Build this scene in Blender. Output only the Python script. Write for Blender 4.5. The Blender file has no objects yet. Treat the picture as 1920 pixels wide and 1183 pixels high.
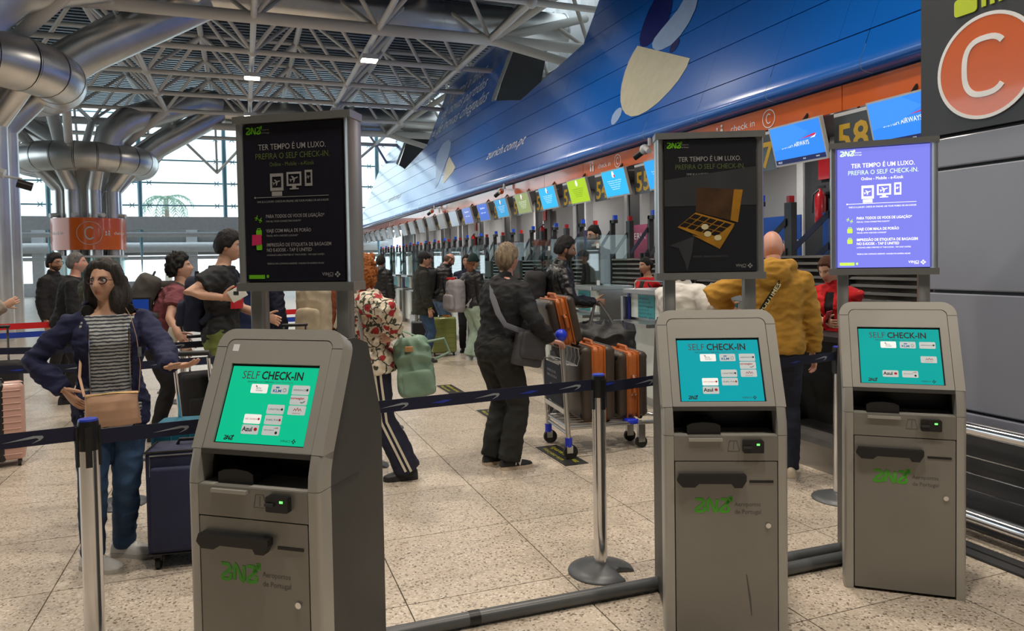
import bpy, bmesh, math, random
import numpy as np
from mathutils import Matrix, Vector
R = math.radians
random.seed(7); rng = np.random.default_rng(7)
sc = bpy.context.scene
COL = sc.collection

# ------------------------------------------------------------------ camera
f_px, yaw, pit, rol, cyp = 1349.206, 0.356807, -0.0303957, -0.0167233, 530.02
fw = np.array([math.sin(yaw)*math.cos(pit), math.cos(yaw)*math.cos(pit), math.sin(pit)])
rt = np.cross(fw, [0, 0, 1]); rt /= np.linalg.norm(rt); up = np.cross(rt, fw)
rt, up = rt*math.cos(rol)+up*math.sin(rol), -rt*math.sin(rol)+up*math.cos(rol)
cam = bpy.data.objects.new('camera', bpy.data.cameras.new('camera')); COL.objects.link(cam)
cam.matrix_world = Matrix(((rt[0], up[0], -fw[0], 0), (rt[1], up[1], -fw[1], 0), (rt[2], up[2], -fw[2], 1.6), (0, 0, 0, 1)))
cam.data.sensor_fit = 'HORIZONTAL'; cam.data.sensor_width = 36.0
cam.data.lens = f_px/1920*36; cam.data.shift_y = -(591.5-cyp)/1920
cam.data.clip_start = 0.05; cam.data.clip_end = 400
sc.camera = cam
# ------------------------------------------------------------------ sky, exposure
sc.view_settings.view_transform = 'Standard'; sc.view_settings.look = 'None'
sc.view_settings.gamma = 1.0; sc.view_settings.use_curve_mapping = False
sc.view_settings.exposure = 0.0
wd = bpy.data.worlds.new('overcast_sky'); sc.world = wd; wd.use_nodes = True
bg = wd.node_tree.nodes['Background']; bg.inputs[0].default_value = (0.80, 0.93, 1.0, 1); bg.inputs[1].default_value = 2.1
LAMP_W = 128.0          # watts of each ceiling flood lamp (used in the lamp builder)
LAMP_COL = (1.0, 0.89, 0.76)

# ------------------------------------------------------------------ helpers
def link(o, parent=None):
    COL.objects.link(o)
    if parent is not None: o.parent = parent
    return o
def tag(o, label=None, cat=None, group=None, kind=None):
    if label: o['label'] = label
    if cat: o['category'] = cat
    if group: o['group'] = group
    if kind: o['kind'] = kind
    return o
def empty(name, loc=(0, 0, 0), rz=0.0, label=None, cat=None, group=None, kind=None):
    o = bpy.data.objects.new(name, None); COL.objects.link(o)
    o.location = loc; o.rotation_euler = (0, 0, rz); o.empty_display_size = 0.1
    return tag(o, label, cat, group, kind)
def copy_tree(o, parent=None):
    c = o.copy(); COL.objects.link(c); c.parent = parent
    for ch in list(o.children): copy_tree(ch, c)
    return c
def V3(*a): return np.array(a, float)
def unit(v):
    v = np.asarray(v, float); n = np.linalg.norm(v); return v/n if n > 1e-12 else v
def frame(d, hint=(0, 0, 1)):
    d = unit(d); h = np.asarray(hint, float)
    if abs(np.dot(d, unit(h))) > 0.97: h = V3(1, 0, 0) if abs(d[0]) < 0.9 else V3(0, 1, 0)
    a = unit(np.cross(h, d)); b = np.cross(d, a); return a, b, d

# private scratch scene: modifiers and fonts are evaluated there, not in the big scene
TMP = bpy.data.scenes.new('scratch')
def bake(o):
    TMP.collection.objects.link(o); vl = TMP.view_layers[0]; vl.update(); dg = vl.depsgraph
    me = bpy.data.meshes.new_from_object(o.evaluated_get(dg)); TMP.collection.objects.unlink(o); return me
_PERM = np.random.default_rng(11).permutation(256); _PERM = np.concatenate([_PERM, _PERM, _PERM])
_GR = np.array([(1, 1, 0), (-1, 1, 0), (1, -1, 0), (-1, -1, 0), (1, 0, 1), (-1, 0, 1), (1, 0, -1), (-1, 0, -1), (0, 1, 1), (0, -1, 1), (0, 1, -1), (0, -1, -1), (1, 1, 0), (-1, 1, 0), (0, -1, 1), (0, -1, -1)], float)
def perlin(q):
    i = np.floor(q).astype(int); f = q-i; i &= 255; u = f*f*f*(f*(f*6-15)+10); r = 0
    for dx in (0, 1):
        for dy in (0, 1):
            for dz in (0, 1):
                h = _PERM[_PERM[_PERM[i[:, 0]+dx]+i[:, 1]+dy]+i[:, 2]+dz] & 15
                g = (_GR[h]*(f-np.array((dx, dy, dz)))).sum(1)
                r = r+g*(u[:, 0] if dx else 1-u[:, 0])*(u[:, 1] if dy else 1-u[:, 1])*(u[:, 2] if dz else 1-u[:, 2])
    return r
class MB:
    def __init__(s): s.v = []; s.f = []; s.m = []; s.cur = 0
    def add(s, vs, fs, M=None):
        n = len(s.v)
        for p in vs:
            if M is not None: p = M @ Vector(p)
            s.v.append(tuple(float(c) for c in p))
        for f in fs: s.f.append(tuple(i+n for i in f)); s.m.append(s.cur)
        return s
    def box(s, lo, hi, M=None):
        x0, y0, z0 = lo; x1, y1, z1 = hi
        return s.add([(x0, y0, z0), (x1, y0, z0), (x1, y1, z0), (x0, y1, z0), (x0, y0, z1), (x1, y0, z1), (x1, y1, z1), (x0, y1, z1)],
                     [(0, 3, 2, 1), (4, 5, 6, 7), (0, 1, 5, 4), (1, 2, 6, 5), (2, 3, 7, 6), (3, 0, 4, 7)], M)
    def cbox(s, c, h, M=None): return s.box([c[i]-h[i] for i in range(3)], [c[i]+h[i] for i in range(3)], M)
    def rbox(s, c, h, r=0.01, seg=3, M=None, axis=2):
        """box with the four edges along `axis` rounded"""
        ax = [i for i in range(3) if i != axis]; a, b = ax
        pts = []
        for sx, sy, a0 in ((1, 1, 0), (-1, 1, 90), (-1, -1, 180), (1, -1, 270)):
            for k in range(seg+1):
                t = R(a0+90*k/seg); pts.append((sx*(h[a]-r)+r*math.cos(t), sy*(h[b]-r)+r*math.sin(t)))
        return s.prism(pts, -h[axis], h[axis], axis, c, M)
    def prism(s, pts, z0, z1, axis=2, c=(0, 0, 0), M=None):
        """polygon (2-D) extruded along axis"""
        ax = [i for i in range(3) if i != axis]; n = len(pts); vs = []
        for z in (z0, z1):
            for p in pts:
                q = [0, 0, 0]; q[ax[0]] = p[0]; q[ax[1]] = p[1]; q[axis] = z
                vs.append([q[i]+c[i] for i in range(3)])
        fs = [(i, (i+1) % n, n+(i+1) % n, n+i) for i in range(n)]
        fs += [tuple(range(n-1, -1, -1)), tuple(range(n, 2*n))]
        return s.add(vs, fs, M)
    def loft(s, rings, cap=True, closed=True, M=None):
        n = len(rings[0]); vs = [p for r in rings for p in r]; fs = []
        for k in range(len(rings)-1):
            for i in range(n if closed else n-1):
                j = (i+1) % n; fs.append((k*n+i, k*n+j, (k+1)*n+j, (k+1)*n+i))
        if cap: fs += [tuple(range(n-1, -1, -1)), tuple(range((len(rings)-1)*n, len(rings)*n))]
        return s.add(vs, fs, M)
    def cyl(s, p0, p1, r0, r1=None, n=12, cap=True, M=None):
        r1 = r0 if r1 is None else r1; p0 = np.asarray(p0, float); p1 = np.asarray(p1, float)
        a, b, d = frame(p1-p0); rings = []
        for p, r in ((p0, r0), (p1, r1)):
            rings.append([p+r*(a*math.cos(2*math.pi*i/n)+b*math.sin(2*math.pi*i/n)) for i in range(n)])
        return s.loft(rings, cap, True, M)
    def tube(s, pts, r, n=8, M=None, cap=True, flat=None, hint=(0, 0, 1)):
        """tube through points; r number or list; flat=(ra,rb) elliptical factors"""
        pts = [np.asarray(p, float) for p in pts]; rings = []; k = len(pts)
        rs = r if isinstance(r, (list, tuple)) else [r]*k; fa, fb = flat or (1, 1); pa = None
        for i, p in enumerate(pts):
            d = pts[min(i+1, k-1)]-pts[max(i-1, 0)]
            if pa is None: a, b, d = frame(d, hint)
            else:
                d = unit(d); a = unit(pa-d*np.dot(pa, d)); b = np.cross(d, a)
            pa = a
            rings.append([p+rs[i]*(fa*a*math.cos(2*math.pi*j/n)+fb*b*math.sin(2*math.pi*j/n)) for j in range(n)])
        return s.loft(rings, cap, True, M)
    def lathe(s, prof, c=(0, 0, 0), n=24, M=None, cap=True):
        rings = [[(c[0]+r*math.cos(2*math.pi*i/n), c[1]+r*math.sin(2*math.pi*i/n), c[2]+z) for i in range(n)] for r, z in prof]
        return s.loft(rings, cap, True, M)
    def sphere(s, c, r, nu=12, nv=8, M=None):
        if not hasattr(r, '__len__'): r = (r, r, r)
        vs = [(c[0], c[1], c[2]-r[2])]
        for j in range(1, nv):
            t = math.pi*j/nv
            for i in range(nu):
                u = 2*math.pi*i/nu; vs.append((c[0]+r[0]*math.sin(t)*math.cos(u), c[1]+r[1]*math.sin(t)*math.sin(u), c[2]-r[2]*math.cos(t)))
        vs.append((c[0], c[1], c[2]+r[2])); L = len(vs)-1; fs = []
        for i in range(nu):
            k = (i+1) % nu; fs.append((0, 1+k, 1+i)); fs.append((L, L-nu+i, L-nu+k))
            for j in range(nv-2): fs.append((1+j*nu+i, 1+j*nu+k, 1+(j+1)*nu+k, 1+(j+1)*nu+i))
        return s.add(vs, fs, M)
    def stroke(s, pts, w, th=0.001, M=None, closed=False):
        """flat ribbon in the local xy plane with mitred joints"""
        P = [np.array(p[:2], float) for p in pts]; n = len(P); Lf = []; Rt = []
        for i in range(n):
            a = P[i]-P[i-1] if (i > 0 or closed) else P[1]-P[0]
            b = P[(i+1) % n]-P[i] if (i < n-1 or closed) else P[-1]-P[-2]
            a = unit(a); b = unit(b); na = np.array([-a[1], a[0]]); nb = np.array([-b[1], b[0]])
            m = unit(na+nb); k = 1/max(0.45, float(np.dot(m, na)))
            Lf.append(P[i]+m*w/2*k); Rt.append(P[i]-m*w/2*k)
        m = n if closed else n-1
        for i in range(m):
            j = (i+1) % n; q = [Lf[i], Rt[i], Rt[j], Lf[j]]
            s.add([(p[0], p[1], z) for z in (0, th) for p in q], [(0, 3, 2, 1), (4, 5, 6, 7), (0, 1, 5, 4), (1, 2, 6, 5), (2, 3, 7, 6), (3, 0, 4, 7)], M)
        return s
    def mesh(s, name, mats, smooth=False, angle=None):
        me = bpy.data.meshes.new(name); me.from_pydata(s.v, [], s.f)
        mats = mats if isinstance(mats, (list, tuple)) else [mats]
        for m in mats: me.materials.append(m)
        if len(mats) > 1: me.polygons.foreach_set('material_index', s.m)
        bm = bmesh.new(); bm.from_mesh(me); bmesh.ops.recalc_face_normals(bm, faces=bm.faces)
        if smooth:
            for f in bm.faces: f.smooth = True
            lim = R(angle or 40)
            for e in bm.edges:
                if len(e.link_faces) == 2 and e.calc_face_angle(0) > lim: e.smooth = False
        bm.to_mesh(me); bm.free()
        return me
    def obj(s, name, mats, parent=None, smooth=False, angle=None, M=None):
        o = link(bpy.data.objects.new(name, s.mesh(name, mats, smooth, angle)), parent)
        if M is not None: o.matrix_local = M
        return o
def inst(name, me, parent=None, M=None):
    o = link(bpy.data.objects.new(name, me), parent)
    if M is not None: o.matrix_local = M
    return o
def RotM(axis, a): return Matrix.Rotation(a, 4, axis)
def T(x, y=0, z=0): return Matrix.Translation((x, y, z))
def basis(o, x, y, z):
    return Matrix(((x[0], y[0], z[0], o[0]), (x[1], y[1], z[1], o[1]), (x[2], y[2], z[2], o[2]), (0, 0, 0, 1)))

# ------------------------------------------------------------------ materials
MATS = {}
def mat(name, col, rough=0.5, metal=0.0, var=0.06, scale=6.0, bump=0.0, bscale=80.0, emit=None, es=0.0, coat=0.0, spec=0.5, alpha=1.0, coat_rough=0.08, stretch=None):
    if name in MATS: return MATS[name]
    m = bpy.data.materials.new(name); m.use_nodes = True; nt = m.node_tree; P = nt.nodes['Principled BSDF']
    P.inputs['Roughness'].default_value = rough; P.inputs['Metallic'].default_value = metal
    P.inputs['Specular IOR Level'].default_value = spec
    tc = nt.nodes.new('ShaderNodeTexCoord'); mp = nt.nodes.new('ShaderNodeMapping')
    nt.links.new(tc.outputs['Object'], mp.inputs[0])
    if stretch: mp.inputs['Scale'].default_value = stretch
    nz = nt.nodes.new('ShaderNodeTexNoise'); nz.inputs['Scale'].default_value = scale; nz.inputs['Detail'].default_value = 4
    nt.links.new(mp.outputs[0], nz.inputs['Vector'])
    cr = nt.nodes.new('ShaderNodeValToRGB')
    c0 = [max(0, c*(1-var)) for c in col]; c1 = [min(1, c*(1+var)) for c in col]
    cr.color_ramp.elements[0].position = 0.3; cr.color_ramp.elements[1].position = 0.7
    cr.color_ramp.elements[0].color = (*c0, 1); cr.color_ramp.elements[1].color = (*c1, 1)
    nt.links.new(nz.outputs['Fac'], cr.inputs[0]); nt.links.new(cr.outputs[0], P.inputs['Base Color'])
    if bump:
        n2 = nt.nodes.new('ShaderNodeTexNoise'); n2.inputs['Scale'].default_value = bscale; n2.inputs['Detail'].default_value = 3
        nt.links.new(mp.outputs[0], n2.inputs['Vector'])
        bp = nt.nodes.new('ShaderNodeBump'); bp.inputs['Strength'].default_value = bump; bp.inputs['Distance'].default_value = 0.01
        nt.links.new(n2.outputs['Fac'], bp.inputs['Height']); nt.links.new(bp.outputs[0], P.inputs['Normal'])
    if emit is not None:
        P.inputs['Emission Color'].default_value = (*emit, 1); P.inputs['Emission Strength'].default_value = es
    if coat:
        P.inputs['Coat Weight'].default_value = coat; P.inputs['Coat Roughness'].default_value = coat_rough
    if alpha < 1: P.inputs['Alpha'].default_value = alpha
    MATS[name] = m; return m
def glass_mat(name, tint=(0.85, 0.95, 0.95), refl=0.12, rough=0.02):
    if name in MATS: return MATS[name]
    m = bpy.data.materials.new(name); m.use_nodes = True; nt = m.node_tree; nt.nodes.clear()
    out = nt.nodes.new('ShaderNodeOutputMaterial'); tr = nt.nodes.new('ShaderNodeBsdfTransparent'); gl = nt.nodes.new('ShaderNodeBsdfGlossy')
    lw = nt.nodes.new('ShaderNodeLayerWeight'); lw.inputs[0].default_value = 0.5
    ma = nt.nodes.new('ShaderNodeMath'); ma.operation = 'MULTIPLY_ADD'; ma.inputs[1].default_value = 0.6; ma.inputs[2].default_value = refl
    pw = nt.nodes.new('ShaderNodeMath'); pw.operation = 'POWER'; pw.inputs[1].default_value = 3.0
    nt.links.new(lw.outputs['Facing'], pw.inputs[0]); nt.links.new(pw.outputs[0], ma.inputs[0])
    mx = nt.nodes.new('ShaderNodeMixShader'); tr.inputs[0].default_value = (*tint, 1); gl.inputs[0].default_value = (1, 1, 1, 1); gl.inputs['Roughness'].default_value = rough
    nt.links.new(ma.outputs[0], mx.inputs[0]); nt.links.new(tr.outputs[0], mx.inputs[1]); nt.links.new(gl.outputs[0], mx.inputs[2]); nt.links.new(mx.outputs[0], out.inputs[0])
    MATS[name] = m; return m
def lin(h):
    """sRGB hex or 0-255 triple -> linear"""
    c = [int(h[i:i+2], 16)/255 for i in (0, 2, 4)] if isinstance(h, str) else [x/255 for x in h]
    return tuple(x/12.92 if x <= .04045 else ((x+.055)/1.055)**2.4 for x in c)
def emat(name, h, es): 
    c = lin(h); return mat(name, tuple(x*0.3 for x in c), 0.25, emit=c, es=es, var=0.02)

# ------------------------------------------------------------------ lettering (real thin geometry made from the built-in font)
TXT = {}
def text(s, size, mt, parent, M, name='lettering', align='LEFT', bold=0.0, shear=0.0, width=None, spacing=1.0):
    """text in the local xy plane of M; width: squeeze to this width"""
    key = (s, round(bold, 4), shear, align, spacing)
    if key not in TXT:
        cu = bpy.data.curves.new('lettering', 'FONT'); cu.body = s; cu.size = 1.0; cu.align_x = align; cu.resolution_u = 2
        cu.offset = bold; cu.shear = shear; cu.space_character = spacing
        to = bpy.data.objects.new('lettering', cu); me = bake(to)
        bpy.data.objects.remove(to); bpy.data.curves.remove(cu); TXT[key] = me
    src = TXT[key]; me = src.copy(); me.materials.clear(); me.materials.append(mt)
    xs = [v.co.x for v in me.vertices] or [0, 1]; w = (max(xs)-min(xs))*size
    sx = size if width is None else size*width/max(w, 1e-6)
    o = link(bpy.data.objects.new(name, me), parent); o.matrix_local = M @ Matrix.Diagonal((sx, size, 1, 1)); return o
def bevel_box(name, size, r, mt, parent=None, M=None, seg=3):
    """box centred on the origin with every edge rounded"""
    bm = bmesh.new(); bmesh.ops.create_cube(bm, size=1.0)
    for v in bm.verts: v.co = Vector((v.co.x*size[0], v.co.y*size[1], v.co.z*size[2]))
    bmesh.ops.bevel(bm, geom=list(bm.edges)+list(bm.verts), offset=min(r, min(size)*0.49), segments=seg, profile=0.5, affect='EDGES')
    for f in bm.faces: f.smooth = True
    me = bpy.data.meshes.new(name); bm.to_mesh(me); bm.free(); me.materials.append(mt)
    o = link(bpy.data.objects.new(name, me), parent)
    if M is not None: o.matrix_local = M
    return o
# ------------------------------------------------------------------ shared materials
def terrazzo():
    m = bpy.data.materials.new('terrazzo'); m.use_nodes = True; nt = m.node_tree; N = nt.nodes; L = nt.links; P = N['Principled BSDF']
    geo = N.new('ShaderNodeNewGeometry'); oi = N.new('ShaderNodeObjectInfo')
    def vor(scale):
        v = N.new('ShaderNodeTexVoronoi'); v.inputs['Scale'].default_value = scale; L.new(geo.outputs['Position'], v.inputs['Vector']); return v
    def ramp(src, stops):
        r = N.new('ShaderNodeValToRGB'); e = r.color_ramp.elements
        e[0].position, e[0].color = stops[0][0], (*stops[0][1], 1); e[1].position, e[1].color = stops[-1][0], (*stops[-1][1], 1)
        for p, c in stops[1:-1]: q = e.new(p); q.color = (*c, 1)
        r.color_ramp.interpolation = 'CONSTANT' if len(stops) > 3 else 'LINEAR'; L.new(src, r.inputs[0]); return r
    v1 = vor(105.0); sep = N.new('ShaderNodeSeparateColor'); L.new(v1.outputs['Color'], sep.inputs[0])
    base = (0.58, 0.50, 0.40)
    r1 = ramp(sep.outputs[0], [(0, (0.20, 0.165, 0.13)), (0.06, (0.40, 0.33, 0.26)), (0.18, base), (0.52, (0.54, 0.465, 0.375)), (0.80, (0.63, 0.56, 0.47)), (0.93, (0.70, 0.64, 0.56))])
    nz = N.new('ShaderNodeTexNoise'); nz.inputs['Scale'].default_value = 1.7; nz.inputs['Detail'].default_value = 5; L.new(geo.outputs['Position'], nz.inputs['Vector'])
    mr = N.new('ShaderNodeMapRange'); mr.inputs[3].default_value = 0.84; mr.inputs[4].default_value = 1.12; L.new(nz.outputs['Fac'], mr.inputs[0])
    rr = N.new('ShaderNodeMapRange'); rr.inputs[3].default_value = 0.93; rr.inputs[4].default_value = 1.06; L.new(oi.outputs['Random'], rr.inputs[0])
    mu = N.new('ShaderNodeMath'); mu.operation = 'MULTIPLY'; L.new(mr.outputs[0], mu.inputs[0]); L.new(rr.outputs[0], mu.inputs[1])
    vm = N.new('ShaderNodeVectorMath'); vm.operation = 'SCALE'; L.new(r1.outputs[0], vm.inputs[0]); L.new(mu.outputs[0], vm.inputs['Scale'])
    L.new(vm.outputs[0], P.inputs['Base Color'])
    rn = N.new('ShaderNodeMapRange'); rn.inputs[3].default_value = 0.22; rn.inputs[4].default_value = 0.42; L.new(nz.outputs['Fac'], rn.inputs[0]); L.new(rn.outputs[0], P.inputs['Roughness'])
    MATS['terrazzo'] = m; return m
m_tile = terrazzo()
m_grout = mat('grout', (0.06, 0.05, 0.04), 0.9)
m_steel = mat('brushed_steel', (0.56, 0.55, 0.53), 0.28, 1.0, stretch=(1, 1, 0.1), scale=40, var=0.12)
m_chrome = mat('polished_steel', (0.72, 0.72, 0.73), 0.14, 1.0)
m_duct = mat('duct_steel', (0.72, 0.71, 0.69), 0.34, 1.0, var=0.12, scale=1.5)
m_truss = mat('truss_paint', (0.66, 0.64, 0.60), 0.42, 0.0, var=0.05, scale=1.0)
m_deck = mat('roof_deck_metal', (0.13, 0.145, 0.17), 0.30, 0.75, var=0.12, scale=0.6)
m_blue = mat('blue_panel', (0.0, 0.15, 0.66), 0.30, 0.0, var=0.03, scale=0.5, coat=1.0, coat_rough=0.14)
m_navy = mat('navy_vinyl', lin('0a1a6e'), 0.35, coat=0.5)
m_ltblue = mat('light_blue_vinyl', lin('9fbce8'), 0.35, coat=0.3)
m_cream = mat('cream_vinyl', lin('cfcbb4'), 0.4, coat=0.2)
m_white = mat('white_vinyl', (0.86, 0.87, 0.88), 0.4)
m_orange = mat('orange_panel', lin('da641e'), 0.22, var=0.03, coat=0.9, coat_rough=0.05)
m_dark = mat('dark_grey_panel', (0.035, 0.037, 0.042), 0.45)
m_wallg = mat('grey_wall_panel', lin('8b8f9c'), 0.38, var=0.04, scale=1.2, coat=0.15)
m_backwall = mat('back_wall_grey', (0.42, 0.43, 0.45), 0.5, var=0.1, scale=0.8)
m_lt = mat('pale_metal', (0.62, 0.64, 0.66), 0.35)
m_mull = mat('teal_mullion', lin('7fa8b6'), 0.35, 0.2)
m_black = mat('black_plastic', (0.012, 0.012, 0.013), 0.4)
m_win = glass_mat('window_glass', (0.94, 0.985, 0.99), 0.04)
m_glass = glass_mat('screen_glass', (0.86, 0.94, 0.93), 0.035)
m_concrete = mat('concrete', (0.33, 0.33, 0.32), 0.7)

def project(p):
    v = np.asarray(p, float)-np.array([0, 0, 1.6]); z = v @ fw
    return (960+f_px*(v @ rt)/z, cyp-f_px*(v @ up)/z, z)

# ------------------------------------------------------------------ floor
fl = MB().box((-30, -14, -0.22), (12.5, 56, -0.012)).obj('floor', m_grout); tag(fl, 'speckled beige terrazzo tile floor of the departures hall', 'floor', kind='structure')
TX0, TY0, TW, TH_ = 0.676, 4.10, 0.8045, 0.812
tile_me = MB().box((0.003, 0.003, -0.012), (TW-0.003, TH_-0.003, 0)).mesh('floor_tile', m_tile)
cand = []
for i in range(-26, 14):
    for j in range(-12, 56):
        x, y = TX0+i*TW, TY0+j*TH_
        if x+TW/2 > 11.5: continue
        c = project((x+TW/2, y+TH_/2, 0)); vis = c[2] > 0.6 and -250 < c[0] < 2170 and c[1] < 1500
        cand.append((0 if vis else 1, math.hypot(x, y), x, y))
cand.sort()
far = MB()
for n, (nv, d, x, y) in enumerate(cand):
    if n < 300 and not nv: inst('floor_tile', tile_me, fl, T(x, y, 0))
    else: far.add([(x+.003, y+.003, 0), (x+TW-.003, y+.003, 0), (x+TW-.003, y+TH_-.003, 0), (x+.003, y+TH_-.003, 0)], [(0, 1, 2, 3)])
tag(far.obj('floor_tile_field', m_tile, fl), kind='stuff')

# ------------------------------------------------------------------ grey wall with the big C sign, right of the kiosks
wr = MB().box((4.06, -6, 0), (4.5, 3.30, 5.2)).obj('wall_right', m_dark); tag(wr, 'grey panelled wall beside the check-in island', 'wall', kind='structure')
for z0, z1 in ((0.02, 0.655), (0.67, 1.36), (1.378, 2.105), (2.123, 2.30)):
    for y0, y1 in ((1.0, 3.33), (-1.4, 0.985), (-3.8, -1.415)):
        b = MB().rbox((4.03, (y0+y1)/2, (z0+z1)/2), (0.03, (y1-y0)/2, (z1-z0)/2), 0.008, 2, axis=1); b.obj('wall_panel', m_wallg, wr)
sg = empty('gate_letter_sign', (3.99, 2.4, 2.32), label='dark sign with a big white C in an orange circle on the grey wall', cat='sign')
MB().box((0.0, -1.4, 0.0), (0.05, 0.94, 1.6)).obj('sign_board', m_dark, sg)
Ms = basis((-0.004, 0.52, 0.345), (0, -1, 0), (0, 0, 1), (-1, 0, 0))
circ = [(0.288*math.cos(2*math.pi*i/64), 0.288*math.sin(2*math.pi*i/64)) for i in range(64)]
MB().prism(circ, 0, 0.004, 2, M=Ms).obj('orange_disc', m_orange, sg)
MB().stroke(circ, 0.02, 0.006, Ms, closed=True).obj('white_ring', m_white, sg)
carc = [(0.125*math.copysign(abs(math.cos(t))**0.75, math.cos(t)), 0.02*0+0.158*math.copysign(abs(math.sin(t))**0.75, math.sin(t))) for t in [R(42+276*k/30) for k in range(31)]]
MB().stroke(carc, 0.032, 0.008, Ms).obj('letter_c', m_white, sg)
m_lime = mat('lime_vinyl', lin('c3d82c'), 0.45)
Mi = basis((-0.004, 0.62, 0.70), (0, -1, 0), (0, 0, 1), (-1, 0, 0))
ic = MB(); ic.rbox((-0.02, 0.02, 0.003), (0.07, 0.05, 0.003), 0.02, 4, Mi); ic.stroke([(-0.05, 0.07), (-0.05, 0.1), (0.01, 0.1), (0.01, 0.07)], 0.014, 0.005, Mi)
for k in range(3): ic.stroke([(0.09+0.05*k, -0.02), (0.09+0.05*k, 0.12)], 0.026, 0.005, Mi)
ic.obj('luggage_symbol', m_lime, sg)
# bumper rail in front of that wall
br = empty('bumper_rail', (3.80, 2.0, 0), label='stainless bumper rail with steel wires along the grey wall', cat='rail')
for z, nm in ((0.615, 'top_pipe'), (0.125, 'bottom_pipe')): MB().cyl((0, 1.3, z), (0, -6, z), 0.04, n=16).obj(nm, m_chrome, br, True)
for z in (0.26, 0.355, 0.45): MB().cyl((0.03, 1.3, z), (0.03, -6, z), 0.004, n=6).obj('wire', m_chrome, br)
for y in (1.2, -0.9, -3.0): MB().box((-0.02, y-.02, 0), (0.05, y+.02, 0.66)).obj('post', m_steel, br)
MB().box((0.10, -6, 0.02), (0.13, 1.3, 0.60)).obj('back_plate', m_dark, br)
st = empty('floor_strip', (3.58, 2.0, 0), label='dark metal channel strip set on the tiles below the wall', cat='strip')
for x in (0, 0.09): MB().box((x-.035, -6, 0.0), (x+.035, 1.35, 0.014)).obj('strip', m_dark, st)

rear = MB().box((-30, -14.3, 0), (12, -14, 10.6)).obj('wall_rear_added', m_concrete); tag(rear, 'added unseen grey wall closing the near end against sky reflections', 'wall', kind='structure')  # unseen wall, added so the dark kiosk displays mirror less sky
lwall = MB().box((-30.2, -14.3, 0), (-30, 14, 10.6)).obj('wall_left_added', m_concrete); tag(lwall, 'added unseen grey wall keeping sky glare off the left kiosk sign', 'wall', kind='structure')  # out of view too, added to block left-hand sky glare on the sign
# ------------------------------------------------------------------ blue fascia with sail-shaped tops
def fx(z): return 6.375+0.4*(z-3.925)
sh = math.atan(0.4); NF = (-math.cos(sh), 0, math.sin(sh))       # outward normal
fa = empty('wall_fascia', (6.4, 20, 4), label='glossy blue fascia with tall sail shapes above the check-in desks', cat='fascia', kind='structure')
fa_inv = Matrix.Translation((-6.4, -20, -4))
def prof(y):
    top = 9.25; yy = y
    if yy < 6.45: return 6.60 if yy > 2 else 6.6
    for b in (0.0, 15.0):
        if 6.45+b <= yy < 14.95+b: return top
        if 14.95+b <= yy < 18.4+b: return 6.53-(yy-14.95-b)*0.162
        if 18.4+b <= yy < 21.45+b: return 5.97+(yy-18.4-b)*0.22
    if yy < 40.8: return top-(yy-36.45)*0.28
    return 8.03-(yy-40.8)*0.75
zs = [4.045+0.62*k for k in range(10)]
ycuts = sorted(set([3.0+1.5*k for k in range(27)]+[6.45, 14.95, 21.45, 29.95, 36.45, 18.4, 33.4, 40.8, 42.4]))
ycuts = [y for y in ycuts if 3.0 <= y <= 42.4]
cols = []
for a, b in zip(ycuts[:-1], ycuts[1:]):
    if b-a < 0.02: continue
    cols.append((a, b))
for (a, b) in cols:
    ga = 0.002
    for k in range(len(zs)-1):
        z0, z1 = zs[k]+0.008, zs[k+1]-0.008
        pa, pb = prof(a+0.001), prof(b-0.001)
        t0, t1 = min(z1, pa), min(z1, pb)
        if max(t0, t1) <= z0+0.02: continue
        t0, t1 = max(t0, z0+0.002), max(t1, z0+0.002)
        pts = [(a+ga, z0), (b-ga, z0), (b-ga, t1), (a+ga, t0)]
        vs = []
        for d in (0, 0.03):
            for y, z in pts: vs.append((fx(z)+d*0.93-6.4, y-20, z-d*0.37-4))
        MB().add(vs, [(0, 1, 2, 3), (7, 6, 5, 4), (0, 4, 5, 1), (1, 5, 6, 2), (2, 6, 7, 3), (3, 7, 4, 0)]).obj('fascia_panel', m_blue, fa)
# dark backing behind the joints
bk = MB()
for (a, b) in cols:
    za, zb = prof(a+.001)-0.03, prof(b-.001)-0.03
    bk.add([(fx(z)+0.045-6.4, y-20, z-4) for y, z in ((a, 3.9), (b, 3.9), (b, zb), (a, za))], [(0, 1, 2, 3)])
bk.obj('fascia_backing', m_dark, fa)
# bullnose pieces
bn_prof = [(fx(4.037), 4.037), (fx(3.80), 3.80), (fx(3.72)-0.012, 3.72), (fx(3.66)+0.0, 3.655), (fx(3.60)+0.05, 3.60), (fx(3.58)+0.13, 3.575), (fx(3.58)+0.25, 3.57)]
bcut = [3.0+1.5*k for k in range(27)]+[42.2]
for a, b in zip(bcut[:-1], bcut[1:]):
    MB().loft([[(x-6.4, y-20, z-4) for x, z in bn_prof] for y in (a+.004, b-.004)], cap=False, closed=False).obj('bullnose', m_blue, fa, True, 60)
MB().box((6.55-6.4, 3-20, 3.52-4), (9.2-6.4, 42.2-20, 3.60-4)).obj('soffit', m_dark, fa)
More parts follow.
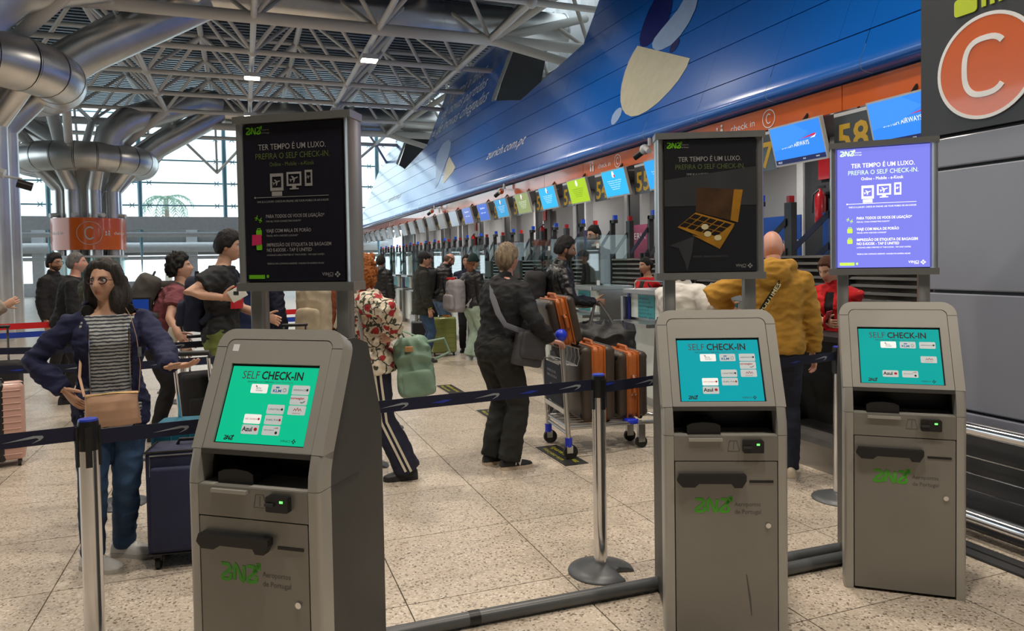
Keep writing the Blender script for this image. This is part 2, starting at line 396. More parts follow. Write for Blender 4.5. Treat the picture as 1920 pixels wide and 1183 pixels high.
# side returns of the sails (dark) and white ribbed wall behind
for y in (21.45, 36.45):
    MB().add([(fx(6.6)-6.4+.02, y-20, 6.3-4), (8.9-6.4, y-20, 6.3-4), (9.6-6.4, y-20, 9.6-4), (fx(9.2)-6.4+.02, y-20, 9.2-4),
              (fx(6.6)-6.4+.02, y+.1-20, 6.3-4), (8.9-6.4, y+.1-20, 6.3-4), (9.6-6.4, y+.1-20, 9.6-4), (fx(9.2)-6.4+.02, y+.1-20, 9.2-4)],
             [(0, 1, 2, 3), (7, 6, 5, 4), (0, 4, 5, 1), (1, 5, 6, 2), (2, 6, 7, 3), (3, 7, 4, 0)]).obj('side_return', m_dark, fa)
    MB().cyl((fx(6.6)-6.4, y-.05-20, 6.6-4), (fx(9.2)-6.4, y-.05-20, 9.2-4), 0.06, n=8).obj('edge_trim', m_concrete, fa)
wb = empty('wall_back', (11.2, 20, 3), label='white ribbed wall high behind the blue sails', cat='wall', kind='structure')
m_rib = mat('white_ribbed_cladding', (0.70, 0.71, 0.71), 0.5)
pr = []
yy = -14.0
while yy < 46: pr += [(0.0, yy), (0.0, yy+0.5), (0.09, yy+0.55), (0.09, yy+1.0)]; yy += 1.05
MB().loft([[(x, y-20, z-3) for x, y in pr] for z in (4.0, 12.6)], cap=False, closed=False).obj('cladding', m_rib, wb)
# painted shapes and lettering on the fascia (thin vinyl proud of the panels)
def vinyl(pts, mt, name, off=0.004):
    vs = []; n = len(pts)
    for d in (off, off+0.003):
        for y, z in pts: vs.append((fx(z)+NF[0]*d-6.4, y-20, z+NF[2]*d-4))
    MB().add(vs, [tuple(range(n-1, -1, -1)), tuple(range(n, 2*n))]+[(i, (i+1) % n, n+(i+1) % n, n+i) for i in range(n)]).obj(name, mt, fa)
vinyl([(11.92, 5.59), (9.75, 4.75), (9.76, 4.61), (9.88, 4.43), (10.05, 4.3), (10.32, 4.16), (10.61, 4.08), (10.88, 4.06), (11.15, 4.09), (11.41, 4.19), (11.62, 4.32), (11.81, 4.5), (11.96, 4.72), (12.03, 4.88), (12.08, 5.1), (12.07, 5.33), (12.01, 5.48)], m_cream, 'cream_shape')
vinyl([(11.69, 4.36), (11.62, 4.31), (11.6, 4.21), (11.65, 4.12), (11.75, 4.06), (11.86, 4.08), (11.93, 4.16), (11.96, 4.27), (11.89, 4.35), (11.78, 4.38)], m_ltblue, 'light_shape')
vinyl([(11.75, 6.7), (11.2, 6.6), (11.11, 6.19), (11.02, 6.0), (10.99, 5.77), (11.08, 5.61), (11.27, 5.51), (11.5, 5.46), (11.67, 5.49), (11.82, 5.58), (11.94, 5.73), (11.99, 5.87), (12.0, 6.06), (11.98, 6.3)], m_navy, 'navy_shape')
vinyl([(10.5, 6.3), (10.2, 6.25), (10.15, 5.85), (10.12, 5.69), (10.18, 5.47), (10.33, 5.3), (10.56, 5.2), (10.83, 5.2), (11.03, 5.24), (11.22, 5.34), (11.31, 5.45), (11.29, 5.54), (11.14, 5.65), (10.93, 5.77), (10.74, 5.9)], m_ltblue, 'light_shape', 0.009)
vinyl([(10.38, 5.28), (10.31, 5.22), (10.3, 5.14), (10.35, 5.06), (10.46, 5.04), (10.53, 5.07), (10.56, 5.14), (10.55, 5.23), (10.48, 5.28)], m_navy, 'navy_shape')
vinyl([(25.93, 6.13), (25.35, 5.93), (25.04, 5.65), (24.9, 5.38), (24.93, 5.0), (24.88, 4.74), (24.89, 4.41), (25.11, 4.22), (25.69, 4.67), (26.36, 5.19), (26.94, 5.58), (26.99, 5.86), (26.64, 6.1)], m_ltblue, 'light_shape')
vinyl([(24.73, 5.33), (23.2, 4.75), (23.31, 4.59), (23.68, 4.44), (24.01, 4.29), (24.23, 4.34), (24.41, 4.52), (24.64, 4.8), (24.78, 5.07)], m_cream, 'cream_shape')
def ftext(s, y, z, size, width, shear=0.25, bold=0.0):
    M = fa_inv @ basis((fx(z)+NF[0]*0.006, y, z+NF[2]*0.006), (0, -1, 0), (math.sin(sh), 0, math.cos(sh)), NF)
    text(s, size, m_white, fa, M, shear=shear, width=width, bold=bold)
ftext('Seguros a favor', 28.9, 8.10, 0.74, 5.0); ftext('de novas partidas', 29.0, 7.45, 0.74, 5.8); ftext('e de novas chegadas', 29.6, 6.80, 0.74, 7.2)
ftext('zurich.com.pt', 19.7, 4.50, 0.42, 3.0); ftext('zurich.com.pt', 34.7, 4.50, 0.42, 3.0)
# orange band below the fascia
ob = empty('orange_band', (6.45, 20, 3.4), label='long orange check-in band under the blue fascia', cat='sign', kind='structure')
bj = [3.0, 6.42, 9.75, 13.1, 15.1, 18.0, 21.0, 24.0, 26.7, 30, 33, 36, 39, 42.2]
for a, b in zip(bj[:-1], bj[1:]): MB().box((0, a+.006-20, 3.25-3.4), (0.06, b-.006-20, 3.535-3.4)).obj('band_panel', m_orange, ob)
def check_in(y0, bandz=3.39, h=0.13):
    M = T(-6.45, -20, -3.4) @ basis((6.445, y0, bandz-0.045), (0, -1, 0), (0, 0, 1), (-1, 0, 0))
    text('check in', h, m_white, ob, M, width=0.50)
    b = MB(); Mi = M @ T(-0.30, 0, 0)
    for k, s_ in ((0, 0.8), (1, 1.0)):
        b.rbox((0.10*k, 0.03*s_, 0.002), (0.026, 0.06*s_, 0.002), 0.02, 3, Mi); b.rbox((0.10*k, 0.125*s_, 0.002), (0.02, 0.02, 0.002), 0.018, 4, Mi)
    b.obj('passenger_symbol', m_white, ob)
    rc = [(0.78+0.115*math.cos(2*math.pi*i/32), 0.045+0.115*math.sin(2*math.pi*i/32)) for i in range(32)]
    MB().stroke(rc, 0.012, 0.002, M, closed=True).obj('ring', m_white, ob)
    MB().stroke([(0.78+0.045*math.cos(t), 0.045+0.06*math.sin(t)) for t in [R(45+270*k/16) for k in range(17)]], 0.014, 0.002, M).obj('letter_c', m_white, ob)
for y0 in (8.42, 12.45, 24.2, 33.2): check_in(y0)
# wall behind the desks
wk = MB().box((9.2, 3.0, 0), (9.4, 42.2, 3.6)).obj('wall_counter', m_backwall); tag(wk, 'dim grey wall behind the check-in desks', 'wall', kind='structure')
for k in range(13):
    y = 6.2+3.0*k
    MB().box((9.02, y, 0), (9.2, y+0.6, 3.55)).obj('pilaster', m_dark, wk); MB().box((8.98, y+0.6, 0), (9.2, y+0.75, 3.55)).obj('jamb', m_lt, wk); MB().box((8.98, y-.1, 0), (9.2, y, 3.55)).obj('jamb', m_lt, wk)

# ------------------------------------------------------------------ roof deck and space frame
pr = []; yy = -14.0
while yy < 44.0: pr += [(yy, 10.25), (yy+0.14, 10.25), (yy+0.17, 10.42), (yy+0.31, 10.42)]; yy += 0.34
ce = MB().loft([[(x, y, z) for y, z in pr] for x in (-30, 9.7)], cap=False, closed=False).obj('ceiling', m_deck); tag(ce, 'dark ribbed metal roof deck above the space frame', 'ceiling', kind='structure')
MB().box((-30, -14, 10.5), (9.8, 44.5, 10.7)).obj('roof_slab', m_dark, ce)
sf = empty('ceiling_frame', (0, 25, 8), label='pale tubular steel space frame under the roof', cat='truss', kind='structure')
unit_cyl = {}
def member(p0, p1, r, name, n=10):
    key = (n,)
    if key not in unit_cyl: unit_cyl[key] = MB().cyl((0, 0, 0), (0, 0, 1), 1.0, n=n).mesh('strut', m_truss, True)
    p0 = np.asarray(p0, float)-V3(0, 25, 8); p1 = np.asarray(p1, float)-V3(0, 25, 8); a, b, d = frame(p1-p0); L = np.linalg.norm(p1-p0)
    inst(name, unit_cyl[key], sf, basis(p0, a*r, b*r, d*L))
node_me = MB().sphere((0, 0, 0), 0.16, 10, 6).mesh('node', m_truss, True)
LX = [0.42+3.22*k for k in range(-4, 4)]; LY = [16.7+3.2*k for k in range(0, 8)]; ZL, ZU = 8.0, 9.75
def inview(p):
    q = project(p); return q[2] > 1 and -150 < q[0] < 1300 and -160 < q[1] < 420
nd = 0
for i, x in enumerate(LX):
    for j, y in enumerate(LY):
        p = (x, y, ZL)
        if inview(p): inst('node', node_me, sf, T(x, y-25, 0))
        if j+1 < len(LY) and (inview(p) or inview((x, LY[j+1], ZL))): member(p, (x, LY[j+1], ZL), 0.085, 'chord')
        if i+1 < len(LX) and (inview(p) or inview((LX[i+1], y, ZL))): member(p, (LX[i+1], y, ZL), 0.165 if j in (1, 6) else 0.085, 'chord')
        u = (x+1.61, y+1.6, ZU)
        if inview(u) and i+1 < len(LX) and j+1 < len(LY):
            for q in ((x, y), (LX[i+1], y), (x, LY[j+1]), (LX[i+1], LY[j+1])): member((q[0], q[1], ZL), u, 0.062, 'strut', 8)
            if j+2 < len(LY): member(u, (x+1.61, y+4.8, ZU), 0.10, 'upper_chord')
            if i+2 < len(LX): member(u, (x+4.83, y+1.6, ZU), 0.075, 'upper_chord')
# end rakers in front of the glazing and rakers to the sails
for x in LX[:-1]:
    member((x, LY[-1], ZL), (x+1.61, 42.0, 6.6), 0.07, 'raker'); member((x+3.22, LY[-1], ZL), (x+1.61, 42.0, 6.6), 0.07, 'raker'); member((x+1.61, 42.0, 6.6), (x+1.61, 41.0, 9.75), 0.06, 'raker')
for y in (19.9, 35.9):
    for dx, dy, z in ((3.6, 1.0, 9.3), (3.4, -2.0, 6.6), (2.6, -3.4, 9.6), (2.0, 1.6, 9.9)): member((6.86, y, ZL), (6.86+dx, y+dy, z), 0.13, 'raker')
# ventilation ducts under the roof, along x
def duct_run(y, x0, x1, z, r, label):
    d = empty('ventilation_duct', (x0, y, z), label=label, cat='duct')
    n = int((x1-x0)/2.0); 
    for k in range(n):
        a, b = (x1-x0)*k/n, (x1-x0)*(k+1)/n
        MB().cyl((a+.01, 0, 0), (b-.01, 0, 0), r, n=28).obj('duct_section', m_duct, d, True)
        MB().cyl((b-.03, 0, 0), (b+.03, 0, 0), r*1.025, n=28).obj('seam_band', m_duct, d, True)
    return d
duct_run(21.3, -2.2, 9.8, 8.9, 0.58, 'big round steel duct running under the roof towards the near sail')
duct_run(36.3, -2.2, 9.8, 8.75, 0.58, 'big round steel duct under the roof close to the glass end wall')
duct_run(18.2, -6.5, 9.8, 9.5, 0.5, 'round steel duct high under the roof nearest overhead')

# ------------------------------------------------------------------ trunk-like column clusters with ring ducts
def elbow(P, r, n=20): return MB().tube(P, r, n)
def tree_column(cx, cy, label, lz):
    t = empty('duct_column', (cx, cy, 0), label=label, cat='column')
    for k in range(8):
        a = 2*math.pi*(k+0.5)/8; c, s = math.cos(a), math.sin(a)
        MB().cyl((c*1.02, s*1.02, 0), (c*1.02, s*1.02, 4.75), 0.27, n=20).obj('pipe', m_duct, t, True)
        MB().tube([(c*1.02, s*1.02, 4.75), (c*1.06, s*1.06, 4.9), (c*1.75, s*1.75, 5.75)], 0.27, 20).obj('pipe_elbow', m_duct, t, True)
    MB().lathe([(0.45, 0), (0.45, 4.3), (0.95, 5.9)], n=24).obj('core', m_truss, t, True)
    # ring in seamed segments
    ns = 20; Rr, r = 2.12, 0.58
    for k in range(ns):
        pts = [(Rr*math.cos(2*math.pi*(k+q)/ns), Rr*math.sin(2*math.pi*(k+q)/ns), 5.98) for q in (0.01, 0.33, 0.66, 0.99)]
        MB().tube(pts, r, 24).obj('ring_section', m_duct, t, True)
        pts = [(Rr*math.cos(2*math.pi*(k+q)/ns), Rr*math.sin(2*math.pi*(k+q)/ns), 5.98) for q in (-.02, .02)]
        MB().tube(pts, r*1.02, 24).obj('seam_band', m_duct, t, True)
    # outlet ducts rising to the roof
    o1 = [(1.0, -1.6, 6.2), (1.15, -1.6, 6.9), (1.7, -1.55, 7.5), (4.2, 0.6, 8.95), (5.0, 1.3, 9.0)]
    MB().tube(o1, 0.56, 24).obj('outlet_duct', m_duct, t, True)
    MB().tube([(1.8, 0.6, 6.2), (2.6, 0.9, 6.9), (5.2, 1.8, 8.7)], 0.5, 24).obj('outlet_duct', m_duct, t, True)
    MB().tube([(-1.0, 1.6, 6.2), (-1.2, 1.6, 6.9), (-4.2, 1.9, 8.9)], 0.5, 24).obj('outlet_duct', m_duct, t, True)
    for x, y in ((-2.9, -1.9), (0.2, -4.6), (3.2, -1.6), (0.0, 1.5), (3.2, 1.5), (-3.1, 1.5)):
        MB().cyl((x*.12-0.5, y*.12, 5.2), (x, y, 8.0), 0.15, n=12).obj('branch_strut', m_truss, t, True)
    MB().cyl((-.55, -.4, 5.2), (-1.1, -1.2, 8.6), 0.24, n=14).obj('branch_strut', m_truss, t, True)
    if not lz: return t
    # orange drum sign
    n = 40; Rd = 1.38
    dr = MB().lathe([(Rd-.04, 2.33), (Rd, 2.33), (Rd, 3.62), (Rd-.04, 3.62)], n=48, cap=False).obj('drum_sign', m_orange, t, True)
    def wrap(o, R0=Rd+0.006):
        for v in o.data.vertices:
            x, z = v.co.x, v.co.y; a = a0+x/R0; v.co = (R0*math.cos(a), R0*math.sin(a), z)
        o.matrix_local = Matrix.Identity(4)
    a0 = math.atan2(-cy, -cx)
    def flat_text(s, x, z, size):
        o = text(s, 1.0, m_white, dr, Matrix.Identity(4)); w = 1
        for v in o.data.vertices: v.co = (v.co.x*size+x, v.co.y*size+z, 0)
        wrap(o)
    circ2 = [(0.02+0.46*math.cos(2*math.pi*i/48), 3.0+0.46*math.sin(2*math.pi*i/48)) for i in range(48)]
    o = MB().stroke(circ2, 0.022, 0.0, closed=True).obj('ring', m_white, dr); wrap(o)
    o = MB().stroke([(0.02+0.17*math.cos(tt), 3.0+0.24*math.sin(tt)) for tt in [R(45+270*k/20) for k in range(21)]], 0.06, 0.0).obj('letter_c', m_white, dr); wrap(o)
    b = MB()
    for k, hh in ((0, 0.10), (1, 0.13)):
        b.prism([(0.62+.12*k-.04, 2.90), (0.62+.12*k+.04, 2.90), (0.62+.12*k+.04, 2.90+hh), (0.62+.12*k-.04, 2.90+hh)], 0, 0); b.prism([(0.62+.12*k+.035*math.cos(q), 2.95+hh+.035*math.sin(q)) for q in [R(60*i) for i in range(6)]], 0, 0)
    o = b.obj('passenger_symbol', m_white, dr); wrap(o)
    flat_text('check in', 0.95, 2.95, 0.19); flat_text('check in', -1.62, 2.95, 0.19)
    for k in range(4):
        a = a0+R(-60+40*k); c, s = math.cos(a), math.sin(a)
        b = MB(); b.cyl((c*1.2, s*1.2, 3.75), (c*1.55, s*1.55, 3.72), 0.09, n=10); b.cyl((c*1.1, s*1.1, 3.62), (c*1.2, s*1.2, 3.78), 0.03, n=6); b.obj('flood_lamp', m_lt, t, True)
    MB().lathe([(1.36, 0.02), (1.36, 2.05), (1.33, 2.05), (1.33, 0.02)], n=40, cap=False).obj('clear_sleeve', m_glass, t, True)
    MB().lathe([(1.40, 2.02), (1.40, 2.10), (1.30, 2.10), (1.30, 2.02)], n=40).obj('sleeve_ring', m_lt, t, True)
    return t
tree_column(-6.0, 34.4, 'cluster of steel pipes with ring duct carrying the orange C drum sign', 1)
tree_column(-6.05, 19.4, 'nearer cluster of steel pipes with ring duct standing beside the queue', 0)
cc = empty('surveillance_camera', (-4.62, 17.65, 3.55), label='white and black cameras on the nearer pipe cluster', cat='camera')
MB().cyl((-0.25, 0, 0.12), (0.05, 0, 0.02), 0.10, n=14).obj('camera_body', m_lt, cc, True); MB().cyl((0.26, 0, -0.16), (0.52, 0.05, -0.24), 0.09, n=14).obj('camera_body', m_black, cc, True); MB().cyl((-0.1, 0, 0.0), (0.35, 0, -0.08), 0.025, n=8).obj('bracket', m_lt, cc)

# ------------------------------------------------------------------ glass end wall
wn = empty('window_1', (0, 46, 4.5), label='tall glazed end wall with teal rails over the far exit', cat='window', kind='structure')
gx = [-23.3+4.48*k for k in range(8)]; gz = [4.52, 5.12, 6.42, 7.72, 9.02, 10.3]
pane_me = {}
for a, b in zip(gx[:-1], gx[1:]):
    for z0, z1 in zip(gz[:-1], gz[1:]):
        key = round(z1-z0, 3)
        if key not in pane_me: pane_me[key] = MB().box((0.02, -.008, 0.02), (4.46, .008, key-.02)).mesh('pane', m_win)
        inst('pane', pane_me[key], wn, T(a, 0, z0-4.5))
for z in gz[1:]: MB().cyl((-23.3, -.12, z-4.5), (8.1, -.12, z-4.5), 0.045, n=8).obj('rail', m_mull, wn)
for z in gz[1:-1]:
    for x in gx:
        for dx in (-.45, .45):
            b = MB()
            for s_ in (-1, 1): b.cyl((x+dx-.13, -.08, z-4.5-.13*s_), (x+dx+.13, -.08, z-4.5+.13*s_), 0.025, n=5)
            b.obj('spider_clamp', m_mull, wn)
for x in gx: MB().tube([(x, -.35, -3.2), (x, -.35, -1.0), (x, -.35, 3.0), (x, -.35, 5.8)], [0.02, 0.11, 0.14, 0.11], 10).obj('mast', m_mull, wn, True)
ex = empty('wall_far', (0, 45.8, 0), label='grey beams and low exit front under the glazed end wall', cat='wall', kind='structure')
MB().box((-24, -.3, 3.72), (9, 0.4, 4.45)).obj('beam', m_lt, ex); MB().cyl((-24, -.6, 3.42), (9, -.6, 3.42), 0.14, n=12).obj('pipe', m_lt, ex, True)
MB().cyl((-24, -.6, 2.1), (9, -.6, 2.1), 0.1, n=12).obj('pipe', m_lt, ex, True); MB().cyl((-24, 1.6, 2.75), (9, 1.6, 2.75), 0.3, n=12).obj('pipe', m_lt, ex, True)
MB().box((-24, 2.5, 2.3), (9, 3.0, 4.4)).obj('bulkhead', m_concrete, ex); MB().box((-24, 2.5, 0), (9, 3.0, 0.75)).obj('parapet', m_lt, ex)
for k in range(9):
    MB().box((-23.2+4*k, 1.9, 0), (-22.6+4*k, 2.4, 4.4)).obj('pier', m_lt, ex)
MB().box((-24, 2.4, 2.55), (9, 2.5, 3.1)).obj('dark_band', m_dark, ex)

# palms outside the glass
m_palm = mat('palm_frond', (.26, .36, .27), .6, var=.2); m_trunk = mat('palm_trunk', (.30, .26, .2), .8, bump=.4, bscale=20)
for (x, h, lab) in ((-5.5, 6.9, 'taller palm tree outside the glass end wall'), (-11.4, 6.3, 'shorter palm tree outside the glass end wall')):
    t = empty('palm_tree', (x, 62, 0), label=lab, cat='tree'); MB().tube([(0, 0, -.2), (.1, 0, h*.5), (0, 0, h)], [.28, .2, .16], 10).obj('trunk', m_trunk, t, True)
    for k in range(14):
        a = k*2.4; e = .5-.09*(k % 8); L = 2.4; p = V3(0, 0, h); pts = [p]; 
        for q in range(5): p = p+L/5*V3(math.cos(a)*math.cos(e), math.sin(a)*math.cos(e), math.sin(e)); e -= .38; pts.append(p)
        b = MB(); b.tube(pts, [.05, .05, .045, .04, .03, .015], 5); sd = V3(-math.sin(a), math.cos(a), 0)
        for q in range(1, 6):
            for s_ in (-1, 1):
                for u in (0, .5):
                    c = pts[q]*(1-u)+pts[q-1]*u; tip = c+sd*s_*.55+unit(pts[q]-pts[q-1])*.35-V3(0, 0, .25); w_ = unit(pts[q]-pts[q-1])*.06; b.add([c-w_, c+w_, tip, c-V3(0, 0, .03)], [(0, 1, 2), (0, 2, 3), (1, 3, 2)])
        b.obj('frond', m_palm, t)
# ------------------------------------------------------------------ self check-in kiosks
m_kfr = mat('kiosk_silver_paint', lin('b2b0a9'), 0.36, 0.3, var=0.04, scale=3, bump=0.03, bscale=400)
m_kdoor = mat('kiosk_door_paint', lin('8e8c86'), 0.33, 0.35, var=0.07, scale=2.2, bump=0.03, bscale=400)
m_kside = mat('kiosk_dark_side', (0.055, 0.055, 0.052), 0.5, var=0.1)
m_alu = mat('sign_aluminium', lin('a9aaa8'), 0.30, 0.7, var=0.04)
m_led = mat('green_led', (0.05, 0.6, 0.05), 0.3, emit=(0.1, 1.0, 0.1), es=3.0)
m_ana = mat('green_logo_vinyl', lin('4fb52a'), 0.4)
m_ink = mat('dark_ink', (0.02, 0.025, 0.025), 0.5)
m_gink = mat('grey_ink', (0.10, 0.10, 0.10), 0.5)
ANA = [[(0, 1), (.62, 1), (.8, .82), (.8, .68), (.12, .22), (.05, .06), (.16, 0), (.7, 0), (.86, .12), (.86, .42)],
       [(1.2, 0), (1.2, .84), (1.32, 1), (1.45, .9), (1.85, .1), (1.98, 0), (2.1, .14), (2.1, 1)],
       [(2.42, 1), (2.98, 1), (3.18, .82), (3.18, .68), (2.5, .22), (2.43, .06), (2.54, 0), (3.05, 0), (3.22, .12), (3.22, .42)],
       [(2.95, .62), (3.5, 1.12)], [(3.2, 1.14), (3.5, 1.14), (3.5, .8)]]
def ana_logo(parent, M, h, mt, name='airport_logo', w=0.17):
    b = MB()
    for p in ANA: b.stroke([(x*h*0.82, y*h) for x, y in p], h*w*1.35, 0.0008, M)
    return b.obj(name, mt, parent)
def diamond_cross(b, M, c, r):
    for k in range(4):
        a = math.pi/2*k; x, y = c[0]+r*0.62*math.cos(a), c[1]+r*0.62*math.sin(a); q = r*0.42
        b.prism([(x-q, y), (x, y-q), (x+q, y), (x, y+q)], 0, 0.0008, 2, M=M)
def plane_icon(b, M, c, s, rot=0.0):
    Mr = M @ T(c[0], c[1], 0) @ RotM('Z', rot)
    b.prism([(-s, -.08*s), (.8*s, -.12*s), (s, 0), (.8*s, .12*s), (-s, .08*s)], 0, 0.0008, 2, M=Mr)
    b.prism([(-.15*s, 0), (-.45*s, .75*s), (-.25*s, .75*s), (.3*s, 0)], 0, 0.0008, 2, M=Mr); b.prism([(-.15*s, 0), (.3*s, 0), (-.25*s, -.75*s), (-.45*s, -.75*s)], 0, 0.0008, 2, M=Mr)
    b.prism([(-.85*s, 0), (-1.05*s, .35*s), (-.92*s, .35*s), (-.65*s, 0)], 0, 0.0008, 2, M=Mr); b.prism([(-.85*s, 0), (-.65*s, 0), (-.92*s, -.35*s), (-1.05*s, -.35*s)], 0, 0.0008, 2, M=Mr)
SW, SZ0, SZ1 = 0.217, 1.533, 2.167
def poster(parent, mode):
    """content of the sign above a kiosk; parent local frame: x right, z up, front face y=0"""
    def S(u, v): return (-SW+2*SW*u, SZ1-(SZ1-SZ0)*v)
    Mb = basis((0, -0.001, 0), (1, 0, 0), (0, 0, 1), (0, -1, 0))
    bright = mode == 'bright'
    def ink(nm, h, e): return emat('sign_%s_%s' % (mode, nm), h, e)
    if bright: W, G, GT = ink('white', 'ffffff', 1.5), ink('lime', 'c8f25a', 1.15), ink('pale_lime', 'd8f8c8', 1.3)
    else: W, G, GT = mat('sign_dim_white', lin('9a9a9a'), 0.4), mat('sign_dim_green', lin('6fbf1a'), 0.4), mat('sign_dim_olive', lin('5c6d3a'), 0.4)
    def tx(s, u0, u1, v, cap, mt, **k):
        x, z = S(u0, v); h = cap*(SZ1-SZ0)
        text(s, h/0.70, mt, parent, Mb @ T(x, z-h/2, 0), width=(u1-u0)*2*SW, **k)
    L_ = 0.006
    M2 = Mb
    ana_logo(parent, M2 @ T(*S(.035, .058), 0), 0.024, G if not bright else GT)
    tx('Aeroportos', .19, .27, .034, .010, W); tx('de Portugal', .19, .27, .054, .010, W)
    tx('TER TEMPO É UM LUXO.', .155, .84, .145, .036, W, bold=0.004); tx('PREFIRA O SELF CHECK-IN.', .12, .875, .203, .037, GT)
    if mode != 'box':
        tx('Online - Mobile - e-Kiosk', .265, .72, .256, .026, W if bright else GT)
        b = MB()
        def rect(u0, v0, u1, v1):
            (x0, z0), (x1, z1) = S(u0, v1), S(u1, v0); b.prism([(x0, z0), (x1, z0), (x1, z1), (x0, z1)], 0, 0.0008, 2, M=Mb)
        rect(.27, .315, .405, .335); rect(.27, .335, .29, .405); rect(.385, .335, .405, .405); rect(.27, .405, .405, .425); rect(.285, .43, .39, .458)
        rect(.44, .31, .59, .323); rect(.44, .323, .457, .385); rect(.573, .323, .59, .385); rect(.44, .385, .59, .398); rect(.495, .398, .535, .412); rect(.47, .412, .56, .420)
        rect(.625, .302, .70, .316); rect(.625, .316, .640, .385); rect(.685, .316, .70, .385); rect(.625, .385, .70, .402)
        plane_icon(b, Mb, S(.337, .370), 0.017, .35); plane_icon(b, Mb, S(.515, .353), 0.019, .35); plane_icon(b, Mb, S(.662, .345), 0.009, .35)
        rect(.11, .463, .86, .466); rect(.103, .459, .115, .470); b.obj('device_symbols', W, parent)
        tx('TIME IS A LUXURY. CHECK-IN ONLINE, USE YOUR MOBILE OR AN E-KIOSK.', .125, .86, .492, .013, W, shear=0.15)
        for s, u1, v, cap in (('PARA TODOS OS VOOS DE LIGAÇÃO*', .81, .585, .022), ('VIAJE COM MALA DE PORÃO', .675, .677, .022), ('IMPRESSÃO DE ETIQUETA DE BAGAGEM', .87, .767, .022), ('NO E-KIOSK - TAP E UNITED', .675, .800, .022)):
            tx(s, .215, u1, v, cap, W, bold=0.006)
        for s, u1, v in (('FOR ALL YOUR CONNECTING FLIGHTS*', .575, .617), ('TRAVEL WITH CHECKED LUGGAGE*', .54, .709), ('LUGGAGE LABELS PRINTED AT THE E-KIOSK - TAP AND UNITED', .80, .832), ('*RESERVAS, PARA COMPANHIAS ADERENTES. / AVAILABLE FOR ADHERING AIRLINES', .795, .887)):
            tx(s, .215, u1, v, .011, W, shear=0.15)
        b = MB(); plane_icon(b, Mb, S(.12, .592), 0.011, 1.2); plane_icon(b, Mb, S(.16, .607), 0.011, 1.2)
        for v in (.69, .78):
            x, z = S(.14, v); b.rbox((x, z, 0.0004), (0.0125, 0.012, 0.0004), 0.003, 2, Mb); b.stroke([(x-.006, z+.011), (x-.006, z+.018), (x+.006, z+.018), (x+.006, z+.011)], 0.003, 0.0008, Mb)
        x0, z0 = S(.025, .983); x1, z1 = S(.19, .958); b.prism([(x0, z0), (x1, z0), (x1, z1), (x0, z1)], 0, 0.0008, 2, M=Mb); b.rbox((S(.22, .968)[0], S(.22, .968)[1], 0.0004), (0.005, 0.006, 0.0004), 0.002, 2, Mb)
        b.obj('green_symbols', G, parent)
        if mode == 'dark':
            m_pk = mat('pink_sticker', lin('d02a62'), 0.45); x, z = S(.115, .735)
            MB().prism([(x-.022, z-.022), (x+.022, z-.018), (x+.022, z+.022), (x-.02, z+.022)], 0.0008, 0.0016, 2, M=Mb).obj('pink_sticker', m_pk, parent)
    else:
        tx('TIME IS A LUXURY', .24, .48, .26, .016, W, shear=0.15)
        def pg(pts, mt, nm, z=0.0): MB().prism([S(u, v) for u, v in pts], z, z+0.0006, 2, M=Mb).obj(nm, mt, parent)
        m_gold = mat('print_gold', lin('a87820'), 0.4, var=0.25, scale=14); m_brn = mat('print_brown', lin('4a3420'), 0.4, var=0.4, scale=9); m_choc = mat('print_chocolate', lin('1d1614'), 0.4, var=0.3, scale=30); m_cw = mat('print_cream', lin('d8cfa4'), 0.4); m_gr = mat('print_grey_panel', lin('3d3f42'), 0.3, var=0.15, scale=5)
        pg([(.0, .30), (1, .21), (1, .50), (0, .50)], m_gr, 'printed_panel')
        pg([(.35, .36), (.855, .385), (.80, .63), (.34, .545)], m_brn, 'box_lid', 0.0006); pg([(.76, .381), (.855, .385), (.80, .63), (.72, .615)], m_gold, 'box_lid_glow', 0.0012)
        pg([(.34, .55), (.765, .64), (.60, .82), (.595, .80), (.14, .66)], m_gold, 'box_base', 0.0012); pg([(.30, .72), (.60, .775), (.765, .65), (.60, .83)], m_gold, 'box_front', 0.0013)
        A, B, D = np.array((.33, .562)), np.array((.745, .648)), np.array((.155, .655))
        for i in range(5):
            for j in range(3):
                a = A+(B-A)*i/5+(D-A)*j/3; du, dv = (B-A)/5*.84, (D-A)/3*.84
                pg([tuple(a), tuple(a+du), tuple(a+du+dv), tuple(a+dv)], m_choc, 'chocolate', 0.0019)
        for u, v in ((.44, .66), (.47, .715), (.58, .745)): pg([(u+.04*math.cos(R(30*i)), v+.022*math.sin(R(30*i))) for i in range(12)], m_cw, 'white_chocolate', 0.0026)
        pg([(.05, .80), (.32, .73), (.30, .85), (.24, 1.0), (.22, .93), (.15, .82)], m_gr, 'printed_fold', 0.0006)
        tx('PRESENTES, LEMBRANÇAS SABORES E LUXO', .31, .69, .885, .013, mat('sign_dim_grey', lin('55575a'), 0.4))
    tx('VINCI', .775, .885, .957, .020, W, bold=0.008, spacing=1.1); tx('AIRPORTS', .835, .885, .972, .008, W)
    b = MB(); diamond_cross(b, Mb, S(.93, .960), 0.012); b.obj('cross_symbol', W, parent)

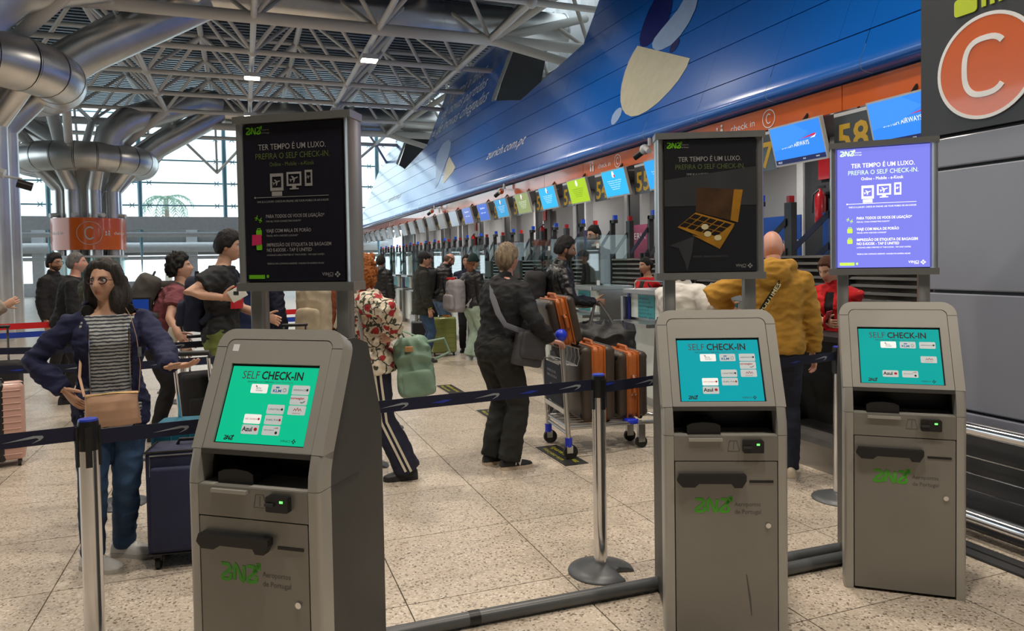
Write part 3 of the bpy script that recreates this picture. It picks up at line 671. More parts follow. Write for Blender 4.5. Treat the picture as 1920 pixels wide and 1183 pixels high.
CARDS = {'sata': ('S4TA', 'AZORES'), 'klm': ('KLM',), 'af': ('AIRFRANCE',), 'nor': ('norwegian',), 'uni': ('UNITED',), 'emb': None, 'red': ('AIR CANADA',), 'dl': ('DELTA',), 'az': ('Azul',), 'ba': ('BRITISH AIRWAYS',)}
def kiosk(x, y, th, sdx, sth, colr, es, cards, mode, label):
    k = empty('check_in_kiosk', (x, y, 0), th, label, 'kiosk')
    wo, wi, zdt, zrb, zpb, ypb, tilt = 0.257, 0.214, 0.741, 0.851, 0.968, 0.024, 0.422
    st_, ct = math.sin(tilt), math.cos(tilt)
    # dark housing
    MB().prism([(0.075, 0.02), (0.075, 0.84), (0.21, 0.86), (0.21, 0.99), (0.30, 1.33), (0.40, 1.30), (0.50, 1.0), (0.50, 0.02)], -0.235, 0.235, 0).obj('housing', m_kside, k)
    for s in (-1, 1):
        MB().prism([(0.03, 0.84), (0.06, 0.985), (0.205, 1.33), (0.30, 1.33), (0.30, 0.84)], min(s*.222, s*.240), max(s*.222, s*.240), 0).obj('side_plate', m_kside, k)
        # front cheek, lower
        c = [(wi+.0015, 0.075), (wi+.0015, 0), (wo-.014, 0), (wo-.004, 0.004), (wo, 0.015), (wo, 0.075)]
        MB().prism([(s*a, b) for a, b in c], 0.0, zrb-.001, 2).obj('front_cheek', m_kfr, k, True, 50)
        # cheek beside the recess (leans back a little)
        def ring(z, dy): return [(s*a, b+dy, z) for a, b in c]
        MB().loft([ring(zrb+.001, 0), ring(zrb+.05, 0.004), ring(zpb-.002, ypb)]).obj('upper_cheek', m_kfr, k, True, 50)
    # slanted head: frame as ring between outer rounded outline and inner panel
    Mh = basis((0, ypb, zpb), (1, 0, 0), (0, st_, ct), (0, -ct, st_))
    sT, rO, rI, iT = 0.437, 0.062, 0.028, 0.398
    def outl(w, t, r, s0=0.0):
        p = [(w, s0)]
        for q in range(7): a = R(90*q/6); p.append((w-r+r*math.cos(a), t-r+r*math.sin(a)))
        for q in range(7): a = R(90+90*q/6); p.append((-w+r+r*math.cos(a), t-r+r*math.sin(a)))
        return p+[(-w, s0)]
    o, i_ = outl(wo, sT, rO), outl(wi+.002, iT, rI)
    n = len(o); vs = [(a, b, z) for z in (0.0, -0.07) for a, b in o]+[(a, b, z) for z in (0.0, -0.07) for a, b in i_]
    fs = []
    for q in range(n-1): fs += [(q, q+1, 2*n+q+1, 2*n+q), (q, n+q, n+q+1, q+1), (2*n+q, 2*n+q+1, 3*n+q+1, 3*n+q), (n+q, 3*n+q, 3*n+q+1, n+q+1)]
    fs += [(0, 2*n, 3*n, n), (n-1, 2*n-1, 4*n-1, 3*n-1)]
    MB().add(vs, fs, Mh).obj('head_frame', m_kfr, k, True, 50)
    for s in (-1, 1): MB().box((s*.2357-.0213, .367, -.001), (s*.2357+.0213, .3688, .0006), Mh).obj('seam', m_dark, k)
    c0, c1, cw = 0.023, 0.307, 0.18
    pn = MB()      # inner panel around the screen opening
    ii = outl(wi, iT-.002, rI, 0.0)
    pn.prism([(wi, c1), *[p for p in ii if p[1] > c1], (-wi, c1)], -0.02, -0.002, 2, M=Mh)
    pn.box((-wi, 0.001, -.02), (wi, c0, -.002), Mh); pn.box((-wi, c0, -.02), (-cw, c1, -.002), Mh); pn.box((cw, c0, -.02), (wi, c1, -.002), Mh)
    pn.obj('head_panel', m_kfr, k)
    bz = MB(); bz.box((-cw, c0, -.014), (cw, c1, -.011), Mh); scr0 = bz.obj('screen_bezel', m_black, k)
    sx0, sx1, sy0, sy1 = -cw+.006, cw-.006, c0+.004, c1-.008
    scr = MB().box((sx0, sy0, -.011), (sx1, sy1, -.0095), Mh).obj('touch_screen', emat('kiosk_screen_'+mode, colr, es), k)
    scr['label'] = 'lit teal self check-in menu'
    def P(u, v): return (sx0+(sx1-sx0)*u, sy1-(sy1-sy0)*v)
    Mt = Mh @ T(0, 0, -.0092)
    def tx(s, u0, u1, v, cap, mt, par=scr, dz=0.0, **kw):
        a, b = P(u0, v); h = cap*(sy1-sy0); text(s, h/0.70, mt, par, Mt @ T(a, b-h/2, dz), width=(u1-u0)*(sx1-sx0), **kw)
    tx('SELF', .13, .33, .115, .105, m_gink); tx('CHECK-IN', .36, .84, .115, .105, m_ink, bold=0.025)
    tx('SELECIONE A SUA COMPANHIA', .21, .52, .205, .018, m_ink, bold=0.01); tx('/ SELECT YOUR AIRLINE', .53, .74, .205, .018, m_gink)
    mcw = mat('card_white', lin('e6e8e6'), 0.5, emit=lin('e6e8e6'), es=0.55); mcg = mat('card_grey', lin('b5bcbc'), 0.5, emit=lin('b5bcbc'), es=0.5)
    mred = mat('card_red', lin('c8202a'), 0.5); mblu = mat('card_blue', lin('1e7fc8'), 0.5)
    cu = {1: .27, 2: .51, 3: .75}; rv = {1: .235, 2: .365, 3: .495, 4: .63, 5: .765}
    for (r, c, nm) in cards:
        u0, v0 = cu[c], rv[r]; (a0, b0), (a1, b1) = P(u0, v0+.12), P(u0+.195, v0)
        MB().rbox(((a0+a1)/2, (b0+b1)/2, 0.0004), ((a1-a0)/2, (b1-b0)/2, 0.0004), 0.004, 2, Mt).obj('airline_card', mcw if nm in ('sata', 'red') else mcg, scr)
        dz = 0.001
        t = CARDS[nm]
        if nm == 'sata': tx('SATA', u0+.06, u0+.12, v0+.055, .022, m_ink, dz=dz); tx('AZORES', u0+.06, u0+.14, v0+.085, .018, m_ink, dz=dz); b = MB(); b.stroke([P(u0+.055, v0+.02), P(u0+.07, v0+.04)], .003, .0005, Mt @ T(0, 0, dz)); b.obj('airline_mark', m_ink, scr)
        elif nm == 'klm':
            tx('KLM', u0+.02, u0+.115, v0+.08, .035, mblu, dz=dz, bold=0.03); b = MB(); b.prism([P(u0+.05+.04*q/4, v0+.035-(.012 if q % 2 else 0)) for q in range(5)]+[P(u0+.09, v0+.045), P(u0+.05, v0+.045)], 0, .0005, 2, M=Mt @ T(0, 0, dz)); b.obj('airline_mark', mblu, scr)
            b = MB(); b.stroke([(P(u0+.155, v0+.07)[0]+.006*math.cos(R(30*q)), P(u0+.155, v0+.07)[1]+.006*math.sin(R(30*q))) for q in range(12)], .001, .0005, Mt @ T(0, 0, dz), closed=True); b.obj('airline_mark', m_gink, scr)
        elif nm == 'nor': tx('norwegian', u0, u0+.155, v0+.035, .03, mred, dz=dz, bold=0.02); b = MB(); b.stroke([P(u0+.12, v0+.085), P(u0+.14, v0+.095), P(u0+.17, v0+.07)], .002, .0005, Mt @ T(0, 0, dz)); b.obj('airline_mark', m_ink, scr)
        elif nm == 'emb':
            b = MB(); b.stroke([P(u0+.06, v0+.07), P(u0+.075, v0+.04), P(u0+.09, v0+.065), P(u0+.105, v0+.03), P(u0+.12, v0+.065), P(u0+.135, v0+.04), P(u0+.15, v0+.07)], .0018, .0005, Mt @ T(0, 0, dz)); b.obj('airline_mark', mred, scr); tx('EMIRATES', u0+.055, u0+.14, v0+.098, .012, mred, dz=dz)
        elif nm == 'az':
            tx('Azul', u0+.01, u0+.125, v0+.055, .055, m_ink, dz=dz, bold=0.03); b = MB(); b.prism([(P(u0+.16, v0+.055)[0]+.007*math.cos(R(40*q)), P(u0+.16, v0+.055)[1]+.006*math.sin(R(40*q))) for q in range(9)], 0, .0005, 2, M=Mt @ T(0, 0, dz)); b.obj('airline_mark', mred, scr)
        elif nm == 'ba':
            tx('BRITISH AIRWAYS', u0+.02, u0+.13, v0+.055, .014, m_ink, dz=dz); b = MB(); b.prism([P(u0+.12, v0+.03), P(u0+.17, v0+.018), P(u0+.175, v0+.028)], 0, .0005, 2, M=Mt @ T(0, 0, dz)); b.obj('airline_mark', mred, scr)
            b = MB(); b.prism([(P(u0+.16, v0+.085)[0]+.005*math.cos(R(40*q)), P(u0+.16, v0+.085)[1]+.005*math.sin(R(40*q))) for q in range(9)], 0, .0005, 2, M=Mt @ T(0, 0, dz)); b.obj('airline_mark', m_ink, scr)
        else:
            tx(t[0], u0+.015, u0+.155, v0+.06, .02, mred if nm == 'red' else m_ink, dz=dz); b = MB(); pc = P(u0+.172, v0+.058); b.prism([(pc[0]+.0045*math.cos(R(60*q)), pc[1]+.0045*math.sin(R(60*q))) for q in range(6)], 0, .0005, 2, M=Mt @ T(0, 0, dz)); b.obj('airline_mark', mred if nm in ('red', 'dl') else m_ink, scr)
    ana_logo(scr, Mt @ T(*P(.09, .965), 0), 0.013, m_ink); tx('VINCI', .735, .845, .945, .028, m_ink); b = MB(); diamond_cross(b, Mt, P(.885, .945), 0.008); b.obj('cross_symbol', m_ink, scr)
    if mode == 'dark': MB().box((-.19, .352, -.002), (-.165, .378, -.0012), Mh).obj('paper_label', m_white, k)
    # recess with boarding-pass printer block
    MB().box((-wi, 0.19, zrb-.005), (wi, 0.20, zpb+.05)).obj('recess_back', m_black, k)
    MB().box((-wi, ypb-.004, zpb-.016), (wi, 0.20, zpb+.002)).obj('recess_lintel', m_kside, k)
    fl_ = MB(); fl_.box((-wi, 0.006, zrb-.012), (-.155, .20, zrb)); fl_.box((-.015, 0.006, zrb-.012), (wi, .20, zrb)); fl_.box((-.155, -.012, zrb-.022), (-.015, .20, zrb-.010)); fl_.obj('recess_floor', m_kfr, k)
    arch = [(-.070, 0), (-.070, .045), (-.05, .055), (0, .06), (.05, .055), (.070, .045), (.070, 0)]
    MB().prism([(-.085+a, zrb-.010+b) for a, b in arch], 0.03, 0.19, 1).obj('printer_mouth', m_black, k, True, 50)
    # strip with card reader
    MB().box((-wi, 0.0, zdt+.004), (wi, 0.05, zrb-.002)).obj('reader_strip', m_kdoor, k)
    rd = MB().rbox((0.11, -.008, 0.808), (0.042, 0.014, 0.026), 0.005, 2, axis=1).obj('card_reader', m_black, k)
    MB().box((0.122, -.0235, 0.815), (0.134, -.022, 0.822)).obj('led', m_led, rd); MB().box((0.068, -.03, 0.803), (0.10, -.02, 0.812)).obj('reader_slot', m_dark, rd)
    b = MB(); Mf = basis((0, -.0006, 0), (1, 0, 0), (0, 0, 1), (0, -1, 0)); b.stroke([(0.008, .786), (.016, .83), (.046, .83), (.056, .786)], .0016, .0006, Mf, closed=True); b.stroke([(.031, .792), (.033, .824)], .002, .0006, Mf); b.obj('pictogram', m_gink, k)
    # door
    dr = MB().rbox((0, 0.018, (0.014+zdt)/2), (wi-.003, 0.018, (zdt-0.014)/2), 0.004, 2, axis=1).obj('door', m_kdoor, k)
    MB().box((-wi, 0.02, 0.0), (wi, 0.07, 0.014)).obj('plinth', m_black, k)
    hp = [(-.195, .690), (.078, .690), (.078, .668), (.060, .638), (.028, .638), (.018, .655), (-.118, .655), (-.135, .640), (-.185, .640), (-.205, .662)]
    MB().prism(hp, -.030, 0.0, 1).obj('ticket_tray', m_black, dr); MB().box((0.097, -.003, 0.652), (0.195, 0.0, 0.662)).obj('slot', m_black, dr)
    ana_logo(dr, Mf @ T(-.128, .530, 0), 0.052, m_ana)
    text('Aeroportos', .026, m_gink, dr, Mf @ T(.034, .552, 0), width=.108); text('de Portugal', .026, m_gink, dr, Mf @ T(.034, .520, 0), width=.108)
    lk = MB(); lk.cyl((0.172, 0, .472), (0.172, -.007, .472), 0.011, n=14); lk.obj('lock', m_chrome, dr, True)
    if mode == 'box': MB().prism([(.080, .262), (.084, .262), (.100, .16), (.104, .085), (.101, .085), (.092, .16)], 0, .0005, 2, M=Mf).obj('scuff_mark', m_gink, dr)
    # sign on two posts
    sgn = MB()
    Msg = T(sdx, 0.479, 0) @ RotM('Z', sth)
    for s in (-1, 1): MB().rbox((s*0.192, 0.05, (1.22+1.50)/2), (0.028, 0.03, 0.14), 0.008, 2, Msg).obj('post', m_alu, k, True)
    W0, Z0, Z1 = 0.253, 1.494, 2.202
    fr = MB()
    def bar(x0, z0, x1, z1, d0=0.0): fr.box((x0, d0, z0), (x1, 0.10, z1))
    bar(-W0-.006, Z0, W0+.006, Z0+.034, -.012); bar(-W0-.006, Z1-.030, W0+.006, Z1, -.012)
    for s in (-1, 1): fr.prism([(s*(SW+.001), 0.012), (s*(SW+.012), 0.0), (s*(W0-.008), -.008), (s*W0, 0.004), (s*W0, 0.10), (s*(SW+.001), 0.10)], Z0+.034, Z1-.030, 2)
    frame_o = fr.obj('sign_frame', m_alu, k, True, 40, Msg)
    dc = {'bright': emat('display_lit', '8487f2', 0.92), 'dark': mat('display_dark_glass', (0.016, 0.015, 0.022), 0.12, coat=0.6, coat_rough=0.05), 'box': mat('display_black_glass', (0.018, 0.018, 0.021), 0.12, coat=0.6, coat_rough=0.05)}[mode]
    MB().box((-SW, 0.0, SZ0), (SW, 0.02, SZ1)).obj('display', dc, frame_o); MB().box((-W0+.002, 0.02, Z0+.01), (W0-.002, 0.098, Z1-.01)).obj('sign_back', m_kside, frame_o)
    poster(frame_o, mode)
    return k
kiosk(0.006, 2.559, -.640, -.122, .056, '12bf8e', 0.85, [(1, 1, 'sata'), (1, 2, 'klm'), (1, 3, 'af'), (2, 3, 'nor'), (3, 2, 'uni'), (3, 3, 'emb'), (4, 1, 'red'), (4, 2, 'dl'), (5, 1, 'az'), (5, 2, 'ba')], 'dark',
      'silver check-in kiosk with green menu screen, pink sticker on its dark sign')
kiosk(1.879, 2.502, -.419, .044, -.013, '10a3ae', 0.80, [(1, 1, 'sata'), (1, 2, 'klm'), (1, 3, 'af'), (2, 3, 'nor'), (3, 2, 'uni'), (3, 3, 'emb'), (4, 1, 'red'), (4, 2, 'dl'), (5, 1, 'az')], 'box',
      'silver self check-in kiosk whose dark sign shows an open chocolate box')
kiosk(2.874, 2.495, -.679, -.015, -.112, '10a8a2', 0.78, [(1, 1, 'sata'), (1, 2, 'klm'), (1, 3, 'af'), (3, 3, 'emb'), (5, 1, 'az'), (5, 2, 'ba')], 'bright',
      'silver self check-in kiosk with a brightly lit lavender sign beside the grey wall')
# ------------------------------------------------------------------ monitors and desk numbers under the band
TENS = {3: 'thirty', 4: 'forty', 5: 'fifty', 6: 'sixty'}; ONES = ['', 'one', 'two', 'three', 'four', 'five', 'six', 'seven', 'eight', 'nine']
def words(n): return TENS[n//10]+('-'+ONES[n % 10] if n % 10 else '')
m_yel = mat('yellow_numeral', lin('c9a227'), 0.4); m_plate = mat('number_plate', lin('3f474c'), 0.35, coat=0.3)
SCR = {58: ('2f86f0', 1.05, 'ba'), 57: ('2f86f0', 1.05, 'ba'), 56: ('2fa8f0', .9, 'drop'), 55: ('2aa4f0', 1.0, 'drop'), 54: ('26b4ee', 1.05, 'drop'), 53: ('a6cc12', 1.0, 'drop'), 52: ('26b4ee', 1.0, 'drop'), 51: ('9aa86a', .8, 'drop'), 50: ('2f9fd8', .9, 'drop'), 49: ('3a68d0', .9, 'txt'), 48: ('6a80d0', .8, 'txt'), 47: ('b8c8d8', .6, None), 46: ('9a9a98', .4, None)}
DESC = {58: 'blue airline', 57: 'blue airline', 56: 'sky-blue notice', 55: 'sky-blue notice', 54: 'cyan notice', 53: 'lime-green notice', 52: 'cyan notice', 51: 'olive notice', 50: 'blue notice', 49: 'royal blue', 48: 'lavender blue', 47: 'pale grey'}
m_scrw = mat('screen_white', (0.8, 0.85, 0.9), 0.4, emit=(0.85, 0.92, 1.0), es=0.9); m_scrr = mat('screen_red', lin('c81e46'), 0.4, emit=lin('c81e46'), es=0.8)
m_off = mat('screen_off', (0.20, 0.20, 0.20), 0.22, var=0.1)
for n in range(58, 34, -1):
    yl = 5.88+1.512*(58-n)
    c = SCR.get(n)
    t = empty('information_monitor', (6.225, yl-.43, 3.205), label='%s monitor beside the yellow number %s' % (DESC.get(n, 'dark grey'), words(n)), cat='monitor', group='monitors under the orange band')
    Mm = basis((0, 0, 0), (0, -1, 0), (0.26, 0, -0.966), (-0.966, 0, -0.26))      # x: along band, y: down the screen
    MB().box((-.43, 0, -.05), (.43, .50, 0), Mm).obj('monitor_case', m_lt, t)
    s = MB().box((-.41, .02, .0), (.41, .475, .002), Mm).obj('screen', emat('monitor_%d' % n, c[0], c[1]) if c else m_off, t)
    MB().box((-.05, .1, -.11), (.05, .3, -.05), Mm).obj('mount', m_black, t); MB().tube([(0.10, 0, -.2), (0.14, 0, 0.0), (0.33, 0, .22), (.33, 0, .34)], 0.02, 6).obj('hanger', m_black, t)
    Mt = Mm @ Matrix.Diagonal((1, -1, -1, 1)); Mt = Mm @ basis((0, 0, 0.003), (1, 0, 0), (0, -1, 0), (0, 0, 1))
    if c and c[2] == 'ba':
        text('BRITISH AIRWAYS', .075, m_scrw, t, Mt @ T(-.27, -.29, 0), width=.46); b = MB(); b.prism([(.06, -.215), (.30, -.175), (.33, -.185), (.31, -.20)], 0, .001, 2, M=Mt); b.obj('red_ribbon', m_scrr, t)
        b = MB(); b.prism([(.22, -.225), (.31, -.20), (.33, -.185), (.30, -.222)], 0, .001, 2, M=Mt); b.obj('white_ribbon', m_scrw, t)
        MB().box((-.41, .42, .002), (.41, .475, .003), Mm).obj('status_bar', mat('status_bar', lin('1a2450'), .4, emit=lin('1a2450'), es=.8), t); text('10:21', .035, m_scrw, t, Mt @ T(-.38, -.462, .001)); text('VINCI', .022, m_scrw, t, Mt @ T(.26, -.455, .001)); text('ANA', .022, m_scrw, t, Mt @ T(.05, -.455, .001))
        MB().prism([(-.41, -.02), (.0, -.02), (.22, -.15), (-.05, -.26), (-.41, -.30)], 0, .0006, 2, M=Mt).obj('pale_wave', emat('screen_wave', '3b8ff2', 1.05), t)
    elif c and c[2] == 'drop':
        b = MB(); b.prism([(.045*math.cos(R(20*k))*(.8 if math.sin(R(20*k)) > 0 else 1), -.09+.06*math.sin(R(20*k))) for k in range(18)], 0, .001, 2, M=Mt); b.obj('drop_symbol', m_scrw, t)
        if n != 53: b = MB(); b.prism([(.04+.025*math.cos(R(30*k)), -.12+.025*math.sin(R(30*k))) for k in range(12)], .001, .002, 2, M=Mt); b.obj('red_dot', m_scrr, t)
        for k in range(5): text('Por favor dirija-se ao balcao indicado' if k < 3 else 'Please proceed to the desk', .026, m_scrw if n != 53 else m_ink, t, Mt @ T(-.25+.03*k, -.21-.038*k, 0), width=.5-.06*k)
    elif c and c[2] == 'txt':
        text('check-in', .08, m_scrw, t, Mt @ T(-.2, -.16, 0), width=.4); text('aberto / open', .05, m_scrw, t, Mt @ T(-.2, -.28, 0), width=.4)
    p = empty('desk_number_sign', (6.45, yl+.38, 2.97), label='grey plate with the yellow number %s' % words(n), cat='sign', group='desk number plates')
    MB().box((0, -.28, -.25), (.02, .28, .25)).obj('plate', m_plate, p); MB().box((-.004, -.28, .22), (0, .28, .26)).obj('rail', m_lt, p)
    text(str(n), .46, m_yel, p, basis((-.003, .24, -.20), (0, -1, 0), (0, 0, 1), (-1, 0, 0)), width=.44, bold=0.02); MB().tube([(.03, 0, .20), (.10, 0, .3), (.12, 0, .57)], .015, 6).obj('hanger', m_black, p)
# band cameras
for (y, lab) in ((10.35, 'white dome camera under the blue bullnose beside the check in lettering'), (17.4, 'small white camera pair under the orange band near desk 50'), (24.6, 'small grey camera under the orange band near desk 46')):
    t = empty('surveillance_camera', (6.22, y, 3.55), label=lab, cat='camera'); MB().cyl((.1, 0, .03), (.1, 0, -.10), 0.035, n=10).obj('mount', m_lt, t, True); MB().sphere((0, 0, -.16), .085, 14, 10).obj('dome', m_lt, t, True)
    MB().cyl((-.02, .05, -.2), (-.10, .16, -.28), .05, n=12).obj('lens', m_black, t, True); MB().cyl((-.02, -.05, -.15), (-.05, -.22, -.22), .045, n=10).obj('spotlight', m_lt if y < 12 else m_orange, t, True)

# ------------------------------------------------------------------ check-in desks, baggage belts, dividers
m_desk = mat('white_glass_front', lin('d3dcd6'), 0.15, coat=0.7, coat_rough=0.05); m_ledge = mat('desk_steel', (0.42, 0.42, 0.41), 0.3, 0.9)
m_teal = mat('teal_notice', lin('2f98a0'), 0.4); m_belt = mat('rubber_belt', (0.015, 0.015, 0.016), 0.55); m_bluetag = mat('blue_tag', lin('1b2c86'), 0.35)
def where(j):
    n = 57-j
    return 'under number %s' % words(n)
for j in range(-1, 23):
    Yd = 6.4+1.512*j+(.15 if j == -1 else 0)
    d = empty('check_in_desk', (4.0, Yd, 0), label='white-fronted check-in desk with steel ledge, %s' % where(j), cat='desk', group='check-in desks in a row')
    MB().box((0.10, 0, 0.0), (0.75, .73, 1.22)).obj('desk_body', m_ledge, d)
    MB().box((0.07, .03, .10), (0.10, .70, .86)).obj('front_panel', m_desk, d); MB().box((0.07, .03, .95), (0.10, .70, 1.21)).obj('upper_panel', m_desk, d)
    MB().rbox((0.02, .365, .905), (.17, .37, .018), .02, 2).obj('ledge', m_ledge, d); MB().rbox((.28, .365, 1.245), (.30, .37, .022), .02, 2).obj('desk_top', m_ledge, d)
    MB().box((0.064, .20, .955), (0.07, .54, 1.205)).obj('notice', m_teal, d)
    Mt = basis((0.0635, .53, 1.19), (0, -1, 0), (0, 0, 1), (-1, 0, 0))
    if -1 <= j < 5:
        for k, s_ in enumerate(('INFORMAÇÃO', 'BAGAGEM DE MÃO', 'hand baggage', '8 kg  55 x 40 x 20', 'LÍQUIDOS 100 ml', 'liquids, gels')): text(s_, .03, m_ink, d, Mt @ T(.01, -.035-.04*k, 0), width=.2+.05*(k % 3))
        for y in (.08, .65):
            for z in (.82, 1.1): MB().cyl((.062, y, z), (.07, y, z), .013, n=10).obj('bolt', m_chrome, d, True)
    MB().box((0.05, .70, .92), (0.06, .745, 1.22)).obj('blue_tag', m_bluetag, d)
    if j in (-1, 0):
        b = MB(); b.tube([(.1, .05, 1.26), (.1, .05, 1.33), (.1, .08, 1.36), (.1, .62, 1.36), (.1, .66, 1.33), (.1, .66, 1.26)], .008, 8); b.obj('wire_guard', m_chrome, d, True)
    if j >= 1:
        MB().box((.12, .02, 1.27), (.13, .71, 1.90)).obj('glass_screen', m_glass, d); MB().box((.13, .02, 1.27), (.5, .03, 1.90)).obj('side_glass', m_glass, d)
        MB().box((.112, .03, 1.74), (.118, .10, 1.80)).obj('clamp', m_lt, d); MB().box((.112, .03, 1.28), (.118, .10, 1.34)).obj('clamp', m_lt, d)
        mo = MB().box((.35, .35, 1.30), (.40, .75, 1.60)).obj('desk_monitor', m_kside, d); MB().box((.37, .5, 1.26), (.42, .6, 1.32)).obj('monitor_foot', m_black, mo)
    # baggage belt next to the desk (its far side)
    if j == -1: continue
    s = empty('baggage_scale', (4.0, Yd+.76, 0), label='steel baggage scale with black belt beside the desk %s' % where(j), cat='scale', group='baggage scales between the desks')
    if j >= 0:
        MB().box((0.0, 0, 0), (.76, .05, 1.18)).obj('side_panel', m_ledge, s); MB().box((.02, .05, 0.0), (.76, .70, .26)).obj('base', m_ledge, s); MB().box((.05, .06, .26), (.76, .69, .32)).obj('belt', m_belt, s)
        MB().box((.60, .05, .32), (.70, .70, 1.18)).obj('steel_hood', m_ledge, s); MB().lathe([(.045, 0), (.045, .012)], n=16, M=basis((.597, .35, .98), (0, 1, 0), (0, 0, 1), (-1, 0, 0))).obj('hood_port', m_black, s)
    else:
        MB().box((0.0, 0, 0), (1.7, .05, .9)).obj('side_panel', m_ledge, s); MB().box((.02, .05, 0.0), (1.7, .70, .2)).obj('base', m_ledge, s); MB().box((.05, .06, .2), (1.7, .69, .26)).obj('belt', m_belt, s)
# station where the mustard hoodie stands: low scale with sloped steel sill and dark louvred back
s = empty('baggage_scale', (3.98, 3.62, 0), label='low baggage scale with sloped steel sill in front of black louvres', cat='scale', group='baggage scales between the desks')
MB().box((0, 0.36, 0), (.05, 1.25, .19)).obj('front_plate', m_ledge, s); MB().prism([(0, .19), (0.02, .19), (.16, .25), (.16, .24)], .36, 1.25, 1).obj('sill', m_ledge, s)
MB().box((.05, .36, 0), (.42, 1.25, .2)).obj('base', m_belt, s); MB().box((.16, .4, .2), (.42, 1.2, .26)).obj('belt', m_belt, s)
MB().box((0, .26, 0), (.10, .36, .62)).obj('corner_post', m_ledge, s); MB().box((.10, .26, 0), (.42, .32, .60)).obj('side_panel', m_ledge, s); MB().box((0.0, 1.22, .0), (.42, 1.27, .62)).obj('side_panel', m_ledge, s)
MB().box((.06, .36, .96), (.38, 1.24, 1.0)).obj('shelf', m_belt, s); MB().box((.36, .36, .26), (.42, 1.22, .96)).obj('dark_hood', m_belt, s)
m_slat = mat('black_louvre', (0.02, 0.021, 0.022), 0.35)
for j in range(-2, 12):
    Yd = 6.4+1.512*j
    t = empty('louvre_screen', (6.6, Yd+.75, .3), label='black louvre screen behind the belt %s' % where(j), cat='louvre', group='black louvre screens behind the belts')
    sl = MB().box((0, -.5, 0), (.12, .85, .035), RotM('Y', .5)).mesh('slat', m_slat)
    for k in range(16): inst('slat', sl, t, T(0, 0, .085*k))
    for y in (-.52, .86): MB().box((.0, y-.02, -.3), (.1, y+.02, 1.4)).obj('upright', m_black, t)
m_capr = mat('red_beacon', lin('c41a20'), 0.3, emit=lin('c41a20'), es=0.1); m_capb = mat('blue_beacon', lin('1a50d8'), 0.3, emit=lin('1a50d8'), es=0.2)
m_post = mat('dark_post', (0.05, 0.05, 0.052), 0.4); m_tape = mat('navy_tape', lin('1a2142'), 0.6); m_tape2 = mat('grey_tape', lin('3a3b40'), 0.6)
for j in range(-2, 23):
    Yd = 6.4+1.512*j
    t = empty('strap_divider', (7.3, Yd+.30, 0), label='red and blue beacon posts with slanting straps behind number %s' % words(57-j), cat='divider', group='strap dividers with beacons')
    for k, (dy, mt, h) in enumerate(((0.0, m_capr, 2.36), (.72, m_capb, 2.42))):
        MB().box((-.05, dy-(.07 if k == 0 else .03), 0), (.05, dy+(.07 if k == 0 else .03), h)).obj('upright', m_post, t)
        if k: MB().box((-.05, dy-.14, h-.07), (.05, dy+.03, h)).obj('arm', m_post, t)
        MB().rbox((0, dy-(.11 if k else 0), h+.05), (.042, .042, .045), .015, 2).obj('beacon', mt, t)
        L_ = 1.36 if k == 0 else .64
        for q in range(2):
            z0 = h-.22-.42*q; z1 = z0-.68*L_; MB().add([(x, y+dy, z) for x in (-.07, -.06) for y, z in ((.02, z0), (L_, z1), (L_, z1-.1), (.02, z0-.1))], [(0, 1, 2, 3), (7, 6, 5, 4), (0, 4, 5, 1), (1, 5, 6, 2), (2, 6, 7, 3), (3, 7, 4, 0)]).obj('strap', m_tape2 if k == 0 else m_tape, t)
# banners behind the desks
def banner(y, z0, z1, w, col, lines, lab, tcol=None, X=8.2):
    t = empty('airline_banner', (X, y, z0), label=lab, cat='banner'); MB().box((0, -w/2, 0), (.02, w/2, z1-z0)).obj('fabric', mat('banner_'+col, lin(col), .5), t)
    for (s, u, v, h, wd_) in lines: text(s, h, tcol or m_white, t, basis((-.004, w/2-u*w, v*(z1-z0)), (0, -1, 0), (0, 0, 1), (-1, 0, 0)), width=wd_*w)
    MB().cyl((.01, 0, -z0), (.01, 0, 0), .02, n=6).obj('stand', m_post, t)
banner(14.0, 1.35, 2.35, .85, 'a04a6a', [('IBERIA', .1, .68, .2, .8), ('Economy', .1, .12, .1, .5)], 'dusty red airline banner with white lettering behind the desks')
banner(16.6, 1.35, 2.35, .9, '5a4a86', [('IBERIA / LEVEL', .05, .78, .13, .9), ('Economy', .4, .1, .1, .5)], 'purple airline banner with white lettering behind the desks')
banner(9.55, 1.25, 2.25, 1.1, '1d56b4', [('BRITISH AIRWAYS', .05, .5, .16, .9), ('Bag drop', .05, .34, .14, .5)], 'blue airline banner with white lettering beside the bald man')
b2 = empty('airline_banner', (8.2, 8.05, 1.2), label='blue airline banner with red and white ribbon mark behind the red coat', cat='banner'); MB().box((0, -.5, 0), (.02, .5, 1.05)).obj('fabric', MATS['banner_1d56b4'], b2)
Mr = basis((-.004, .42, .7), (0, -1, 0), (0, 0, 1), (-1, 0, 0)); MB().prism([(0, 0), (.5, .06), (.6, .05), (.4, .02)], 0, .002, 2, M=Mr).obj('red_ribbon', mat('ribbon_red', lin('c0243a'), .4), b2); MB().prism([(.25, -.06), (.5, -.02), (.6, .03), (.45, -.05)], 0, .002, 2, M=Mr).obj('white_ribbon', m_white, b2); MB().cyl((.01, 0, -1.2), (.01, 0, 0), .02, n=6).obj('stand', m_post, b2)
m_pink = mat('pink_poster', lin('c09098'), .5)
for j in range(8, 22):
    Yd = 6.4+1.512*j; t = empty('small_poster', (7.9, Yd+.7, 1.45), label='dusty pink poster between divider posts behind desk %s' % words(57-j), cat='poster', group='pink posters behind the desks'); MB().box((0, -.3, 0), (.02, .3, .75)).obj('sheet', m_pink, t); MB().cyl((.01, 0, -1.45), (.01, 0, 0), .02, n=6).obj('stand', m_post, t)
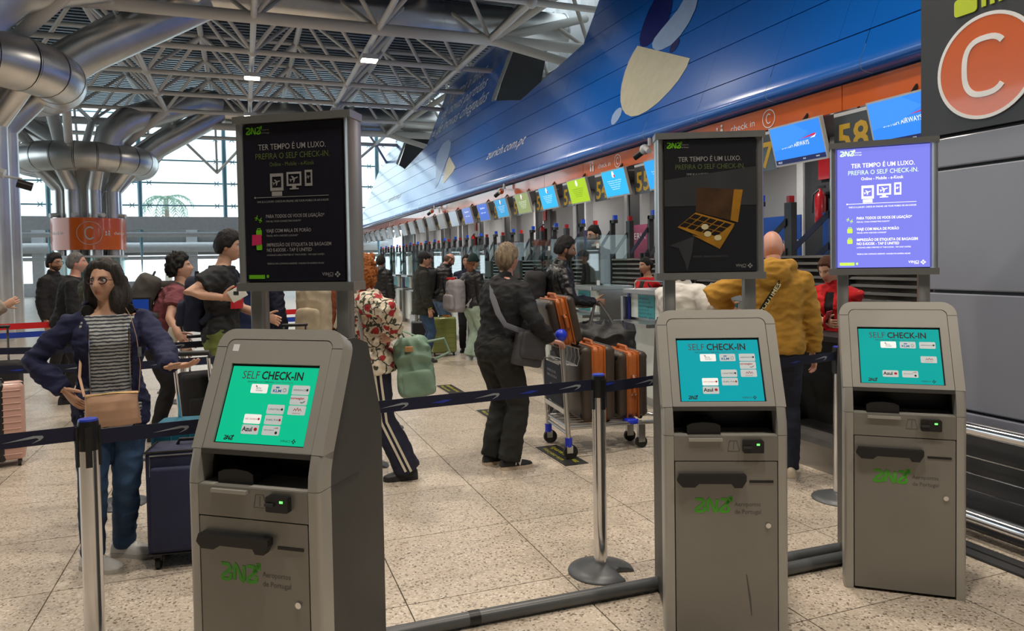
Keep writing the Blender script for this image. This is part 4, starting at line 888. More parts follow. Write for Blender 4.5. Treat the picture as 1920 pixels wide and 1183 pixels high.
# fire extinguishers on the back wall
m_ext = mat('extinguisher_red', lin('9c1420'), 0.3, coat=0.4)
for y, lab in ((9.3, 'red fire extinguisher on the wall between the blue banners'), (21.0, 'red fire extinguisher on the wall behind number forty-eight'), (28.2, 'red fire extinguisher on the wall behind number forty-three')):
    t = empty('fire_extinguisher', (8.88, y, 2.1), label=lab, cat='extinguisher'); MB().lathe([(.02, 0), (.085, .02), (.09, .08), (.09, .46), (.06, .53), (.03, .56), (.03, .60)], n=16).obj('cylinder', m_ext, t, True, 60)
    MB().box((-.02, -.10, .60), (.02, .05, .64)).obj('handle', m_black, t); MB().tube([(-.03, 0, .58), (-.1, .06, .5), (-.11, .06, .2)], .015, 8).obj('hose', m_black, t, True); MB().box((.07, -.12, .75), (.12, .12, 1.1)).obj('bracket_sign', m_ext, t)
    MB().box((.08, -.06, .1), (.14, .06, .5)).obj('bracket', m_black, t)
# staff chair
t = empty('office_chair', (5.05, 4.0, 0), R(100), label='dark olive office chair behind the red coat woman', cat='chair')
m_ch = mat('olive_fabric', (0.04, 0.045, 0.035), .8, bump=.2)
bevel_box('seat', (.46, .46, .08), .03, m_ch, t, T(0, 0, .62)); bevel_box('backrest', (.44, .07, .55), .03, m_ch, t, T(0, -.22, 1.08)); MB().cyl((0, 0, .1), (0, 0, .6), .03, n=10).obj('column', m_black, t)
for k in range(5): MB().cyl((0, 0, .1), (.28*math.cos(k*1.2566), .28*math.sin(k*1.2566), .05), .022, n=8).obj('foot', m_black, t)
# ------------------------------------------------------------------ belt barriers
m_bnavy = mat('navy_webbing', lin('181d38'), 0.65, bump=.1, bscale=300); m_bred = mat('red_webbing', lin('d0161c'), 0.6); m_bblue = mat('blue_webbing', lin('1c40b0'), 0.6)
m_base = mat('cast_base_grey', lin('5a5d60'), 0.42, 0.3); m_capblue = mat('blue_cap', lin('2a3fae'), 0.35)
m_logo = mat('silver_print', lin('9aa0a8'), 0.45)
POSTR = 0.035
def belt_post(x, y, label, h=1.0, rz=0.0, near=True, cap=None):
    t = empty('belt_post', (x, y, 0), rz, label, 'post', 'belt barrier posts')
    n = 24 if near else 12
    MB().cyl((0, 0, .04), (0, 0, h-.11), POSTR, n=n).obj('tube', m_chrome, t, True); MB().lathe([(POSTR*1.03, h-.11), (POSTR*1.03, h-.012), (POSTR*.96, h)], n=n).obj('belt_head', m_black, t, True, 50)
    MB().lathe([(POSTR*.97, h), (POSTR*.9, h+.007)], n=n).obj('cap', cap or m_capblue, t, True)
    for k in range(4):
        a = math.pi/2*k+.0; MB().box((-.011, POSTR*.9, h-.17), (.011, POSTR*1.18, h-.02), RotM('Z', a)).obj('belt_clip', m_black, t)
    # domed base with a notch
    N = 40; nb = int(N*.1); prof = [(.03, .055), (.06, .045), (.12, .028), (.165, .012), (.17, .003)]
    b = MB(); rings = []
    for r, z in prof:
        ring = []
        for i in range(N):
            a = 2*math.pi*i/N; da = abs((a-R(300)+math.pi) % (2*math.pi)-math.pi); rr = r
            if da < .28 and r > .09: rr = .085+.01*(da/.28)
            ring.append((rr*math.cos(a), rr*math.sin(a), z))
        rings.append(ring)
    b.loft(rings, cap=True); b.obj('base', m_base, t, True, 50)
    return t
def belt(p0, p1, label, mt=None, zc=.93, w=.055, logos=0, name='barrier_belt', sag=0.0, flip=False, group='belts between the barrier posts'):
    p0, p1 = V3(*p0), V3(*p1); d = p1-p0; L = np.linalg.norm(d); u = d/L
    t = empty(name, (p0[0], p0[1], zc), math.atan2(u[1], u[0]), label, 'belt', group)
    n = 10; top = [(POSTR+(L-2*POSTR)*k/n, -sag*4*(k/n)*(1-k/n)) for k in range(n+1)]
    vs = [(x, y, z+s*w/2) for y in (-.001, .001) for s in (-1, 1) for x, z in top]; m = n+1; fs = []
    for k in range(n): fs += [(k, k+1, m+k+1, m+k), (2*m+k, 3*m+k, 3*m+k+1, 2*m+k+1), (k, 2*m+k, 2*m+k+1, k+1), (m+k, m+k+1, 3*m+k+1, 3*m+k)]
    MB().add(vs, fs).obj('webbing', mt or m_bnavy, t)
    for k in range(logos):
        x = L*(k+.62)/logos; s = .062
        M = basis((x, -.0015, -.003), (1, 0, 0), (0, 0, 1), (0, -1, 0))
        b = MB(); b.prism([(-s, -.004), (s*.55, .012), (s, .010), (s*1.05, .003), (s*.9, -.006), (s*.45, -.016), (s*.82, -.002), (s*.7, .003)], 0, .0008, 2, M=M); b.obj('ribbon_print', m_logo, t)
        b = MB(); b.prism([(-s*.9, -.004), (s*.2, .006), (s*.8, .002), (s*.1, -.008)], 0, .0006, 2, M=M @ T(L/logos*.5, 0, 0)); b.obj('ribbon_print', m_capblue, t)
    return t
A_, M_, R_ = (-.560, 3.065), (1.68, 3.27), (3.63, 3.65)
belt_post(*A_, 'chrome belt post with blue cap just in front of the striped-shirt woman', 1.03, R(10))
belt_post(*M_, 'chrome belt post on a grey notched base between two kiosks near the trolley', 1.01, R(10))
belt_post(*R_, 'chrome belt post standing beside the lavender-sign kiosk and the low scale', 1.0, R(10))
belt((-2.7, 2.75), A_, 'navy belt running off beside the pink suitcase', logos=4, zc=.985); belt(A_, M_, 'long navy belt passing behind the green-screen kiosk to the trolley post', logos=5, zc=.965); belt(M_, R_, 'navy belt between the trolley post and the low scale post', logos=4, zc=.945)
B1, B2, F1 = (-.82, 5.45), (-.88, 6.65), (.87, 5.66)
belt_post(*B1, 'chrome belt post right behind the striped-shirt woman'); belt_post(*B2, 'chrome belt post holding the blue sign beside the maroon shirt'); belt_post(*F1, 'chrome belt post at the heels of the floral-jacket woman')
belt(B1, F1, 'navy belt behind the dark suitcase towards the floral jacket', logos=4); belt((-2.9, 6.1), B1, 'navy belt by the pink suitcase behind the striped-shirt woman', logos=3)
B3 = (1.25, 6.9); belt(B2, B3, 'navy belt crossing in front of the two young men', logos=4); belt_post(*B3, 'belt post behind the floral-jacket woman', near=False)
belt((-3.2, 7.4), B2, 'navy belt behind the pink suitcase towards the blue sign post', logos=3)
Rr = [(-4.6, 9.4), (-2.75, 9.7), (-.9, 10.1), (.75, 10.5), (2.0, 10.9)]
for k, p in enumerate(Rr): belt_post(*p, ['post of the red belt line nearest the beige coat', 'post of the red belt line beside the bearded man', 'post of the red belt line behind the maroon shirt', 'post of the red belt line behind the tall black T-shirt', 'post of the red belt line near the cap man'][k], near=False)
labs = ['red belt by the beige coat', 'red belt by the bearded man and grey-haired man', 'red belt behind the two young men', 'red belt behind the floral-jacket woman']
for k in range(4): belt(Rr[k], Rr[k+1], labs[k], m_bred, zc=.94, w=.07); 
Rb = [(-4.4, 8.6), (-2.6, 8.9), (-.7, 9.3), (1.2, 9.7)]
labs = ['blue belt in front of the beige coat and bearded man', 'blue belt behind the striped-shirt woman', 'blue belt behind the two young men']
for k in range(3): belt(Rb[k], Rb[k+1], labs[k], m_bblue, zc=.90, w=.06)
for k, p in enumerate(Rb): belt_post(*p, ['blue belt post in front of the beige coat', 'blue belt post near the grey-haired man', 'blue belt post behind the maroon shirt', 'blue belt post behind the floral jacket'][k], near=False)
belt((-4.7, 9.0), (-2.75, 9.7), 'slanting red belt with white print beside the beige coat', m_bred, zc=.97, w=.07)
# blue sign on the queue post
t = empty('queue_sign', (-.84, 6.60, .93), R(-8), label='small royal-blue sign panel with black frame on a belt post', cat='sign')
MB().box((-.12, 0, .10), (.12, .02, .42)).obj('frame', m_black, t); MB().box((-.105, -.003, .115), (.105, 0, .405)).obj('blue_panel', mat('royal_blue_print', lin('1d4fc4'), .3, coat=.4, var=.08), t); MB().cyl((0, .01, 0), (0, .01, .12), .012, n=8).obj('stem', m_chrome, t)
# floor decals between queue and desks
m_mat = mat('black_floor_decal', (0.02, 0.02, 0.02), .45); m_yt = mat('yellow_print', lin('c8c41e'), .5)
for y, lab in ((5.05, 'black floor decal with yellow words under the trolley wheel'), (6.73, 'black floor decal with yellow words beside the old man'), (8.42, 'black floor decal with yellow words in the open aisle')):
    t = empty('floor_decal', (2.30, y, 0.0), label=lab, cat='decal'); MB().box((0, 0, 0), (.2, .62, .003)).obj('sheet', m_mat, t)
    text('Aguarde a sua vez', .075, m_yt, t, basis((.115, .58, .0034), (0, -1, 0), (1, 0, 0), (0, 0, 1)), width=.52); text('Wait your turn', .06, m_yt, t, basis((.035, .56, .0034), (0, -1, 0), (1, 0, 0), (0, 0, 1)), width=.40)
# cable tubes on the floor behind the kiosks
m_tube = mat('grey_plastic_tube', lin('55585a'), .35, var=.05)
t = empty('floor_tube', (.3, 2.99, 0), label='long grey tube lying on the tiles behind the kiosks', cat='tube'); MB().cyl((0, 0, .034), (.60, 0, .034), .03, n=16).obj('tube_section', m_tube, t, True); MB().cyl((.61, 0, .034), (2.68, -.03, .034), .03, n=16).obj('tube_section', m_tube, t, True)
MB().cyl((.585, 0, .034), (.635, 0, .034), .032, n=16).obj('joint', m_black, t, True); bevel_box('bracket', (.10, .12, .03), .01, m_black, t, T(1.62, -.09, .015))
t = empty('floor_tube', (2.12, 2.865, 0), label='short grey tube on the tiles beside the lavender-sign kiosk', cat='tube'); MB().cyl((0, 0, .034), (.80, -.0, .034), .03, n=16).obj('tube_section', m_tube, t, True)
# far totem
t = empty('information_totem', (-8.3, 31, 0), R(8), label='orange and white information totem far behind the queue', cat='totem'); MB().box((-.45, 0, .2), (.45, .15, 2.4)).obj('panel', m_white, t); MB().box((-.40, -.01, 1.5), (.40, 0, 2.3)).obj('orange_field', m_orange, t); MB().box((-.40, -.01, .4), (.40, 0, 1.0)).obj('orange_field', m_orange, t); MB().box((-.5, -.1, 0), (.5, .25, .2)).obj('foot', m_dark, t); text('INFO', .3, m_white, t, basis((-.3, -.012, 1.9), (1, 0, 0), (0, 0, 1), (0, -1, 0)))
# ------------------------------------------------------------------ people: posed, lofted and fused surfaces
def fuse(mb, voxel, smooth=4, name='fused'):
    me = bpy.data.meshes.new(name); me.from_pydata(mb.v, [], mb.f)
    bm = bmesh.new(); bm.from_mesh(me); bmesh.ops.recalc_face_normals(bm, faces=bm.faces); bm.to_mesh(me); bm.free()
    o = bpy.data.objects.new(name, me)
    r = o.modifiers.new('r', 'REMESH'); r.mode = 'VOXEL'; r.voxel_size = voxel; r.use_smooth_shade = True
    if smooth: s = o.modifiers.new('s', 'SMOOTH'); s.factor = 0.5; s.iterations = smooth
    out = bake(o)
    bpy.data.objects.remove(o); bpy.data.meshes.remove(me)
    out.polygons.foreach_set('use_smooth', np.ones(len(out.polygons), bool)); return out
def co_of(me):
    a = np.empty(len(me.vertices)*3); me.vertices.foreach_get('co', a); return a.reshape(-1, 3)
def set_co(me, a): me.vertices.foreach_set('co', a.ravel()); me.update()
def wrinkle(me, amp, scale, st=(1, 1, 1), seed=0.0, ridge=False):
    c = co_of(me); n = np.empty(len(c)*3); me.vertices.foreach_get('normal', n); n = n.reshape(-1, 3); q = c*np.array(st)*scale+seed
    d = perlin(q+50.3)
    if ridge: d = 0.5-np.abs(d)*2
    set_co(me, c+n*(d*amp)[:, None])
def ring(c, ax, ay, rx, ry, n=20, p=2.3):
    out = []
    for i in range(n):
        t = 2*math.pi*i/n; cs, sn = math.cos(t), math.sin(t)
        k = (abs(cs)**p+abs(sn)**p)**(-1/p); out.append(np.asarray(c)+ax*rx*cs*k+ay*ry*sn*k)
    return out
def rotv(axis, a): return np.array(Matrix.Rotation(a, 3, axis))
def ik(a, b, l1, l2, hint):
    d = b-a; L = np.linalg.norm(d)
    if L > (l1+l2)*0.995: b = a+d/L*(l1+l2)*0.995; d = b-a; L = np.linalg.norm(d)
    if L < abs(l1-l2)+.02: L = abs(l1-l2)+.02
    u = d/np.linalg.norm(d); h = np.asarray(hint, float); h = unit(h-u*np.dot(h, u))
    x = (l1*l1-l2*l2+L*L)/(2*L); y = math.sqrt(max(l1*l1-x*x, 1e-6)); return a+u*x+h*y, b
def sstep(x, a, b): t = np.clip((x-a)/(b-a), 0, 1); return t*t*(3-2*t)
def vert_paint_mat(name, rough=0.5, sub=0.08):
    if name in MATS: return MATS[name]
    m = bpy.data.materials.new(name); m.use_nodes = True; nt = m.node_tree; P = nt.nodes['Principled BSDF']; P.inputs['Roughness'].default_value = rough
    at = nt.nodes.new('ShaderNodeVertexColor'); at.layer_name = 'Col'; nz = nt.nodes.new('ShaderNodeTexNoise'); nz.inputs['Scale'].default_value = 60
    mr = nt.nodes.new('ShaderNodeMapRange'); mr.inputs[3].default_value = .93; mr.inputs[4].default_value = 1.06; nt.links.new(nz.outputs['Fac'], mr.inputs[0])
    vm = nt.nodes.new('ShaderNodeVectorMath'); vm.operation = 'SCALE'; nt.links.new(at.outputs[0], vm.inputs[0]); nt.links.new(mr.outputs[0], vm.inputs['Scale']); nt.links.new(vm.outputs[0], P.inputs['Base Color'])
    P.inputs['Subsurface Weight'].default_value = sub; P.inputs['Subsurface Radius'].default_value = (.02, .008, .004); P.inputs['Subsurface Scale'].default_value = .3
    MATS[name] = m; return m
def head_points(d, fem=0.0, wide=1.0):
    """unit directions -> head surface, head 0.236 high; x right, y forward, z up"""
    x, y, z = d[:, 0]*.0745*wide, d[:, 1]*.097, d[:, 2]*.118
    t = sstep(-z, .015, .11); front = sstep(d[:, 1], -.1, .6)
    x = x*(1-(.30+.08*fem)*t*(.5+.5*front)); back = sstep(-d[:, 1], .0, .8); y = y*(1-.30*back*sstep(-z, .01, .1)); y = y+.012*t*front
    z = z*(1-.04*back*sstep(-z, 0, .1)); g = lambda u, s: np.exp(-(u/s)**2); F = sstep(d[:, 1], .15, .5); ax = np.abs(x)
    y = y-.006*F*sstep(ax, .03, .07)
    y = y+F*(.0045*(1-.5*fem)*g(z-.024, .010)*g(x, .045) - .011*g(ax-.031, .015)*g(z-.008, .012) + .004*g(ax-.043, .018)*g(z+.022, .018))
    nz = np.interp(z, [-.05, -.044, -.034, -.026, .004, .022], [0, .010, .025, .024, .010, .003])*(1-.12*fem); nw = np.interp(z, [-.045, -.03, .02], [.0155, .0140, .0085])
    y = y+F*nz*g(x, nw); y = y+F*(.0055*g(z+.0605, .0042)*g(x, .019)+.0062*g(z+.0705, .0048)*g(x, .017)-.0045*g(z+.0655, .0022)*g(x, .022)+.006*g(z+.098, .014)*g(x, .020))
    return np.stack([x, y, z], 1)
def sphere_dirs(nu, nv):
    D = [(0, 0, -1)]
    for j in range(1, nv):
        t = math.pi*j/nv
        for i in range(nu): u = 2*math.pi*i/nu; D.append((math.sin(t)*math.cos(u), math.sin(t)*math.sin(u), -math.cos(t)))
    D.append((0, 0, 1)); L = len(D)-1; F = []
    for i in range(nu):
        k = (i+1) % nu; F.append((0, 1+k, 1+i)); F.append((L, L-nu+i, L-nu+k))
        for j in range(nv-2): F.append((1+j*nu+i, 1+j*nu+k, 1+(j+1)*nu+k, 1+(j+1)*nu+i))
    return np.array(D), F
def hand_mb(curl=.35, spread=.06, thumb=.5):
    """right hand, wrist at origin, fingers +x, back of hand +z, thumb side +y"""
    b = MB(); b.tube([(-.03, 0, 0), (.0, 0, 0), (.03, .002, 0), (.065, 0, 0), (.092, 0, 0), (.098, 0, 0)], [.026, .027, .036, .041, .040, .033], 14, flat=(1, .42), hint=(0, 0, 1))
    for y, L, a in ((.030, .072, spread), (.010, .082, spread*.3), (-.011, .076, -spread*.4), (-.030, .060, -spread*1.2)):
        p = V3(.088, y, 0); ang = curl*.5; pts = [p-V3(.02, 0, 0), p]; seg = (.46, .31, .25)
        for k, sgm in enumerate(seg): p = p+L*sgm*V3(math.cos(ang)*math.cos(a), math.cos(ang)*math.sin(a), -math.sin(ang)); pts.append(p); ang += curl*1.15
        b.tube(pts, [.0085, .0092, .0086, .0078, .0060], 8)
    p = V3(.018, .030, -.004); pts = [p-V3(.01, .012, 0), p]
    for k, L in enumerate((.038, .032, .026)): p = p+L*unit(V3(.72+.15*k*1.0, .60*(1-thumb*.35*k), -.25*thumb*(k+.4))); pts.append(p)
    b.tube(pts, [.013, .0125, .0105, .0095, .007], 8); return b
def shoe(parent, ank, yaw_, mt, smt, L=.27, boot=0.0, lace=None):
    M = T(ank[0], ank[1], ank[2]-.085) @ RotM('Z', yaw_)          # local y forward
    secs = [(-.075, .026, .06+boot), (-.06, .036, .092+boot), (-.02, .038, .10+boot), (.02, .038, .098), (.06, .043, .078), (.11, .048, .060), (.155, .044, .048), (.182, .030, .038), (.192, .012, .028)]
    k = L/.27; rings = []
    for y, w, h in secs:
        r = []
        for i in range(14):
            t = math.pi*i/13; r.append((w*math.cos(t)*(1 if abs(math.cos(t)) > .9 else .98), y*k, .018+(h-.018)*max(0.0, math.sin(t))**.75))
        rings.append(r)
    u = MB().loft(rings).obj('shoe', mt, parent, True, 60, M)
    MB().prism([(w*1.06*s, y*k) for s in (1,) for y, w, h in secs]+[(-w*1.06, y*k) for y, w, h in reversed(secs)], 0.0, .024, 2).obj('sole', smt, u)
    if lace is not None:
        b = MB()
        for q in range(4): b.tube([(-.028, (.015+.022*q)*k, .088-.010*q), (0, (.02+.022*q)*k, .101-.011*q), (.028, (.015+.022*q)*k, .088-.010*q)], .0035, 6)
        b.obj('laces', lace, u)
    return u
SKIN = {'fair': (.62, .36, .25), 'tan': (.50, .27, .17), 'brown': (.30, .155, .095), 'pink': (.64, .33, .25), 'olive': (.47, .27, .18)}
def hair_mat(name, col): return mat(name, col, .58, var=.5, scale=70, stretch=(1, 1, .12), bump=.9, bscale=190, spec=.35)
def person(label, x, y, face, H=1.75, z0=0.0, skin='fair', vox=.012, lean=0.0, side=0.0, head=(0, 0, 0), girth=1.0, fem=0.0, sw=1.0, rw=None, lw=None, relb=(.5, -.8, -.3), lelb=(-.5, -.8, -.3), rf=None, lf=None, pelvis=None, footyaw=None, yawr=None, yawl=None,
           top=None, bottom=None, shoes=((.02, .02, .02), (.02, .02, .02)), hair=None, hcurl=.35, hands=None, group='people in the check-in hall', eyes=True, beard=None, brow=(.03, .02, .015), knee=(0, 1, 0), twist=0.0, hip_shift=(0, 0)):
    s = H/1.755; rz = R(face-90)
    MW = T(x, y, z0) @ RotM('Z', rz); inv = MW.inverted()
    def loc(p): return np.array(inv @ Vector(p))
    # skeleton
    ph = (.93*s if pelvis is None else pelvis); P = V3(hip_shift[0], hip_shift[1], ph)
    Rm = rotv('Z', R(twist)) @ rotv('X', -R(lean)) @ rotv('Y', R(side)); X, Y, Z = Rm[:, 0], Rm[:, 1], Rm[:, 2]
    nk = P+Z*.555*s; sh = {1: P+Z*.472*s+X*.178*s*sw, -1: P+Z*.472*s-X*.178*s*sw}
    Hm = rotv('Z', R(head[0]+twist)) @ rotv('X', -R(lean*.35+head[1])) @ rotv('Y', R(head[2])); hs = s*.99
    hc = nk+Hm[:, 2]*.148*s+Hm[:, 1]*.028*s+Z*.0
    fz = z0*0
    rfl = loc(rf) if rf is not None else V3(.105*s, 0, 0); lfl = loc(lf) if lf is not None else V3(-.105*s, 0, 0)
    ank = {1: rfl+V3(0, 0, .085), -1: lfl+V3(0, 0, .085)}; hipj = {1: P+X*.088*s-V3(0, 0, .02), -1: P-X*.088*s-V3(0, 0, .02)}
    kn = {}
    for q in (1, -1): kn[q], ank[q] = ik(hipj[q], ank[q], .435*s, .425*s, knee)
    wr = {1: loc(rw) if rw is not None else sh[1]+V3(.055, .05, -.53*s), -1: loc(lw) if lw is not None else sh[-1]+V3(-.055, .05, -.53*s)}
    el = {}; el[1], wr[1] = ik(sh[1], wr[1], .285*s, .255*s, relb); el[-1], wr[-1] = ik(sh[-1], wr[-1], .285*s, .255*s, lelb)
    g = girth
    def torso(mb, spec, e=0.0):
        """spec: list of (t along spine, rx, ry, dy)"""
        mb.loft([ring(P+Z*t*s+Y*dy*s, X, Y, (rx*g+e)*s, (ry*g+e)*s) for t, rx, ry, dy in spec])
    BT = [(-.09, .09, .08, 0), (-.05, .150, .105, -.005), (.02, .162, .110, -.005), (.10, .148, .098, 0), (.18, .138+.0*fem, .095, .0), (.28, .155, .105, .0), (.36, .168, .112, .0), (.43, .170, .105, -.005), (.49, .150, .085, -.01), (.53, .085, .065, -.008), (.56, .055, .058, 0)]
    if fem: BT = [(t, rx*(1+.05*fem if t < .1 else 1-.07*fem), ry*(1+.10*fem if .3 < t < .45 else 1), dy+(.01*fem if .3 < t < .4 else 0)) for t, rx, ry, dy in BT]
    # continuous skin body
    b = MB(); torso(b, BT); b.tube([P+Z*.50*s, nk, (nk+hc)/2, hc-Hm[:, 2]*.02*s], [.064*s, .056*s, .052*s, .05*s], 14)
    for q in (1, -1):
        b.tube([P+Z*.47*s+X*q*.06*s, sh[q], (sh[q]+el[q])/2, el[q], (el[q]*.6+wr[q]*.4), wr[q]], [.05*s, .052*s, .045*s, .038*s, .038*s, .026*s], 12)
        b.tube([hipj[q]+V3(0, 0, .06), hipj[q], (hipj[q]+kn[q])/2, kn[q], kn[q]*.65+ank[q]*.35, ank[q]-V3(0, 0, .01)], [.085*s, .085*s, .072*s, .052*s, .052*s, .034*s], 14)
        f = Matrix.Rotation(R((yawr if q > 0 else yawl) if (yawr if q > 0 else yawl) is not None else (footyaw or 0)), 3, 'Z') @ Vector((0, 1, 0)); b.tube([ank[q]-V3(0, 0, .03), ank[q]-V3(0, 0, .05)+np.array(f)*.08, ank[q]-V3(0, 0, .06)+np.array(f)*.15], [.03, .03, .02], 10)
    body = fuse(b, max(vox, .012), 3); V = [co_of(body)]; Fc = [[tuple(p.vertices) for p in body.polygons]]; bpy.data.meshes.remove(body)
    # hands
    hands = hands or {}
    for q in (1, -1):
        hd = hands.get(q, {}); d = unit(V3(*hd['dir'])) if 'dir' in hd else unit(wr[q]-el[q]); d = unit(d)
        if 'wdir' in hd: d = unit(np.array(inv.to_3x3() @ Vector(hd['wdir'])))
        nrm = V3(*hd['back']) if 'back' in hd else X*q*.9+Y*.3
        nrm = unit(nrm-d*np.dot(nrm, d)); ty = np.cross(nrm, d)
        hb = hand_mb(hd.get('curl', hcurl), hd.get('spread', .06), hd.get('thumb', .5)); hm = fuse(hb, max(.0035, vox*.42), 2); c = co_of(hm)*s*.98
        if np.dot(ty, V3(0, 0, 0)+unit(hd.get('thumb_to', Y*1.0+Z*.3))) < 0: c[:, 1] *= -1
        c = wr[q]+c[:, :1]*d+c[:, 1:2]*ty+c[:, 2:]*nrm; V.append(c); Fc.append([tuple(p.vertices) for p in hm.polygons]); bpy.data.meshes.remove(hm)
    nbody = sum(len(v) for v in V)
    nu, nv = (84, 60) if vox <= .009 else (64, 46) if vox <= .011 else (40, 30)
    D, hf = sphere_dirs(nu, nv); hp = head_points(D, fem); sk = np.array(SKIN[skin] if isinstance(skin, str) else skin)
    hcol = np.tile(sk, (len(hp), 1)); F_ = D[:, 1] > .1; xx, zz = np.abs(hp[:, 0]), hp[:, 2]
    def blend(mask, c, k=1.0): hcol[:] = hcol*(1-mask[:, None]*k)+np.array(c)*mask[:, None]*k
    g2 = lambda u, w: np.exp(-(u/w)**4)
    blend(F_*g2(xx, .045)*g2(zz+.03, .022)*(xx > .02), (sk[0]*1.08, sk[1]*.82, sk[2]*.8), .5)
    if beard is not None:
        bc, bk = beard; m = sstep(-zz, .030, .050)*(D[:, 1] > -.05)*(1-g2(xx, .020)*g2(zz+.0655, .009)*F_); m = m*np.clip(1-F_*g2(xx, .02)*(zz > -.047), 0, 1); m = np.maximum(m, F_*g2(xx, .028)*g2(zz+.050, .006)); m = np.maximum(m, (D[:, 1] > -.02)*(D[:, 1] < .25)*(zz < .02)*.9*(zz > -.06)); blend(np.clip(m, 0, 1), bc, bk)
    blend(F_*g2(xx, .023)*g2(zz+.0655, .010), (sk[0]*.72, sk[1]*.42, sk[2]*.42), .9)
    blend(F_*g2(xx-.031, .019)*g2(zz-.0235, .0052), brow, .85); blend(F_*g2(xx-.031, .016)*g2(zz-.007, .006), (.05, .035, .03), .6 if eyes else .9)
    V.append(hc+(hp*hs) @ Hm.T); Fc.append(hf)
    for q in (1, -1):
        eb = MB(); eb.sphere((q*.0745, -.008, -.006), (.010, .019, .032), 10, 8, RotM('Y', 0)); V.append(hc+(np.array(eb.v)*hs) @ Hm.T); Fc.append(eb.f)
    cols = np.vstack([np.tile(sk, (nbody, 1)), hcol, np.tile(sk*np.array((1.02, .86, .84)), (sum(len(v) for v in V)-nbody-len(hcol), 1))])
    me = bpy.data.meshes.new('person'); allf = []; n0 = 0
    for v, f in zip(V, Fc): allf += [tuple(i+n0 for i in p) for p in f]; n0 += len(v)
    me.from_pydata(np.vstack(V).tolist(), [], allf); me.materials.append(vert_paint_mat('skin'))
    for p in me.polygons: p.use_smooth = True
    ca = me.color_attributes.new('Col', 'FLOAT_COLOR', 'POINT'); ca.data.foreach_set('color', np.hstack([cols, np.ones((len(cols), 1))]).astype(np.float32).ravel())
    o = bpy.data.objects.new('person', me); COL.objects.link(o); o.matrix_world = MW; tag(o, label, 'person', group)
    K = dict(s=s, P=P, X=X, Y=Y, Z=Z, nk=nk, sh=sh, el=el, wr=wr, hip=hipj, kn=kn, ank=ank, hc=hc, Hm=Hm, hs=hs, MW=MW, inv=inv, BT=BT, o=o, g=g)
    def HL(p): return hc+Hm @ (np.array(p)*hs)
    MH = Matrix(((*(Hm[0]*hs), hc[0]), (*(Hm[1]*hs), hc[1]), (*(Hm[2]*hs), hc[2]), (0, 0, 0, 1))); K['MH'] = MH; K['HL'] = HL
    if eyes:
        me_ = mat('eye_white', (.75, .73, .70), .25); mi = mat('iris_brown', (.05, .025, .015), .15)
        for q in (1, -1):
            e = MB().sphere((q*.0305, .0705, .0065), .0125, 12, 8).obj('eye', me_, o, True, None, MH); MB().sphere((q*.0305+(eyes if not isinstance(eyes, bool) else 0)*.004, .0800, .0065), (.0052, .004, .0055), 8, 6).obj('iris', mi, e, True)
            MB().tube([(q*.016, .0775, .0085), (q*.024, .0815, .0135), (q*.034, .0800, .0145), (q*.045, .0710, .0095)], [.0012, .0022, .0022, .0012], 6).obj('eyelid', mat('lash', (.05, .03, .025), .6), o, True, None, MH)
    # --- clothing
    if top:
        b = MB(); e = top.get('ease', .016); hem = top.get('hem', -.06); mt = top['mat']; T_ = [r for r in BT if r[0] > hem+.01 and r[0] < .54]
        first = (hem, np.interp(hem, [r[0] for r in BT], [r[1] for r in BT])+top.get('flare', 0), np.interp(hem, [r[0] for r in BT], [r[2] for r in BT])+top.get('flare', 0), 0)
        if hem < -.05: first = (hem, .158+top.get('flare', 0), .110+top.get('flare', 0), 0); T_ = [r for r in T_ if r[0] > -.02]
        torso(b, [first]+T_+[(.545, .075, .07, -.005)], e)
        sl = top.get('sleeve', 1.0); se = top.get('sleeve_ease', e)
        for q in (1, -1):
            pts = [P+Z*.485*s+X*q*.05*s, P+Z*.480*s+X*q*.11*s, sh[q], sh[q]*.5+el[q]*.5]; rr = [.050*s, .056*s+se*.5, .055*s+se*.8, .050*s+se]
            if sl >= .5: pts += [el[q], el[q]*.55+wr[q]*.45, el[q]*.04+wr[q]*.96]; rr += [.046*s+se, .044*s+se, .034*s+se*.7]
            else: pts[-1] = sh[q]*.42+el[q]*.58; rr[-1] = .056*s+se
            b.tube(pts, rr, 16)
        if top.get('collar'): b.tube([nk-Z*.03*s, nk+Z*.012*s+Y*.004, nk+Z*top['collar']*s+Y*.012*s], [.085*s, .074*s, .070*s], 18)
        if top.get('hood'):
            k = top['hood']; rings = []
            for t in range(15):
                a = R(-112+224*t/14); c = nk+Z*(.015+.03*math.cos(a)*-1)*s+X*.088*k*s*math.sin(a)-Y*(.075*k*math.cos(a)+.01)*s; rings.append(c)
            b.tube(rings, [(.028+.030*math.sin(math.pi*t/14))*k*s for t in range(15)], 12)
            b.sphere(nk-Y*.11*k*s-Z*.05*s, (.10*k*s, .06*k*s, .09*k*s), 12, 8)
        jm = fuse(b, vox, top.get('smooth', 5)); wrinkle(jm, top.get('wr', .010), 9.0, (1, 1, 1.6), x, True); wrinkle(jm, top.get('wr', .010)*.45, 26.0, (1, 1, 1.8), y)
        if top.get('quilt'):
            c = co_of(jm); nn = np.empty(len(c)*3); jm.vertices.foreach_get('normal', nn); nn = nn.reshape(-1, 3); set_co(jm, c+nn*(.010*np.abs(np.sin(c[:, 2]*math.pi/.075))-.004)[:, None])
